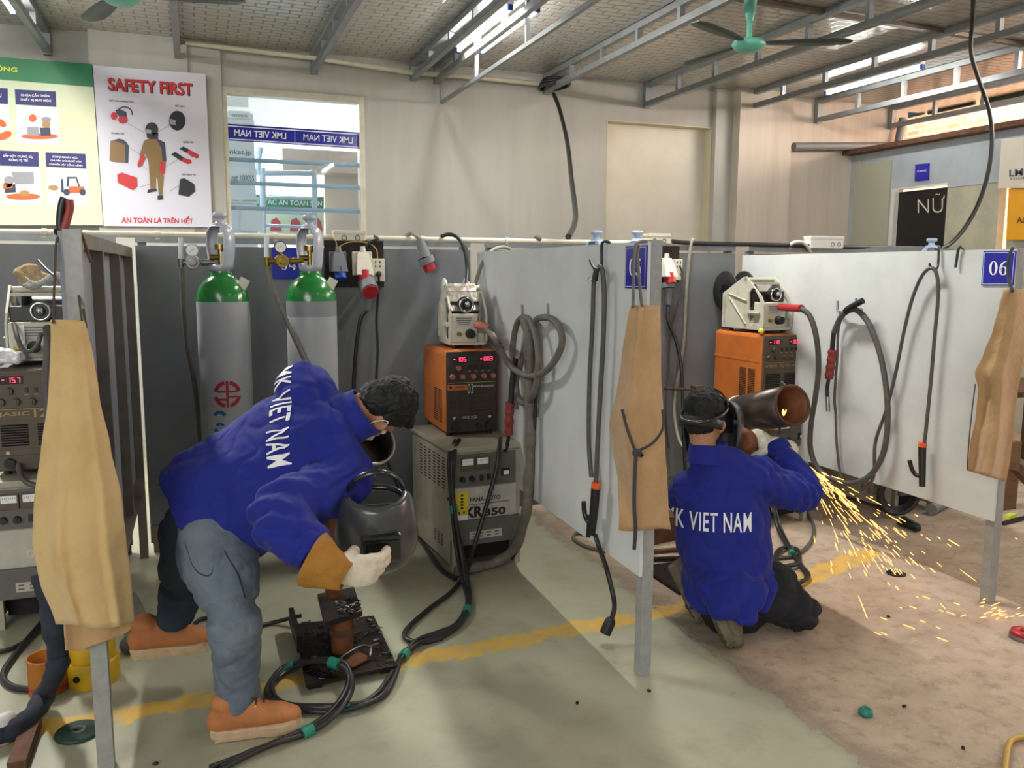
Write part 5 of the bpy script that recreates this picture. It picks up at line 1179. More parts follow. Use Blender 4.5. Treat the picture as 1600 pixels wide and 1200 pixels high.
# booth 04 leads
cable('plug_lead', 'black lead dropping from the red plug behind the bending welder', [PLUG1, aty(563, 500, 4.6), aty(556, 550, 4.6), aty(552, 620, 4.6), aty(552, 700, 4.55), aty(560, 790, 4.4), FL(575, 850)], 0.011, 'cable_black')
cable('outlet_lead', 'thin black lead dropping from the cream outlet', [aty(591, 430, YB-0.09), aty(592, 445, YB-0.06), aty(588, 500, YB-0.02), aty(590, 550, YB-0.02), aty(587, 640, YB-0.02), aty(605, 720, YB-0.02), aty(628, 775, 4.5), FL(650, 830)], 0.006, 'cable_black')
cable('yellow_wires', 'yellow wires between the junction box and the sockets', [aty(515, 372, YB-0.03), aty(524, 376, YB-0.03), aty(528, 392, YB-0.03), aty(532, 384, YB-0.03), aty(550, 378, YB-0.03), aty(575, 380, YB-0.03), aty(588, 390, YB-0.03), aty(590, 404, YB-0.03)], 0.003, 'yellow_hose', 'wires')
cable('socket_lead', 'short dark lead arching from conduit to the red plug socket', [aty(585, 369, YB-0.02), aty(590, 373, YB-0.05), aty(580, 378, YB-0.05), aty(570, 386, YB-0.05), aty(566, 393, YB-0.03)], 0.008, 'cable_black')
cable('feeder_lead', 'black lead arching from the conduit into the left wire feeder', [aty(690, 369, YB), aty(704, 366, YB-0.06), aty(718, 374, YB-0.1), aty(727, 395, YB-0.13), aty(730, 420, YB-0.15), aty(729, 446, 4.45)], 0.011, 'cable_black')
cable('feeder_hose', 'pale hose arching over the panel corner into the wire feeder', [aty(797, 389, YB-0.02), aty(785, 386, YB-0.06), aty(768, 392, YB-0.1), aty(754, 410, YB-0.13), aty(746, 432, YB-0.15), aty(742, 446, 4.45)], 0.010, 'cable_pale')
cable('over_panel_hose', 'beige hose bending over the 05 partition rear corner', [aty(836, 398, YB+0.1), aty(836, 375, YB+0.06), aty(842, 373, YB), aty(844, 388, YB+0.1)], 0.016, 'cable_dusty', 'hose')
# booth 05 leads
cable('plug_lead', 'black lead dropping from the plug right of the 05 sign', [PLUG2, aty(1044, 500, 4.58), aty(1057, 535, 4.55), aty(1065, 580, 4.5), aty(1067, 640, 4.45), aty(1070, 720, 4.4), aty(1075, 800, 4.3), FL(1085, 850)], 0.011, 'cable_black')
cable('outlet_lead', 'thin grey lead from the outlet right of the 05 sign', [aty(1062, 415, YB-0.06), aty(1066, 430, YB-0.05), aty(1060, 470, YB-0.03), aty(1048, 520, YB-0.03), aty(1043, 580, YB-0.03), aty(1040, 640, YB-0.03), aty(1045, 700, YB-0.03)], 0.006, 'cable_grey')
cable('pale_lead', 'pale cable hanging down the rear panel of booth 05', [aty(1084, 374, YB), aty(1079, 385, YB-0.02), aty(1073, 450, YB-0.02), aty(1068, 540, YB-0.02), aty(1056, 610, YB-0.02), aty(1054, 650, YB-0.05), aty(1062, 690, YB-0.15), aty(1080, 710, YB-0.3)], 0.011, 'cable_pale')
cable('feed_cable', 'thick black cable along the rear rail toward the right', [aty(1050, 377, YB-0.01), aty(1085, 380, YB-0.01), aty(1180, 382, YB-0.01), aty(1262, 384, YB-0.01), aty(1320, 386, YB-0.0), aty(1380, 387, YB+0.02), aty(1462, 388, YB+0.03)], 0.014, 'cable_black')
cable('grey_lead', 'pale grey leads looping over the panel by white junction box', [aty(1232, 390, YB+0.02), aty(1238, 380, YB-0.03), aty(1252, 378, YB-0.04), aty(1262, 386, YB-0.03), aty(1266, 394, YB-0.0)], 0.011, 'pvc_white')
# overhead cables
cable('drop_cable', 'thick dark cable dropping from the roof to the conduit', [aty(865, 147, 7.88), aty(874, 170, 7.6), aty(886, 220, 7.0), aty(893, 280, 6.3), aty(899, 330, 5.6), aty(897, 352, 5.2), aty(888, 370, 4.72)], 0.020, 'cable_black')
m = MB(); cc = aty(866, 133, 7.82)
for k in range(3): m.ring(cc+V((0.01*k, 0, 0.02*k-0.01)), (0.1*(k-1), 0.06, 1), 0.15-0.01*k, 0.016, 32, 6)
one(m, 'cable_coil', 'cable_black', 'coil of black cable resting on the truss end', 'cable coil')
cable('drop_cable', 'thick dark cable hanging from the roof behind the 06 partition', [aty(1521, -10, 4.75), aty(1519, 40, 4.75), aty(1517, 80, 4.75), aty(1528, 120, 4.75), aty(1545, 170, 4.75), aty(1550, 215, 4.75), aty(1545, 265, 4.75), aty(1530, 315, 4.75), aty(1508, 355, 4.74), aty(1486, 380, 4.73), aty(1470, 389, 4.72)], 0.015, 'cable_black')
cable('ceiling_conduit', 'thin pale conduit running along the upper back wall', [aty(290, 66, 7.88), aty(400, 80, 7.9), aty(500, 92, 7.9), aty(640, 113, 7.9), aty(720, 119, 7.9), aty(845, 131, 7.9)], 0.022, 'pvc_cream', 'pipe', n=2)
# bundles from machine 04 to the floor, with green tape
def tape(p, q, par, r=0.028): MB().cyl(p, q, r, r, 12).build('green_tape', 'tape_green', par)
def bundle(label, pts, r, k, tapes, gap=0.012, cat='cable'):
    P0 = [V(p) for p in pts]; t = thing('cable_bundle', label, cat, V((P0[-1].x, P0[-1].y, 0.0)))
    for i in range(k):
        a = 2*PI*i/k+0.5; m = MB()
        m.tube([p+V((math.cos(a)*gap*(1+0.5*math.sin(j*1.7+i)), math.sin(a)*gap*(1+0.5*math.cos(j*1.3+i)), abs(math.sin(a+j))*gap*0.9)) for j, p in enumerate(P0)], r, 8, 6); m.build('strand', 'cable_black', t)
    P = smooth_path(P0, 6)
    for f in tapes:
        i = int(f*(len(P)-2)); d = (P[i+1]-P[i]).normalized()*0.02; tape(P[i]-d+V((0, 0, gap*0.4)), P[i]+d+V((0, 0, gap*0.4)), t, gap*0.9+r)
    return t
bundle('bundle of black cables from KR350 looping across the floor to the camera', [aty(716, 690, 4.05), aty(706, 715, 3.84), aty(705, 760, 3.82), aty(711, 815, 3.80), aty(720, 870, 3.78), FL(728, 915, 0.02), FL(732, 945, 0.02), FL(718, 975), FL(690, 992), FL(655, 1005), FL(628, 1030), FL(614, 1062), FL(592, 1090), FL(555, 1105), FL(500, 1110), FL(445, 1104), FL(422, 1092), FL(424, 1070), FL(450, 1047), FL(490, 1036, 0.06), FL(528, 1040, 0.07), FL(546, 1058, 0.05), FL(545, 1085, 0.05), FL(520, 1118, 0.03), FL(480, 1145), FL(430, 1165), FL(385, 1182), FL(335, 1205)], 0.0095, 3, (0.10, 0.24, 0.37, 0.5, 0.68, 0.74, 0.9))
cable('work_lead', 'single black cable making a wide loop beside the beige machine', [aty(782, 685, 4.05), aty(780, 700, 3.86), aty(774, 740, 3.82), aty(757, 800, 3.8), aty(742, 850, 3.78), FL(728, 895, 0.02), FL(705, 925), FL(672, 950), FL(640, 978), FL(632, 992), FL(640, 1001), FL(665, 1003), FL(690, 997)], 0.011, 'cable_black')
cable('floor_lead', 'dark lead on floor left of the beige machine', [FL(610, 780), FL(640, 820), FL(672, 865), FL(690, 890), FL(712, 905)], 0.012, 'cable_black')
cable('stand_lead', 'black earth cable running from the steel stand to the left', [FL(470, 962, 0.05), FL(430, 972), FL(395, 980), FL(340, 986), FL(308, 988), FL(300, 982), FL(312, 968), FL(330, 965)], 0.009, 'cable_black')
# cables beside the kneeling welder
bundle('bundle of black cables looping right of the kneeling welder', [aty(1210, 795, 3.9), aty(1218, 830, 3.8), FL(1235, 862), FL(1252, 885), FL(1262, 903), FL(1250, 912), FL(1230, 905), FL(1212, 880), FL(1222, 858), FL(1245, 860), FL(1248, 882), FL(1225, 888)], 0.009, 2, (0.2, 0.5))
cable('floor_lead', 'grey lead curving on floor behind the kneeling welder', [FL(1262, 800), FL(1272, 825), FL(1265, 850), FL(1240, 868), FL(1212, 872)], 0.010, 'cable_grey')
# leads of the leftmost booth
cable('feeder_lead', 'dark looped lead in front of the left wire feeder', [pl+V((0.02, -0.07, 0.13)), aty(28, 530, 3.97), aty(35, 545, 3.96), aty(47, 549, 3.96), aty(58, 540, 3.96), aty(64, 522, 4.0)], 0.010, 'cable_grey')
cable('torch_hose', 'black ribbed hose dropping between left feeder and pale apron', [aty(74, 512, 4.0), aty(76, 530, 3.95), aty(75, 555, 3.9), aty(73, 600, 3.85), aty(77, 650, 3.8), aty(80, 720, 3.8)], 0.018, 'cable_grey', 'hose')
cable('left_lead', 'blue grey lead plugged into the brown inverter at left', [aty(29, 726, 3.93), aty(32, 742, 3.88), aty(42, 754, 3.85), aty(60, 759, 3.84), aty(80, 757, 3.82)], 0.011, 'cable_grey')
cable('floor_lead', 'black lead curving on floor near the orange tin', [FL(75, 960, 0.03), FL(55, 985, 0.02), FL(30, 1015), FL(8, 1045), FL(6, 1062), FL(22, 1074), FL(55, 1078)], 0.012, 'cable_black')
cable('floor_lead', 'black lead entering at the left frame edge', [FL(-30, 1020), FL(0, 1018), FL(30, 1008), FL(62, 985), FL(85, 965)], 0.010, 'cable_black')

# ---- aprons hung over post tops
def apron(label, rows, Y, prof, mat, nu=44, bottom=0.0, seed=0.0, wob=0.008):
    """rows: (py, left px, right px); prof(u, v): extra depth towards the wall"""
    ys = [r[0] for r in rows]; nv = 46; P = []
    for j in range(nv+1):
        v = j/nv; y = ys[0]+(ys[-1]-ys[0])*v
        k = max(i for i in range(len(rows)-1) if rows[i][0] <= y+1e-6); f = (y-rows[k][0])/(rows[k+1][0]-rows[k][0]); f2 = f*f*(3-2*f)*0.5+f*0.5
        xl = rows[k][1]*(1-f2)+rows[k+1][1]*f2; xr = rows[k][2]*(1-f2)+rows[k+1][2]*f2; row = []
        for i in range(nu+1):
            u = i/nu; x = xl+(xr-xl)*u
            p = aty(x, y+(bottom(u)*v*v if bottom else 0), Y+prof(u, v))
            row.append(p+V((0, wob*noise.noise(p*7+V((seed, 0, 0))), 0)))
        P.append(row)
    m = MB(); m.rings(P, False, False)
    return m
def ridge(u, c, w): d = abs(u-c)/w; return 0 if d > 1 else (1-d)**1.5
def add_apron(label, m, mat, base, group=None):
    t = thing('leather_apron', label, 'apron', base); o = m.build('hide', mat, t)
    s = o.modifiers.new('thick', 'SOLIDIFY'); s.thickness = 0.004; s.offset = 0.0
    return t
a1 = add_apron('pale tan leather apron hanging from the left post', apron('', [(500, 79, 131), (520, 80, 137), (560, 79, 146), (620, 76, 155), (700, 65, 172), (780, 54, 190), (850, 51, 197), (905, 62, 205), (975, 88, 210)], 2.53, lambda u, v: 0.10*(max(0, 0.26-u*(0.4+0.6*v+0.0))/0.26)**1.2*v**0.7*0.9+0.06*max(0, (u-0.78)/0.22)**1.3*v-0.025*ridge(u, 0.27, 0.12)*v-0.018*ridge(u, 0.80, 0.1)*v+0.012*math.sin(u*9)*v+0.02*(1-v)*(2*u-1)**2, 'leather_pale', bottom=lambda u: 0 if u < 0.2 else 8*math.sin((u-0.2)/0.8*PI)-10*max(0, u-0.6), seed=1), 'leather_pale', aty(150, 1005, 2.53))
m = apron('', [(955, 99, 207), (985, 100, 206), (1008, 102, 198)], 2.60, lambda u, v: 0.01*math.sin(u*8), 'leather_pale', nu=30, bottom=lambda u: 8-38*max(0, u-0.25), seed=4)
o = m.build('inner_layer', 'leather', a1); s = o.modifiers.new('thick', 'SOLIDIFY'); s.thickness = 0.004
for pts in ([(83, 505, 2.535), (84, 470, 2.57), (86, 420, 2.60), (88, 380, 2.62), (95, 362, 2.65)], [(128, 500, 2.535), (124, 470, 2.62), (119, 430, 2.66), (114, 390, 2.68), (108, 366, 2.68)], [(135, 512, 2.55), (128, 470, 2.66), (122, 420, 2.69), (112, 372, 2.70)]):
    MB().tube([aty(*q) for q in pts], 0.0035, 6, 4).build('neck_cord', 'string', a1)
a2 = add_apron('tan leather apron with knotted cord hanging on the 05 post', apron('', [(477, 986, 1030), (500, 981, 1031), (560, 971, 1032), (615, 965, 1034), (640, 958, 1035), (664, 952, 1036), (700, 957, 1038), (750, 967, 1042), (800, 967, 1045), (828, 966, 1048)], 2.49, lambda u, v: 0.13*max(0, 0.30-u)/0.30*(1 if v < 0.75 else max(0, (1-v)/0.25))*min(1, v*2.2)-0.015*ridge(u, 0.32, 0.14)+0.012*math.sin(u*7+1)*v+0.03*(1-v)*(2*u-1)**2, 'leather', bottom=lambda u: 2*math.sin(u*6), seed=9), 'leather', aty(1007, 829, 2.49))
for pts in ([(972, 640, 2.50), (980, 670, 2.47), (993, 706, 2.455)], [(1035, 640, 2.47), (1036, 668, 2.46), (1020, 692, 2.455), (994, 706, 2.455)], [(994, 706, 2.453), (992, 740, 2.453), (991, 790, 2.453), (993, 825, 2.46), (991, 858, 2.47)], [(994, 706, 2.45), (1003, 712, 2.45), (1000, 708, 2.45)]):
    MB().tube([aty(*q) for q in pts], 0.005 if pts[0][1] != 706 else 0.0075, 6, 5).build('waist_cord', 'string_dark', a2)
hide = [c for c in a2.children if c.name.startswith('hide')][0]
MB().ball(aty(994, 707, 2.452), (0.014, 0.01, 0.014)).build('knot', 'string_dark', a2)
for pts in ([(989, 480, 2.50), (990, 430, 2.545), (992, 390, 2.57), (997, 379, 2.585), (1010, 377, 2.60)], [(1003, 478, 2.48), (999, 440, 2.54), (996, 400, 2.57), (998, 384, 2.585)]): MB().tube([aty(*q) for q in pts], 0.006, 6, 4).build('neck_strap', 'cable_dusty', a2)
a3 = add_apron('tan leather apron hanging on the 06 post at the right edge', apron('', [(452, 1569, 1604), (480, 1562, 1606), (515, 1552, 1603), (550, 1538, 1600), (584, 1522, 1594), (605, 1527, 1590), (650, 1525, 1585), (700, 1515, 1579), (735, 1511, 1572)], 2.58, lambda u, v: 0.08*max(0, 0.35-u)/0.35*v-0.04*ridge(u, 0.62, 0.3)*v+0.02*math.sin(u*9)*v+0.03*(2*u-1)**2*(1-v), 'leather', bottom=lambda u: 18*u, seed=14), 'leather', aty(1545, 752, 2.58))
MB().tube([aty(1582, 455, 2.57), aty(1575, 430, 2.64), aty(1577, 400, 2.645), aty(1582, 388, 2.66)], 0.007, 6, 4).build('neck_strap', 'string_dark', a3)
MB().tube([aty(1524, 600, 2.63), aty(1519, 640, 2.63), aty(1514, 690, 2.63), aty(1511, 735, 2.63)], 0.0025, 6, 4).build('waist_cord', 'string', a3)
# pliers on the left post
t = thing('pliers', 'pliers with orange and black grips upright on the left post', 'pliers', aty(97, 366, 2.655))
MB().tube([aty(95, 364, 2.655), aty(94, 345, 2.655), aty(97, 320, 2.655), aty(101, 309, 2.655)], 0.011, 8, 4).build('handle', 'plastic_black', t)
MB().tube([aty(98, 364, 2.65), aty(104, 345, 2.65), aty(109, 325, 2.65), aty(108, 312, 2.65)], 0.011, 8, 4).build('handle', 'torch_red', t)
MB().ball(aty(96, 362, 2.655), (0.02, 0.012, 0.014)).build('pivot', 'steel_dark', t)
cable('wire_twist', 'twisted rusty wire ends on top of the left post', [aty(112, 372, 2.68), aty(120, 363, 2.67), aty(128, 368, 2.66), aty(134, 385, 2.66), aty(142, 410, 2.66)], 0.004, 'rust', 'wire')
cable('electrode_stub', 'thin welding rod leaning beside the left feeder', [aty(60, 407, 3.0), aty(72, 420, 2.85), aty(86, 432, 2.72)], 0.004, 'steel_dark', 'rod', n=1)
# ------------------------------------------------------------------ people
def basis(right, fwd, up): return Matrix((V(right), V(fwd), V(up))).transposed()
def ortho(fwd, up):
    f = V(fwd).normalized(); u = V(up); u = (u-f*u.dot(f)).normalized(); return f.cross(u), f, u
def rot_about(v, axis, a): return Matrix.Rotation(a, 3, V(axis)) @ V(v)
def hand(mb, wrist, d, palm, side, curls, thumb_curl=0.5, g=0.0, sc=1.0, spread=0.05, thumb_out=0.7, thumb_n=0.25):
    """palm, four unequal fingers bending at three joints and a thumb from the side of the palm.
    d: towards the fingers, palm: the way the palm looks, side: +1 thumb on d x palm side"""
    d = V(d).normalized(); n = V(palm); n = (n-d*n.dot(d)).normalized(); s = d.cross(n)*side; w = V(wrist)
    mb.loft([(w-d*0.02, 0.028*sc+g, 0.022*sc+g, s), (w+d*0.015*sc, 0.031*sc+g, 0.020*sc+g, s), (w+d*0.055*sc+n*0.002, 0.041*sc+g, 0.019*sc+g, s), (w+d*0.090*sc, 0.041*sc+g, 0.014*sc+g, s)], 16)
    for i, (off, ln) in enumerate(((0.031, 0.92), (0.0105, 1.0), (-0.0105, 0.95), (-0.031, 0.78))):
        c = curls[i] if isinstance(curls, (list, tuple)) else curls
        p = w+d*(0.088-0.004*abs(i-1))*sc+s*off*sc; dd = (d+s*off*spread*20*0.1).normalized(); pts = [p-dd*0.02*sc, p]; ax = n.cross(d)*-1
        for seg, k in ((0.043, 1.0), (0.028, 1.15), (0.022, 0.7)):
            dd = rot_about(dd, d.cross(n), c*k).normalized(); p = p+dd*seg*ln*sc; pts.append(p)
        mb.chain(pts, [0.0105*sc+g, 0.0105*sc+g, 0.0095*sc+g, 0.0088*sc+g, 0.0075*sc+g], 10, 2, hint=s)
    p = w+d*0.028*sc+s*0.026*sc+n*0.004; td = (d*0.75+s*thumb_out+n*thumb_n).normalized(); pts = [p, p+td*0.034*sc]
    td2 = (td+n*thumb_curl*0.7-s*thumb_curl*0.3+d*0.15).normalized(); pts.append(pts[-1]+td2*0.032*sc); td3 = (td2+n*thumb_curl*0.5-s*thumb_curl*0.35).normalized(); pts.append(pts[-1]+td3*0.026*sc)
    mb.chain(pts, [0.017*sc+g, 0.0125*sc+g, 0.0115*sc+g, 0.009*sc+g], 10, 2, hint=n)
def head_skin(mb, c, R, neck):
    q = lambda x, y, z: V(c)+R @ V((x, y, z))
    mb.ball(q(0, -0.012, 0.035), (0.073, 0.090, 0.082), R, 20, 14); mb.ball(q(0, 0.012, -0.035), (0.062, 0.072, 0.072), R, 18, 12)
    mb.ball(q(0, 0.062, -0.092), (0.026, 0.022, 0.020), R); mb.ball(q(0, 0.05, 0.028), (0.058, 0.032, 0.018), R)
    mb.chain([q(0, 0.078, 0.018), q(0, 0.092, -0.008), q(0, 0.100, -0.026)], [0.008, 0.010, 0.0135], 10, 2, hint=R @ V((1, 0, 0)))
    for s in (-1, 1):
        mb.ball(q(s*0.013, 0.088, -0.028), (0.009, 0.009, 0.008), R, 10, 8); mb.ball(q(s*0.042, 0.052, -0.022), (0.022, 0.02, 0.02), R)
        mb.ring(q(s*0.074, -0.006, -0.012), R @ V((s, -0.35, 0.0)), 0.021, 0.0065, 16, 6); mb.ball(q(s*0.070, -0.004, -0.014), (0.007, 0.018, 0.026), R, 10, 8); mb.ball(q(s*0.074, 0.0, -0.038), (0.006, 0.008, 0.009), R, 8, 6)
    mb.loft([(q(-0.022, 0.074, -0.060), 0.005, 0.006, R @ V((0, 0, 1))), (q(0, 0.082, -0.058), 0.008, 0.008, R @ V((0, 0, 1))), (q(0.022, 0.074, -0.060), 0.005, 0.006, R @ V((0, 0, 1)))], 8)
    mb.chain([q(0, -0.028, -0.03), (q(0, -0.025, -0.08)*0.6+V(neck)*0.4), neck], [0.056, 0.052, 0.044], 16)
def head_parts(par, c, R, seed):
    q = lambda x, y, z: V(c)+R @ V((x, y, z))
    for s in (-1, 1):
        e = MB().ball(q(s*0.031, 0.069, 0.006), 0.0125, None, 14, 10).build('eye', 'print_white', par); MB().ball(q(s*0.031, 0.0785, 0.006), 0.0058, None, 10, 8).build('iris', 'ink', e)
        MB().chain([q(s*0.014, 0.083, 0.026), q(s*0.032, 0.081, 0.031), q(s*0.05, 0.068, 0.026)], [0.003, 0.004, 0.002], 8, 3).build('eyebrow', 'hair', par)
    m = MB(); m.ball(q(0, -0.028, 0.052), (0.083, 0.096, 0.080), R, 20, 14); m.ball(q(0, -0.055, 0.0), (0.073, 0.058, 0.072), R); m.ball(q(0, 0.035, 0.098), (0.064, 0.052, 0.026), R)
    for s in (-1, 1): m.ball(q(s*0.068, -0.012, 0.03), (0.013, 0.03, 0.042), R)
    for k in range(46):
        rnd = random.Random(seed*100+k); a = rnd.uniform(0, 2*PI); b = rnd.uniform(0.05, 1.25); dv = V((math.sin(b)*math.cos(a), math.sin(b)*math.sin(a), math.cos(b)))
        p = V((dv.x*0.080, -0.028+dv.y*0.092, 0.052+dv.z*0.078)); tng = V((dv.x*0.4+rnd.uniform(-.3, .3), 0.8, -0.25)); tng = (tng-dv*tng.dot(dv)).normalized()
        m.chain([q(*(p-tng*0.022)), q(*(p+dv*0.003)), q(*(p+tng*0.024+dv*0.002))], [0.004, 0.0075, 0.002], 8, 2)
    return blob(m, 'hair', 'hair', par, 0.0045, 3, lambda p: 0.004*noise.noise(p*70)+0.003*noise.noise(p*160))
def boot(par, heel, fwd, up, mat='boot_tan', sole='boot_sole', L=0.285, laces=True, shaft=0.115):
    r, f, u = ortho(fwd, up); H = V(heel)
    q = lambda x, y, z: H+r*x+f*y+u*z
    out = []
    for t, w in ((0.0, 0.018), (0.02, 0.034), (0.08, 0.038), (0.14, 0.036), (0.19, 0.046), (0.235, 0.047), (0.265, 0.036), (0.282, 0.015)): out.append((t*L/0.285, w))
    rings = []
    for z, k, dy in ((0.0, 0.93, 0.004), (0.012, 1.0, 0), (0.03, 1.03, -0.002), (0.036, 0.98, 0)):
        rings.append([q(w*k, t+dy, z+0.012*max(0, (t-0.2)/0.085)**2) for t, w in out]+[q(-w*k, t+dy, z+0.012*max(0, (t-0.2)/0.085)**2) for t, w in out[::-1]])
    m = MB(); m.rings(rings, True, True, False)
    root = m.build('boot', sole, par)
    tr = MB()
    for k in range(10):
        y = 0.02+k*0.026
        if k == 4: continue
        wd = 0.032 if k < 6 else (0.04 if k < 9 else 0.03)
        tr.box(q(0, y, 0.0015), (2*wd, 0.015, 0.006), basis(r, f, u))
    tr.build('sole_tread', sole, root)
    m = MB()
    m.loft([(q(0, 0.022, 0.06), 0.034, 0.045, r, f), (q(0, 0.07, 0.072), 0.038, 0.056, r, f), (q(0, 0.12, 0.075), 0.039, 0.054, r, f), (q(0, 0.17, 0.062), 0.043, 0.042, r, f), (q(0, 0.225, 0.054), 0.045, 0.036, r, f), (q(0, 0.255, 0.05), 0.036, 0.028, r, f)], 18)
    m.loft([(q(0, 0.06, 0.06), 0.040, 0.055, r, u), (q(0, 0.058, 0.10), 0.040, 0.052, r, u), (q(0, 0.052, shaft), 0.043, 0.052, r, u)], 18)
    up_ = blob(m, 'upper', mat, root, 0.006, 4, lambda p: 0.0022*noise.noise(p*30))
    if laces:
        for k in range(4):
            y = 0.118+k*0.022; z = 0.131-k*0.0135
            MB().tube([q(-0.026, y, z-0.012), q(0, y+0.004, z+0.004), q(0.026, y, z-0.012)], 0.0035, 6, 4).build('lace', 'lace', root)
        for s in (-1, 1):
            for k in range(3): MB().cyl(q(s*0.026, 0.118+k*0.022, 0.117-k*0.0135), q(s*0.030, 0.118+k*0.022, 0.119-k*0.0135), 0.005, 0.004, 8).build('eyelet', 'brass', root)
        MB().tube([q(-0.01, 0.11, 0.139), q(-0.03, 0.125, 0.142), q(-0.035, 0.14, 0.128), q(-0.012, 0.125, 0.135), q(0.012, 0.115, 0.139), q(0.034, 0.13, 0.14), q(0.03, 0.145, 0.122)], 0.003, 6, 4).build('lace_bow', 'lace', root)
    return root
def subdiv_to(vs, fs, step):
    bm = bmesh.new(); bv = [bm.verts.new(v) for v in vs]
    for f in fs:
        try: bm.faces.new([bv[i] for i in f])
        except ValueError: pass
    bmesh.ops.triangulate(bm, faces=bm.faces[:])
    for _ in range(7):
        es = [e for e in bm.edges if e.calc_length() > step]
        if not es: break
        bmesh.ops.subdivide_edges(bm, edges=es, cuts=1); bmesh.ops.triangulate(bm, faces=bm.faces[:])
    bm.verts.index_update(); r = [v.co.copy() for v in bm.verts], [[v.index for v in f.verts] for f in bm.faces]; bm.free(); return r
def wrap_on(name, mat, vs, fs, target, n, par, lift=0.003, step=0.012):
    """print on cloth: flat shapes laid onto the cloth surface along -n"""
    W = world_of(target); me = target.data
    bvh = BVHTree.FromPolygons([W @ v.co for v in me.vertices], [list(p.vertices) for p in me.polygons])
    vs, fs = subdiv_to(vs, fs, step); n = V(n).normalized(); out = []
    for v in vs:
        h = bvh.ray_cast(v+n*0.6, -n)
        out.append(None if h[0] is None else h[0]+n*lift*0.5+h[1]*lift*0.5)
    m = MB(); idx = {}; 
    for i, p in enumerate(out):
        if p is not None: idx[i] = len(m.v); m.v.append(p)
    for f in fs:
        if all(i in idx for i in f):
            p = [out[i] for i in f]
            if max((p[i]-p[i-1]).length for i in range(3)) < step*4: m.f.append([idx[i] for i in f]); m.sm.append(True); m.mi.append(0)
    return m.build(name, mat, par, fix=False)
def back_text(s, c, a, u, n, width, height, target, par):
    vs, fs = text_poly(s, 0.012, space=1.12); x0 = min(v.x for v in vs); x1 = max(v.x for v in vs); y0 = min(v.y for v in vs); y1 = max(v.y for v in vs)
    a, u = V(a), V(u)
    vs = [V(c)+a*((v.x-x0)/(x1-x0)-0.5)*width+u*((v.y-y0)/(y1-y0)-0.5)*height for v in vs]
    return wrap_on('back_lettering', 'white_paint', vs, fs, target, n, par)
def strip(pts, w, up):
    P = smooth_path(pts, 6); up = V(up).normalized(); vs = []; fs = []
    for p in P: vs += [p-up*w/2, p+up*w/2]
    for i in range(len(P)-1): fs.append([2*i, 2*i+2, 2*i+3, 2*i+1])
    return vs, fs
def weld_helmet(par, c, right, fwd, up, mat='helmet_grey', scale=1.0, band=True, lz=0.028):
    R = basis(right, fwd, up); q = lambda x, y, z: V(c)+R @ V((x*scale, y*scale, z*scale))
    prof = [(-0.155, 0.085, 0.62), (-0.14, 0.10, 0.70), (-0.10, 0.112, 0.78), (-0.04, 0.122, 0.84), (0.02, 0.127, 0.88), (0.06, 0.122, 0.90), (0.09, 0.108, 0.92), (0.11, 0.085, 0.94), (0.122, 0.05, 0.96), (0.126, 0.02, 1.0)]
    seg = 36; rows = []
    for z, r, k in prof:
        ang = math.radians(118)*k; rows.append([q(math.sin(-ang+2*ang*i/seg)*r*1.0, math.cos(-ang+2*ang*i/seg)*r*1.06+0.01, z) for i in range(seg+1)])
    m = MB(); m.rings(rows, False, False)
    inner = MB(); inner.rings([[V(c)+(p-V(c))*0.965 for p in rw] for rw in rows], False, False)
    n = len(m.v); m.v += inner.v; m.f += [[i+n for i in f[::-1]] for f in inner.f]; m.sm += inner.sm; m.mi += inner.mi
    w = seg+1
    for k in range(len(rows)-1):
        for e in (0, seg): a = k*w+e; b = a+w; m.f.append([a, b, b+n, a+n]); m.sm.append(False); m.mi.append(0)
    for k in (0, len(rows)-1):
        for i in range(seg): a = k*w+i; m.f.append([a, a+1, a+1+n, a+n]); m.sm.append(False); m.mi.append(0)
    sh = m.build('shell', mat, par)
    fr = MB().box(q(0, 0.138, lz), (0.116*scale, 0.022*scale, 0.10*scale), R, 0.006).build('lens_frame', 'helmet_black', par)
    MB().box(q(0, 0.150, lz), (0.096*scale, 0.006*scale, 0.074*scale), R, 0.002).build('lens', 'lens', fr)
    hb = MB()
    if band: hb.ring(q(0, -0.005, 0.05), R @ V((0, 0.18, 1)), 0.090*scale, 0.012*scale, 36, 6, 0.9); P = [q(-0.088*math.cos(t), -0.005, 0.05+0.075*math.sin(t)) for t in [PI*i/10 for i in range(11)]]
    
    if band: hb.tube(P, 0.008*scale, 6, 2); hb.build('headband', 'helmet_black', par)
    if band:
        g = MB(); g.tube([q(-0.088*math.cos(u), -0.02+0.03*math.sin(u), -0.10-0.115*math.sin(u)) for u in [PI*i/12 for i in range(13)]], 0.011*scale, 8, 2, flat=0.5); g.ring(q(0, -0.005, -0.09), R @ V((0, 0.12, 1)), 0.088*scale, 0.011*scale, 36, 6, 0.9); g.build('headgear_arch', 'helmet_black', par)
    for s in (-1, 1): MB().cyl(q(s*0.10, 0.0, 0.03), q(s*0.122, 0.0, 0.03), 0.022*scale, 0.019*scale, 16).build('pivot_knob', 'helmet_black', par)
    return sh

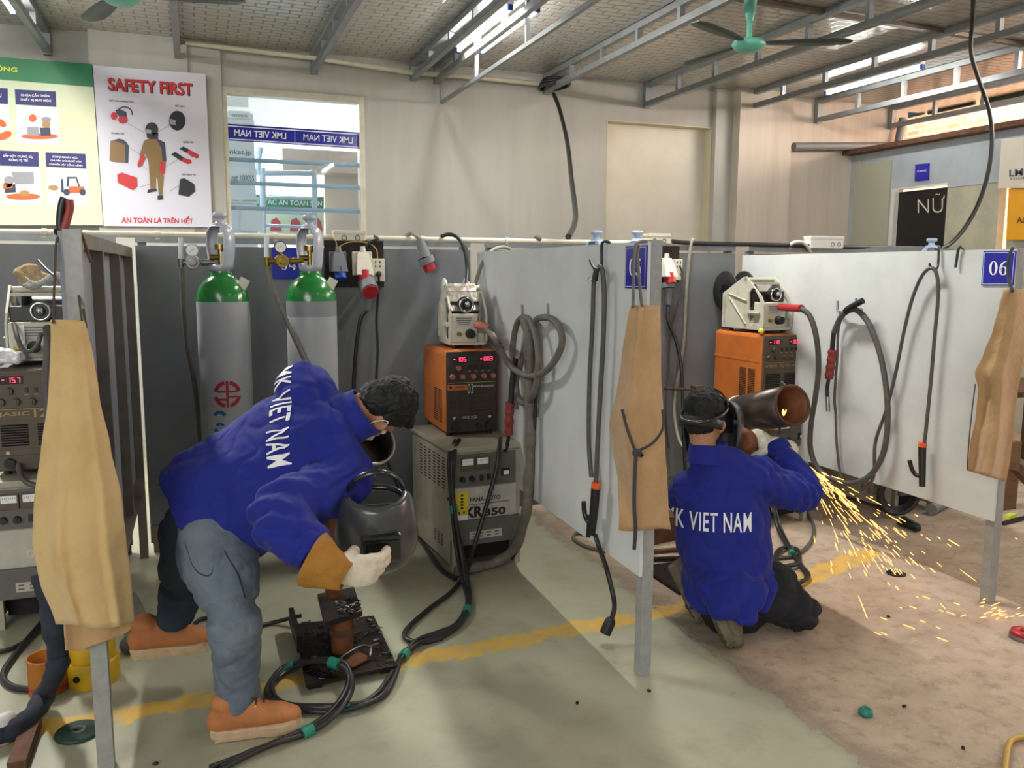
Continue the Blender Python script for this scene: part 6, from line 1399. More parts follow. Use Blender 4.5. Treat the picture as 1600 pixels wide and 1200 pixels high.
# ======== the bending welder
p1 = thing('person', 'person in blue work jacket bending forward, grey helmet in gloved hand', 'person', (0.16, 2.80, 0))
sp = V((0.80, -0.24, 0.55)).normalized(); aa = V((0.22, -0.72, -0.66)); aa = (aa-sp*aa.dot(sp)).normalized(); nn = aa.cross(sp).normalized()
Y0 = 2.80
CS = aty(503, 678, Y0); HP = aty(322, 826, 2.97)
shR = CS+aa*0.185; shL = CS-aa*0.185
elR = aty(432, 806, 2.52); wrR = aty(522, 892, 2.36)
elL = aty(490, 760, 3.05); wrL = aty(515, 790, 2.98)
nk = aty(551, 650, Y0+0.01); hc = aty(592, 641, 2.83)
hf = V((0.10, 0.50, -0.84)); hr, hf, hu = ortho(hf, (1.0, 0.0, 0.10)); HR = basis(hr, hf, hu)
hipR = aty(340, 838, 2.83); hipL = aty(305, 830, 3.0)
knR = aty(364, 962, 2.63); anR = aty(372, 1092, 2.72)
knL = aty(282, 928, 3.14); anL = aty(268, 985, 3.16)
hd = V((0.97, 0.02, -0.12)); hp = V((0.08, 0.98, 0.16)); CU = [0.40, 0.44, 0.48, 0.56]
m = MB(); head_skin(m, hc, HR, nk)
m.loft([(HP, 0.16, 0.11, aa), (aty(420, 738, Y0), 0.16, 0.10, aa), (CS-nn*0.01, 0.15, 0.07, aa), (nk, 0.04, 0.04, aa)], 16)
m.chain([shR, elR, wrR], [0.055, 0.045, 0.032], 12); m.chain([shL, elL, wrL], [0.055, 0.045, 0.032], 12)
hand(m, wrR, hd, hp, 1, CU, 1.2, thumb_out=0.1, thumb_n=1.1, spread=0.0); hand(m, wrL, V((0.8, 0.1, -0.2)), V((0, -0.3, -1)), -1, 0.5)
m.chain([HP, hipR, knR, anR, anR+V((0.0, 0, -0.04))], [0.09, 0.07, 0.048, 0.034, 0.034], 14); m.chain([HP, hipL, knL, anL, anL+V((0, 0, -0.04))], [0.09, 0.07, 0.045, 0.034, 0.034], 14)
body1 = blob(m, 'body', 'skin', p1, 0.0055, 2)
head_parts(p1, hc, HR, 3)
q = lambda x, y, z: hc+HR @ V((x, y, z))
m = MB(); m.loft([(q(0, 0.062, -0.004), 0.026, 0.022, hr, hu*-1), (q(0, 0.070, -0.035), 0.05, 0.044, hr, hu*-1), (q(0, 0.050, -0.075), 0.056, 0.05, hr, hu*-1), (q(0, 0.042, -0.108), 0.034, 0.036, hr, hu*-1)], 20); mk = m.build('face_mask', 'mask_white', p1)
for s in (-1, 1):
    MB().tube([q(s*0.050, 0.058, -0.03), q(s*0.072, 0.02, -0.005), q(s*0.082, -0.012, 0.012), q(s*0.083, -0.026, -0.012), q(s*0.074, -0.012, -0.05), q(s*0.058, 0.04, -0.085)], 0.0022, 6).build('ear_loop', 'mask_white', mk)
def folds1(p):
    v = 0.0
    v += 0.015*(ridged(p, (6, 6, 6), 1.0)-0.3)*0.6
    v += 0.007*noise.noise(V((p.x*5, p.y*5, p.z*5)))+0.004*noise.noise(p*14)
    v -= 0.011*crease(p, (5, 5, 7), 2.0)+0.005*crease(p, (12, 12, 12), 5.0)
    d = min((p-elR).length, 1.0)
    if d < 0.19: v += 0.010*(1-d/0.19)*math.sin((p-shR).dot((wrR-shR).normalized())*95+3*noise.noise(p*9))
    d = (p-shR-aa*0.03+sp*0.08).length
    if d < 0.2: v += 0.010*(1-d/0.2)*math.sin((p-shR).dot((sp*0.6+nn*0.6+aa*0.3).normalized())*80+2*noise.noise(p*8))
    return v
m = MB()
hem_ax = (sp-aa*0.10).normalized(); HC = aty(308, 814, 2.96)
m.loft([(HC, 0.235, 0.175, aa, hem_ax), (HC+sp*0.06, 0.24, 0.18, aa, hem_ax), (aty(375, 768, 2.90), 0.24, 0.175, aa), (aty(430, 730, 2.85), 0.24, 0.158, aa), (aty(470, 702, 2.82), 0.235, 0.145, aa), (CS, 0.205, 0.118, aa), (aty(527, 664, Y0), 0.135, 0.095, aa), (aty(543, 654, Y0), 0.082, 0.078, aa)], 28, round_caps=False)
m.chain([CS+aa*0.10, shR, shR*0.45+elR*0.55, elR, elR*0.45+wrR*0.55, wrR-(wrR-elR).normalized()*0.085], [0.105, 0.102, 0.090, 0.085, 0.074, 0.060], 18)
m.chain([CS-aa*0.10, shL, elL, wrL], [0.105, 0.100, 0.08, 0.06], 18)
jk1 = blob(m, 'jacket', 'jacket', p1, 0.0075, 5, folds1)
# hem band, collar, cuff, print and seams of the jacket
m = MB(); cc = aty(553, 650, Y0); cs = (sp+V((0.25, 0, -0.12))).normalized()
rr = []
for z, r in ((-0.03, 0.090), (0.0, 0.083), (0.03, 0.080), (0.046, 0.081), (0.046, 0.074), (0.0, 0.072), (-0.03, 0.08)): rr.append([cc+cs*z+(aa*math.cos(t)*1.12+nn*math.sin(t)*0.95)*r for t in [2*PI*k/32 for k in range(32)]])
m.rings(rr, False); m.build('collar', 'jacket', jk1)
cd = (wrR-elR).normalized(); m = MB(); m.lathe([(0.064, -0.05), (0.066, -0.03), (0.066, 0.0), (0.060, 0.004), (0.055, -0.03)], wrR-cd*0.075, cd, 28, False); m.build('cuff', 'jacket', jk1)
tA = (aa-sp*0.38).normalized(); tS = (sp+aa*0.38).normalized()
back_text('LMK VIET NAM', onplane(436, 640, CS+nn*0.13, nn), tA, tS, nn, 0.40, 0.078, jk1, jk1)
vs, fs = strip([CS-aa*0.2-sp*0.035, CS-sp*0.03, CS+aa*0.16-sp*0.04], 0.004, sp); wrap_on('yoke_seam', 'jacket_seam', vs, fs, jk1, nn, jk1, 0.0015)
# jeans
def foldsj(p): return 0.004*noise.noise(p*10)-0.008*crease(p, (6, 6, 9), 3.0)-0.004*crease(p, (9, 9, 20), 6.0)*(1.0 if p.z < 0.45 else 0.5)
m = MB(); m.loft([(aty(330, 822, 2.93), 0.115, 0.13, V((1, 0, 0)), V((0, 0, -1))), (aty(336, 872, 2.86), 0.12, 0.14, V((1, 0, 0)), V((0, 0, -1)))], 20)
m.chain([hipR, aty(347, 890, 2.74), knR, aty(369, 1030, 2.69), anR+V((0, 0, -0.005))], [0.125, 0.118, 0.088, 0.076, 0.072], 20)
jn = blob(m, 'jeans', 'denim', p1, 0.008, 4, foldsj)
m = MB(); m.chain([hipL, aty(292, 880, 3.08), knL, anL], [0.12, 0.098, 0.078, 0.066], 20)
blob(m, 'far_trouser_leg', 'denim_shade', jn, 0.008, 4, foldsj)  # same jeans; shade on the far leg is put into a darker denim
m = MB(); pb = aty(315, 885, 2.62); m.box(pb, (0.08, 0.004, 0.09)); 
vs, fs = strip([aty(352, 872, 2.6), aty(372, 900, 2.6), aty(384, 935, 2.6)], 0.005, V((1, 0, 0))); wrap_on('pocket_seam', 'denim_shade', vs, fs, jn, (0, -1, 0), jn, 0.001)
vs, fs = strip([aty(288, 872, 2.6), aty(305, 900, 2.6), aty(330, 902, 2.6), aty(334, 872, 2.6)], 0.005, V((0, 0, 1))); wrap_on('pocket_seam', 'denim_shade', vs, fs, jn, (0, -1, 0), jn, 0.001)
# boots
hl = aty(330, 1153, 2.70); hl.z = 0.002
boot(p1, (hl.x, hl.y, 0.004), (0.995, -0.08, 0), (0, 0, 1), L=0.285)
h2_ = aty(207, 1026, 3.16)
boot(p1, h2_+V((0.0, 0, 0.0)), (0.97, -0.2, 0.05), (0, 0, 1), L=0.275)
# glove with its brown gauntlet
m = MB(); hand(m, wrR, hd, hp, 1, CU, 1.2, g=0.006, sc=1.12, thumb_out=0.1, thumb_n=1.1, spread=0.0); gl = blob(m, 'glove', 'white_cloth', p1, 0.005, 2, lambda p: 0.0022*noise.noise(p*45))
gd = (hd*0.5+cd).normalized(); m = MB(); R = []
for t, r, w in ((-0.075, 0.082, 1.0), (-0.05, 0.076, 1.0), (-0.02, 0.062, 1.0), (0.015, 0.05, 1.0), (0.04, 0.043, 1.0), (0.04, 0.036, 1.0), (0.0, 0.046, 1.0), (-0.04, 0.064, 1.0), (-0.075, 0.076, 1.0)):
    x, y, z = frame(gd, hp); R.append([wrR+gd*t+(x*math.cos(a)*0.85+y*math.sin(a)*1.05)*(r+0.003*math.sin(a*5+t*40)) for a in [2*PI*k/32 for k in range(32)]])
m.rings(R, False); m.build('gauntlet_cuff', 'glove_brown', gl)
# the welding helmet he carries, upside down
hm = thing('welding_helmet', 'dark grey welding helmet held upside down by the bending welder', 'helmet', aty(590, 890, 2.50))
kc = aty(588, 822, 2.60); kr_, kf, ku = ortho((-0.08, -0.90, -0.38), (0.08, 0.38, -0.90))
weld_helmet(hm, kc, kr_, kf, ku, scale=1.04, lz=-0.03)

# ======== the kneeling welder
p2 = thing('person', 'person in blue work jacket kneeling with back turned, grinding a steel pipe', 'person', (2.05, 2.85, 0))
Yk = 2.92
f2d = V((0.42, 0.90, 0)).normalized(); r2d = V((f2d.y, -f2d.x, 0)); b2 = -f2d   # r2d: his right
NK = aty(1106, 705, Yk+0.02); CH = aty(1126, 768, Yk); MD = aty(1132, 840, Yk-0.02); WA = aty(1137, 900, Yk-0.03); HM = aty(1143, 945, Yk-0.05)
sR = aty(1182, 748, Yk-0.06); sL = aty(1072, 770, Yk+0.06)
eR = aty(1258, 768, Yk-0.08); wR = aty(1212, 697, Yk+0.12)
eL = aty(1105, 815, Yk+0.26); wL = aty(1150, 735, Yk+0.34)
hc2 = aty(1102, 658, Yk+0.05); hr2, hf2, hu2 = ortho((0.80, 0.52, -0.28), (0.12, 0.1, 1)); HR2 = basis(hr2, hf2, hu2)
hip2R = aty(1160, 905, Yk-0.02); hip2L = aty(1105, 900, Yk+0.1)
k2R = aty(1246, 972, 2.74); k2R.z = 0.085
a2R = atz(1135, 1010, 0.0)+V((0.05, 0.15, 0.19)); k2L = V((2.42, 3.22, 0.085)); a2L = atz(1086, 972, 0.0)+V((0.05, 0.15, 0.19))
gd2 = V((-0.80, 0.25, 0.35)); gp2 = V((0.1, 0.75, -0.55))
m = MB(); head_skin(m, hc2, HR2, NK)
m.loft([(WA, 0.15, 0.10, r2d), (MD, 0.14, 0.10, r2d), (CH-b2*0.01, 0.14, 0.075, r2d), (NK-b2*0.02, 0.035, 0.035, r2d)], 16)
m.chain([sR, eR, wR], [0.052, 0.043, 0.032], 12); m.chain([sL, eL, wL], [0.052, 0.043, 0.032], 12)
hand(m, wR, gd2, gp2, 1, [0.75, 0.8, 0.85, 0.9], 0.8); hand(m, wL, V((0.6, 0.3, 0.5)), V((0.4, -0.6, 0.2)), -1, 0.8)
m.chain([WA, hip2R, k2R], [0.09, 0.075, 0.045], 14); m.chain([k2R, a2R], [0.045, 0.033], 12); m.chain([WA, hip2L, k2L], [0.09, 0.075, 0.045], 14); m.chain([k2L, a2L], [0.045, 0.033], 12)
blob(m, 'body', 'skin', p2, 0.0055, 2)
head_parts(p2, hc2, HR2, 5)
def folds2(p):
    v = 0.014*(ridged(p, (6, 6, 5), 8.0)-0.3)*0.6+0.006*noise.noise(V((p.x*5, p.y*5, p.z*5)))+0.004*noise.noise(p*14)
    v -= 0.011*crease(p, (6, 5, 4.5), 4.0)+0.005*crease(p, (12, 12, 10), 7.0)
    if p.z < MD.z: v += 0.013*min(1, (MD.z-p.z)/0.2)*math.sin((p.x*0.75-p.z*0.55)*62+2.5*noise.noise(p*5))
    for jp, rr_ in ((eR, 0.17), (sR, 0.16)):
        d = (p-jp).length
        if d < rr_: v += 0.010*(1-d/rr_)*math.sin((p-sR).dot((wR-sR).normalized()+V((0.6, 0, 0.2)))*85+2*noise.noise(p*9))
    return v
m = MB()
m.loft([(HM, 0.185, 0.165, r2d), (WA, 0.195, 0.17, r2d), (MD, 0.192, 0.15, r2d), (CH+V((0, 0, -0.03)), 0.195, 0.14, r2d), (CH+V((0, 0, 0.055)), 0.175, 0.118, r2d), (NK*0.55+CH*0.45+V((0, 0, 0.035)), 0.12, 0.09, r2d), (NK, 0.076, 0.074, r2d)], 28, round_caps=False)
m.chain([CH+r2d*0.08+V((0, 0, 0.02)), sR, sR*0.5+eR*0.5+V((0, 0, -0.015)), eR, eR*0.5+wR*0.5, wR-(wR-eR).normalized()*0.02], [0.10, 0.098, 0.088, 0.078, 0.066, 0.052], 18)
m.chain([CH-r2d*0.08, sL, eL, wL], [0.10, 0.09, 0.075, 0.055], 18)
# hem drooping to a point behind
m.loft([(WA+b2*0.05, 0.14, 0.10, r2d), (aty(1145, 925, Yk-0.19), 0.15, 0.08, r2d), (aty(1150, 948, Yk-0.25), 0.11, 0.05, r2d), (aty(1163, 966, Yk-0.28), 0.05, 0.03, r2d)], 16)
jk2 = blob(m, 'jacket', 'jacket', p2, 0.0075, 5, folds2)
m = MB(); cc = NK+V((0, 0, -0.005)); rr = []; cax = V((0.08, 0.12, 1)).normalized()
for z, r in ((-0.035, 0.086), (0.0, 0.078), (0.028, 0.074), (0.042, 0.075), (0.042, 0.068), (0.0, 0.066), (-0.035, 0.078)): rr.append([cc+cax*z+(r2d*math.cos(t)*1.05+f2d*math.sin(t))*r for t in [2*PI*k/32 for k in range(32)]])
m.rings(rr, False); m.build('collar', 'jacket', jk2)
cd2 = (wR-eR).normalized(); m = MB(); m.lathe([(0.056, -0.05), (0.058, -0.03), (0.058, 0.0), (0.052, 0.004), (0.048, -0.03)], wR-cd2*0.0, cd2, 28, False); m.build('cuff', 'jacket', jk2)
tc = aty(1108, 826, Yk-0.19)
back_text('LMK VIET NAM', tc, r2d*0.985+V((0, 0, 0.03)), (0, 0, 1), b2+V((-0.05, 0, 0.08)), 0.37, 0.080, jk2, jk2)
vs, fs = strip([tc-r2d*0.15+V((0, 0, 0.13)), tc+r2d*0.05+V((0, 0, 0.125)), tc+r2d*0.20+V((0, 0, 0.135))], 0.004, V((0, 0, 1))); wrap_on('yoke_seam', 'jacket_seam', vs, fs, jk2, b2, jk2, 0.0015)
def foldst(p): return 0.012*(ridged(p, (8, 8, 8), 5.0)-0.3)*0.7+0.008*noise.noise(p*15)-0.014*crease(p, (9, 9, 11), 3.0)
m = MB(); m.loft([(HM+V((0, 0, 0.06)), 0.15, 0.13, r2d), (HM+V((0, 0, -0.02)), 0.15, 0.13, r2d)], 18)
m.chain([hip2R, (hip2R+k2R)/2+V((0.01, 0, 0.02)), k2R], [0.13, 0.115, 0.088], 18); m.chain([k2R, (k2R+a2R)/2+V((0, 0, -0.01)), a2R+V((0.05, 0, 0.0))], [0.086, 0.078, 0.06], 16)
m.chain([hip2L, (hip2L+k2L)/2, k2L], [0.13, 0.11, 0.088], 18); m.chain([k2L, (k2L+a2L)/2, a2L+V((0.05, 0.02, 0))], [0.085, 0.08, 0.06], 16)
blob(m, 'trousers', 'trousers_black', p2, 0.008, 3, foldst)
# boots: toes on the floor, heels up
tR = atz(1132, 1013, 0.0); fR = V((0.14, -0.60, -0.78)).normalized(); boot(p2, tR-fR*0.245+V((0, 0, 0.02)), fR, V((0.86, -0.22, 0.30)), 'boot_mud', 'boot_mud', L=0.27, shaft=0.115)
tL = atz(1084, 974, 0.0); fL_ = V((0.20, -0.58, -0.76)).normalized(); boot(p2, tL-fL_*0.245+V((0, 0, 0.02)), fL_, V((0.80, -0.25, 0.40)), 'boot_mud', 'boot_mud', L=0.27, shaft=0.115)
m = MB(); hand(m, wR, gd2, gp2, 1, [0.75, 0.8, 0.85, 0.9], 0.8, g=0.0045, sc=1.08); m.chain([wR-gd2.normalized()*0.055, wR-gd2.normalized()*0.02, wR+gd2.normalized()*0.01], [0.052, 0.046, 0.042], 14)
blob(m, 'glove', 'white_cloth', p2, 0.005, 2, lambda p: 0.003*noise.noise(p*40))
m = MB(); hand(m, wL, V((0.6, 0.3, 0.5)), V((0.4, -0.6, 0.2)), -1, 0.8, g=0.0045, sc=1.08); blob(m, 'glove', 'white_cloth', p2, 0.006, 2)
hm = thing('welding_helmet', 'dark welding helmet worn low by the kneeling welder', 'helmet', hc2+V((0.05, 0.05, -0.1)))
weld_helmet(hm, hc2+hf2*0.075+hu2*-0.015, hr2, (hf2*1.0+hu2*0.12).normalized(), (hu2-hf2*0.12).normalized(), scale=1.02, band=False)
m = MB(); q = lambda x, y, z: hc2+HR2 @ V((x, y, z))

m.tube([q(0.089*math.cos(t), -0.025+0.108*math.sin(t), 0.038+0.062*math.sin(t)) for t in [2*PI*k/28 for k in range(29)]], 0.008, 8, 2, flat=1.0, hint=hu2); m.build('headband', 'helmet_black', hm)
m = MB(); m.rings([[q((0.090+e)*math.sin(a), -0.025+dy, 0.052+(0.088+e)*math.cos(a)) for dy, e in ((0.02, 0.0), (0.05, -0.006), (0.05, -0.001), (0.02, 0.005))] for a in [PI*(-0.42+0.84*k/16) for k in range(17)]], True); m.build('crown_strap', 'helmet_black', hm)
m = MB(); m.rings([[q((0.088+e)*math.sin(a), -0.035-(0.088+e)*math.cos(a), -0.015+dz) for dz, e in ((-0.02, 0.0), (0.018, 0.0), (0.018, 0.006), (-0.02, 0.006))] for a in [PI*(-0.5+k/18) for k in range(19)]], True); m.build('rear_strap', 'plastic_black', hm)
# ------------------------------------------------------------------ steel stand with the pipe the bending welder works on
zt0 = 0.035
b = [atz(478, 1070, zt0), atz(620, 1040, zt0), atz(584, 962, zt0), atz(460, 975, zt0)]
t = thing('pipe_stand', 'dark steel stand with scrap strewn base plate and raised top plate', 'stand', ((b[0]+b[2])/2).to_2d().to_3d())
m = MB(); m.prism([V((p.x, p.y, 0.022)) for p in b], (0, 0, 0.014)); c = sum(b, V())/4
for p in b: q = p*0.8+c*0.2; m.box((q.x, q.y, 0.011), (0.05, 0.05, 0.022))
m.build('base_plate', 'steel_dark', t)
yb = atz(535, 1016, zt0).y; xb = atz(535, 1016, zt0).x; ztop = aty(535, 962, yb).z
m = MB(); m.cyl((xb, yb, 0.036), (xb, yb, ztop), 0.042, seg=20); m.build('short_column', 'pipe_rusty', t)
MB().cyl((xb, yb, ztop-0.07), (xb, yb, ztop-0.045), 0.048, seg=20).build('collar_ring', 'rust', t)
tp = [atz(507, 973, ztop+0.02), atz(566, 955, ztop+0.02), atz(553, 917, ztop+0.02), atz(496, 928, ztop+0.02)]
m = MB(); m.prism([V((p.x, p.y, ztop)) for p in tp], (0, 0, 0.02)); m.build('top_plate', 'steel_dark', t)
MB().box2((b[3].x-0.02, b[3].y-0.28, 0.036), (b[3].x+0.0, b[3].y+0.02, 0.10)).build('edge_plate', 'steel_dark', t)
pp = (tp[2]+tp[3])/2*0.8+(tp[0]+tp[1])/2*0.2; ppx = atz(516, 922, ztop+0.02).x
zp = aty(516, 768, pp.y).z
MB().cyl((ppx, pp.y, ztop+0.02), (ppx, pp.y, zp), 0.030, seg=18).build('pole', 'pipe_rusty', t)
MB().bar((ppx, pp.y, zp-0.04), (ppx+0.12, pp.y-0.01, zp-0.015), 0.03, 0.03).build('arm', 'steel_dark', t)
# chips on the plates
m = MB(); rnd = random.Random(4)
for k in range(300):
    u, v = rnd.random(), rnd.random(); on_top = k % 3 == 0; Q = tp if on_top else b; zz = ztop+0.021 if on_top else 0.037
    if on_top: u = 0.4+0.6*u; v = v*0.55
    p = (Q[0]*(1-u)+Q[1]*u)*(1-v)+(Q[3]*(1-u)+Q[2]*u)*v; s = rnd.uniform(0.003, 0.012)
    R = Matrix.Rotation(rnd.uniform(0, 6.28), 3, 'Z') @ Matrix.Rotation(rnd.uniform(-1, 1), 3, 'X')
    m.box((p.x, p.y, zz+s*0.4), (s*2, s*0.6, s*0.25), R)
one(m, 'metal_chips', 'chips', 'loose bright metal chips strewn over the steel stand', 'metal chips', kind='stuff')
q = [atz(536, 1038, 0.045), atz(551, 1043, 0.045), atz(580, 1028, 0.045), atz(558, 1018, 0.045)]
m = MB(); m.prism([V((p.x, p.y, 0.042)) for p in q], (0, 0, 0.006)); one(m, 'scrap_plate', 'pipe_rusty', 'small brown square of scrap plate on the stand base', 'scrap plate')
cable('bent_rod', 'bent bare wire lying on the stand base', [FL(533, 1028, 0.05), FL(540, 1022, 0.06), FL(566, 1008, 0.07), FL(580, 1012, 0.07), FL(578, 1025, 0.06), FL(580, 1010, 0.07), FL(592, 1005, 0.06)], 0.003, 'steel', 'wire')
# pipe on the stand
def pipe_between(mb, a, b_, ro, ri, seg=36):
    a, b_ = V(a), V(b_); x, y, z = frame(b_-a); rg = lambda p, r: [p+x*math.cos(2*PI*k/seg)*r+y*math.sin(2*PI*k/seg)*r for k in range(seg)]
    R = [rg(a, ri), rg(a, ro), rg(b_, ro), rg(b_, ri), rg(a, ri)]
    mb.rings(R, False); return mb
t = thing('test_pipe', 'dark steel pipe with bright ground rim below the bending welder head', 'pipe', aty(545, 765, 3.25))
rc = aty(582, 692, 3.02); ax = V((0.16, -0.80, 0.50)).normalized(); e1 = rc-ax*0.19
m = MB(); pipe_between(m, e1, rc, 0.088, 0.079); m.build('front_length', 'pipe_steel', t)
m = MB(); pipe_between(m, rc-ax*0.001, rc+ax*0.006, 0.0885, 0.078); m.build('bevelled_rim', 'steel', t)
MB().ring(e1, ax, 0.088, 0.006, 40, 8).build('weld_bead', 'steel', t)
e2 = e1+V((-0.10, 0.20, -0.10))*0.9; m = MB(); pipe_between(m, e1-ax*0.002, e1-ax*0.12, 0.087, 0.079); m.build('rear_length', 'pipe_steel', t)
MB().tube([e1-ax*0.10, (e1-ax*0.10)*0.5+V((ppx, pp.y, zp))*0.5, V((ppx, pp.y, zp-0.01))], 0.035, 12, 4).build('mount', 'steel_dark', t)
# pipe, stand and grinder of the kneeling welder
rc2 = aty(1238, 633, 2.98); ax2 = V((-0.02, -0.85, 0.24)).normalized(); f1_ = rc2-ax2*0.40
t = thing('test_pipe', 'steel pipe with rusty orange inside at the kneeling welder glove', 'pipe', rc2-V((0.1, 0, 0.1)))
m = MB(); pipe_between(m, f1_, rc2, 0.092, 0.083); m.build('front_length', 'pipe_steel', t)
m = MB(); pipe_between(m, rc2-ax2*0.38, rc2-ax2*0.002, 0.0828, 0.0815); m.build('bore', 'pipe_rusty', t)
m = MB(); pipe_between(m, rc2-ax2*0.001, rc2+ax2*0.004, 0.0925, 0.081); m.build('rim', 'rust', t)
MB().ring(f1_, ax2, 0.092, 0.004, 40, 8).build('chalk_ring', 'white_paint', t)
m = MB(); pipe_between(m, f1_-ax2*0.10, f1_, 0.088, 0.08); m.build('rear_length', 'steel_dark', t)
MB().tube([rc2+ax2*0.0+UP*0.088-RT*0.03, rc2+UP*0.10-RT*0.045, rc2+UP*0.105-RT*0.05], 0.004, 6, 3).build('tack_wire', 'steel', t)
sx = aty(1090, 612, 3.42)
t = thing('pipe_stand', 'rusty upright stand behind the kneeling welder with side rod', 'stand', (sx.x, sx.y, 0))
MB().box((sx.x, sx.y, 0.01), (0.36, 0.36, 0.02)).build('base_plate', 'steel_dark', t)
MB().cyl((sx.x, sx.y, 0.02), (sx.x, sx.y, sx.z-0.03), 0.026, seg=14).build('pole', 'rust', t)
MB().box((sx.x, sx.y, sx.z), (0.05, 0.05, 0.06), None, 0.003).build('clamp_block', 'rust', t)
MB().cyl((sx.x-0.025, sx.y, sx.z+0.01), aty(1038, 607, 3.42), 0.006, seg=8).build('side_rod', 'rust', t)
MB().tube([V((sx.x, sx.y, sx.z-0.12)), (V((sx.x, sx.y, sx.z-0.12))+f1_-ax2*0.08)/2, f1_-ax2*0.09], 0.026, 12, 4).build('arm', 'steel_dark', t)
t = thing('angle_grinder', 'small angle grinder gripped by the kneeling welder', 'grinder', aty(1180, 710, 3.05))
g0_ = aty(1163, 691, 3.02); gx = V((-0.75, -0.55, 0.25)).normalized()
m = MB(); m.lathe([(0.008, -0.012), (0.052, -0.008), (0.060, 0.004), (0.060, 0.022), (0.03, 0.028)], g0_, gx, 30); m.build('disc_guard', 'pipe_rusty', t)
m = MB(); m.chain([g0_-gx*0.01, aty(1185, 700, 3.08), aty(1200, 716, 3.10)], [0.026, 0.028, 0.024], 14); m.build('motor_body', 'plastic_black', t)
MB().tube([aty(1200, 716, 3.10), aty(1206, 740, 3.12), aty(1203, 780, 3.15), aty(1208, 800, 3.3)], 0.006, 6, 5).build('cord', 'cable_black', t)
# sparks: short glowing grains of hot metal in flight, all from the grinder
rnd = random.Random(21); hot = MB(); S0 = aty(1255, 728, 3.0)
def grain(p, d, ln, r):
    o_, d_, n_ = panel_frame('R')
    if (V(p)-o_).dot(n_) < 0.04+ln and (V(p)-o_).dot(d_) > -0.1 and p[2] > 0.33: return
    x, y, z = frame(d); a = V(p)-z*ln/2; e = V(p)+z*ln/2
    hot.rings([[c+(x*math.cos(k*PI/2)+y*math.sin(k*PI/2))*rr for k in range(4)] for c, rr in ((a, r*0.3), (a+z*ln*0.3, r), (e-z*ln*0.15, r), (e, r*0.3))], True)
for k in range(210):
    s = rnd.random(); u = rnd.gauss(0, 1)
    gx_ = 1410+rnd.gauss(0, 55)+u*18; gy_ = 900+rnd.gauss(0, 22)-0.28*(gx_-1410)+8*u
    if k % 9 == 0: gx_, gy_ = rnd.uniform(1300, 1560), rnd.uniform(880, 960)
    E_ = atz(gx_, min(max(gy_, 845), 1010), 0.02)
    f = rnd.random()**1.1*0.95+0.04
    p = S0*(1-f)+E_*f+V((0, 0, 0.10*f*(1-f)*rnd.uniform(0.2, 1.4))); d = (E_-S0).normalized()+V((0, 0, 0.12*(0.5-f)))
    grain(p, d, rnd.uniform(0.015, 0.05)+(0.09*rnd.random() if rnd.random() < 0.3 else 0), rnd.uniform(0.0008, 0.0019))
for k in range(40):
    f = rnd.random()*0.45; E_ = atz(1430+rnd.gauss(0, 12), 868+rnd.gauss(0, 8), 0.02); p = S0*(1-f)+E_*f+V((0, 0, rnd.gauss(0.01, 0.012))); grain(p, E_-S0, rnd.uniform(0.03, 0.12), rnd.uniform(0.001, 0.002))
for k in range(24):
    p = atz(1560+rnd.gauss(0, 20), 955+rnd.gauss(0, 8), rnd.uniform(0.004, 0.03)); a = rnd.uniform(-0.4, 0.5); grain(p, (math.cos(a), math.sin(a)*0.5, 0.1), rnd.uniform(0.015, 0.04), rnd.uniform(0.001, 0.002))
for k in range(14):
    p = atz(rnd.uniform(1370, 1500), rnd.uniform(925, 1000), 0.006); grain(p, (0.6, -0.7, -0.2), rnd.uniform(0.01, 0.05), 0.0013)
for k in range(7): grain(rc2-ax2*0.03+UP*(-0.035+0.012*rnd.random())+RT*(-0.03+0.02*rnd.random()), UP+RT*0.2, 0.02, 0.003)
one(hot, 'grinding_sparks', 'spark_glow', 'spray of orange sparks flying right from the grinder', 'sparks', kind='stuff')
# ------------------------------------------------------------------ floor odds and ends
def lathe_thing(name, mat, label, cat, prof, o, axis=(0, 0, 1), seg=32):
    m = MB(); m.lathe(prof, o, axis, seg); return one(m, name, mat, label, cat)
p = atz(147, 1062, 0); t = thing('yellow_stand', 'chipped yellow metal drum stand behind the left post', 'drum', (p.x, p.y, 0))
MB().lathe([(0.088, 0.0), (0.09, 0.005), (0.09, 0.085), (0.084, 0.092), (0.077, 0.092)], (p.x, p.y, 0), seg=36).build('flange', 'yellow_can', t)
MB().lathe([(0.078, 0.09), (0.078, 0.30), (0.072, 0.30), (0.072, 0.10)], (p.x, p.y, 0), seg=36).build('drum', 'yellow_can', t)
m = MB(); m.cyl((p.x-0.045, p.y-0.075, 0.045), (p.x-0.047, p.y-0.0815, 0.045), 0.012, seg=12); m.build('hole', 'vent_dark', t)
p = atz(77, 1078, 0); t = thing('open_tin', 'open orange tin on the floor with red band', 'tin', (p.x, p.y, 0))
MB().lathe([(0.0, 0.0), (0.062, 0.0), (0.064, 0.004), (0.064, 0.125), (0.067, 0.128), (0.064, 0.131), (0.060, 0.128), (0.060, 0.006), (0.0, 0.006)], (p.x, p.y, 0), seg=36, caps=False).build('tin', 'can_orange', t)
MB().lathe([(0.0646, 0.015), (0.0646, 0.03)], (p.x, p.y, 0), seg=36, caps=False).build('red_band', 'plastic_red', t)
cable('cloth_sleeve', 'navy cloth sleeved cable hanging down and trailing to the left corner', [aty(66, 895, 2.95), aty(75, 930, 2.93), aty(84, 980, 2.92), aty(90, 1020, 2.95), aty(88, 1045, 2.95), FL(70, 1085, 0.06), FL(52, 1115, 0.05), FL(20, 1140, 0.045), FL(-10, 1150, 0.045)], lambda u: 0.033+0.003*math.sin(u*31)+0.002*math.sin(u*73), 'cloth_navy', 'cable', n=8, seg=12)
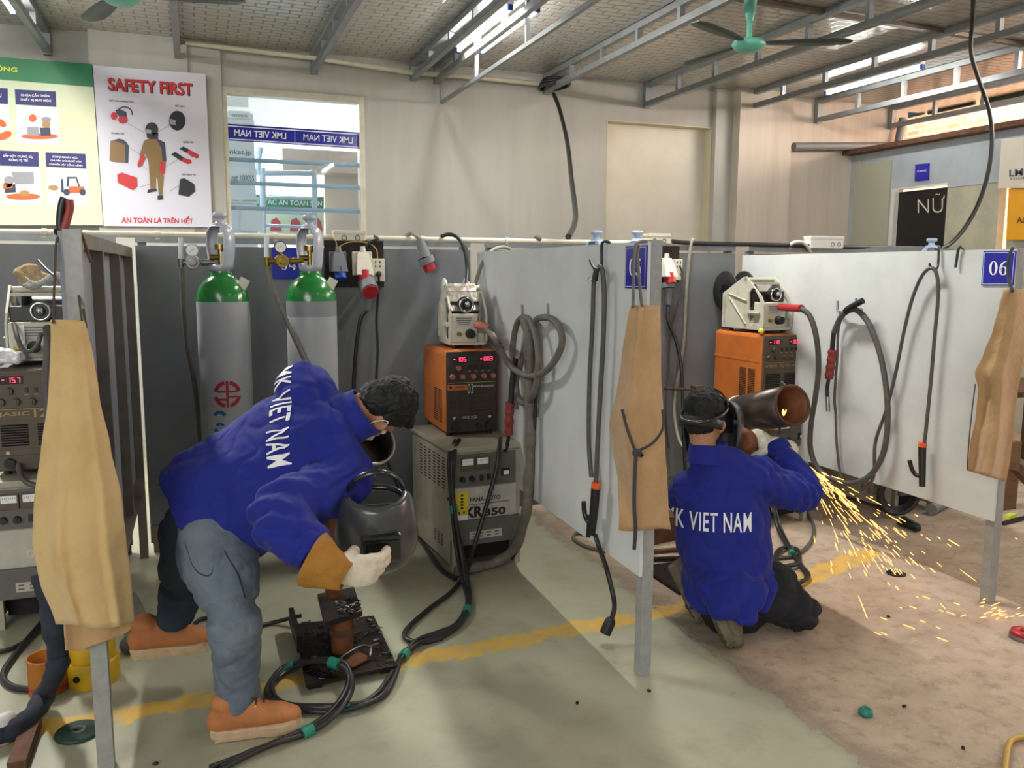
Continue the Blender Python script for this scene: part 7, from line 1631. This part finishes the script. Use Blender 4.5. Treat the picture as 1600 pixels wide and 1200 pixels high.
m = MB(); m.loft([(FL(-12, 1146, 0.05), 0.05, 0.03, V((0, 0, 1))), (FL(6, 1140, 0.05), 0.055, 0.028, V((0, 0, 1))), (FL(17, 1133, 0.05), 0.05, 0.022, V((0, 0, 1)))], 14); one(m, 'cloth_wrap', 'mask_white', 'pale wrapped end of the navy sleeve at the left corner', 'wrap')
m = MB(); m.bar(FL(52, 1128, 0.02), FL(26, 1200, 0.02), 0.05, 0.04); one(m, 'steel_bar', 'rust', 'rusty flat steel bar on floor at bottom left corner', 'steel bar')
cable('cloth_roll', 'grey beige cloth hose lying behind the lifted boot', [FL(205, 935, 0.04), FL(216, 960, 0.04), FL(222, 985, 0.035), FL(210, 1008, 0.03), FL(196, 1006, 0.03)], 0.03, 'cable_dusty', 'hose')
p = atz(122, 1146, 0); lathe_thing('grinding_disc', 'disc_green', 'large dark green disc on the yellow line beside left post', 'disc', [(0.012, 0.002), (0.068, 0.0), (0.07, 0.006), (0.066, 0.012), (0.03, 0.010), (0.028, 0.016), (0.012, 0.016), (0.012, 0.002)], (p.x, p.y, 0))
p = atz(1400, 897, 0); lathe_thing('grinding_disc', 'steel_dark', 'small dark grinding disc on concrete under the sparks', 'disc', [(0.01, 0.0), (0.045, 0.0), (0.046, 0.006), (0.02, 0.008), (0.018, 0.014), (0.01, 0.014), (0.01, 0.0)], (p.x, p.y, 0))
p = atz(1351, 1117, 0); lathe_thing('teal_bushing', 'tape_green', 'small teal plastic bushing lying on the bare concrete', 'bushing', [(0.012, 0.004), (0.022, 0.0), (0.025, 0.008), (0.018, 0.026), (0.013, 0.026), (0.012, 0.004)], (p.x, p.y, 0), (0.25, -0.2, 1))
p = atz(1600, 998, 0); t = thing('red_disc', 'red topped round disc on floor at the right frame edge', 'disc', (p.x, p.y, 0)); MB().lathe([(0.055, 0.0), (0.057, 0.008), (0.056, 0.02)], (p.x, p.y, 0), seg=32).build('base', 'steel', t); MB().lathe([(0.02, 0.02), (0.054, 0.02), (0.05, 0.034), (0.02, 0.036), (0.02, 0.02)], (p.x, p.y, 0), seg=32, caps=False).build('red_top', 'plastic_red', t)
cable('yellow_hose', 'yellow hose end entering at bottom right corner', [FL(1568, 1225), FL(1572, 1190), FL(1576, 1165), FL(1586, 1154), FL(1620, 1150)], 0.009, 'yellow_hose', 'hose')
for i, (x, y, lab) in enumerate(((243, 1193, 'bolt on green floor near the bottom left of photo'), (902, 1098, 'tiny dark nut on green floor below the 05 panel'), (1014, 1079, 'tiny scrap beside the foot of the 05 post'), (1413, 1103, 'dark pebble of slag right of the teal bushing'), (1505, 1168, 'dark pebble of slag near the yellow hose'), (1388, 963, 'black crumb of slag below the small grinding disc'))):
    p = atz(x, y, 0.005); m = MB(); m.ball(p, (0.009, 0.006, 0.005), Matrix.Rotation(i, 3, 'Z'), 10, 6); one(m, 'slag_crumb', 'steel_dark', lab, 'scrap')
# booth 05: scrap by the partition foot, and things seen under and past the 06 partition
m = MB(); a = atz(1020, 850, 0.0); m.box((a.x+0.08, a.y+0.1, 0.07), (0.22, 0.2, 0.14), Matrix.Rotation(0.2, 3, 'Z'), 0.004); one(m, 'steel_box', 'rust', 'rusty steel box on floor behind the 05 post', 'box')
for i, (x0, y0, x1, y1, lab) in enumerate(((1014, 862, 1052, 858, 'rusty flat bar lying behind the 05 post, nearest the box'), (1012, 874, 1052, 872, 'steel angle lying behind the 05 post, between two bars'), (1012, 882, 1055, 905, 'long dark bar slanting past the kneeling welder'))):
    m = MB(); m.bar(FL(x0, y0, 0.012), FL(x1+12, y1, 0.012), 0.03, 0.014); one(m, 'steel_bar', ('rust', 'steel_dark', 'rust')[i], lab, 'steel bar')
power_source((4.02, 3.92), 0.1, 'grey power source seen below the 06 partition', h=0.62, d=0.5, w=0.36, writing=False)
m = MB(); c = atz(1412, 815, 0.0)
for k in range(4): m.ring((c.x+0.01*k, c.y+0.05+0.012*k, 0.16), (0.25, 1, 0.1), 0.13-0.008*k, 0.014, 32, 8)
one(m, 'cable_coil', 'cable_black', 'upright black cable coil under the 06 partition', 'cable coil')
t = thing('earth_clamp', 'black earth clamp lying under the 06 partition', 'clamp', FL(1425, 824, 0.0)); MB().bar(FL(1404, 815, 0.02), FL(1436, 827, 0.02), 0.04, 0.03, bev=0.008).build('jaw', 'rubber', t); MB().bar(FL(1410, 808, 0.05), FL(1436, 822, 0.03), 0.03, 0.02, bev=0.006).build('jaw', 'rubber', t)
m = MB(); m.cyl(FL(1455, 796, 0.035), FL(1480, 782, 0.035), 0.035, seg=16); one(m, 'pipe_offcut', 'galv', 'short grey pipe offcut on floor beyond the 06 partition', 'pipe')
m = MB(); a = atz(1566, 798, 0.0); m.box((a.x+0.06, a.y+0.06, 0.22), (0.12, 0.12, 0.44)); one(m, 'timber_block', 'wood', 'upright brown timber block right of the 06 post', 'timber')
m = MB(); a = atz(1590, 800, 0); 
one(MB().bar(FL(1566, 818, 0.01), FL(1605, 808, 0.01), 0.03, 0.012), 'torch_tip', 'rubber', 'black torch tip lying right of the 06 post', 'torch')
one(MB().bar(FL(1573, 808, 0.012), FL(1584, 804, 0.012), 0.035, 0.02), 'lime_marker', 'lime_tool', 'small lime coloured block right of the 06 post', 'marker')
t = thing('steel_bench', 'rusty steel bench partly seen at the right edge', 'bench', (5.35, 4.6, 0)); 
MB().box2((4.9, 4.25, 0.62), (6.3, 4.85, 0.66)).build('top', 'rust', t)
for x, y in ((4.95, 4.3), (6.25, 4.3), (4.95, 4.8), (6.25, 4.8)): MB().box2((x-0.025, y-0.025, 0), (x+0.025, y+0.025, 0.62)).build('leg', 'rust', t)
m = MB(); m.bar((4.55, 3.55, 0.35), (5.1, 3.7, 0.02), 0.05, 0.05); one(m, 'rusty_beam', 'rust', 'rusty beam leaning down at right frame edge', 'beam')
m = MB(); a = aty(1608, 560, 4.1); m.box((a.x, 4.1, 1.05), (0.12, 0.25, 0.7)); 

vs, fs = [aty(x, y, 2.3) for x, y in ((968, 800), (978, 797), (988, 803), (990, 811), (981, 816), (975, 824), (967, 826), (966, 812))], [[0, 1, 2, 3, 4, 5, 6, 7]]
wrap_on('paint_stain', 'mask_white', vs, fs, hide, (0, -1, 0), a2, 0.004)
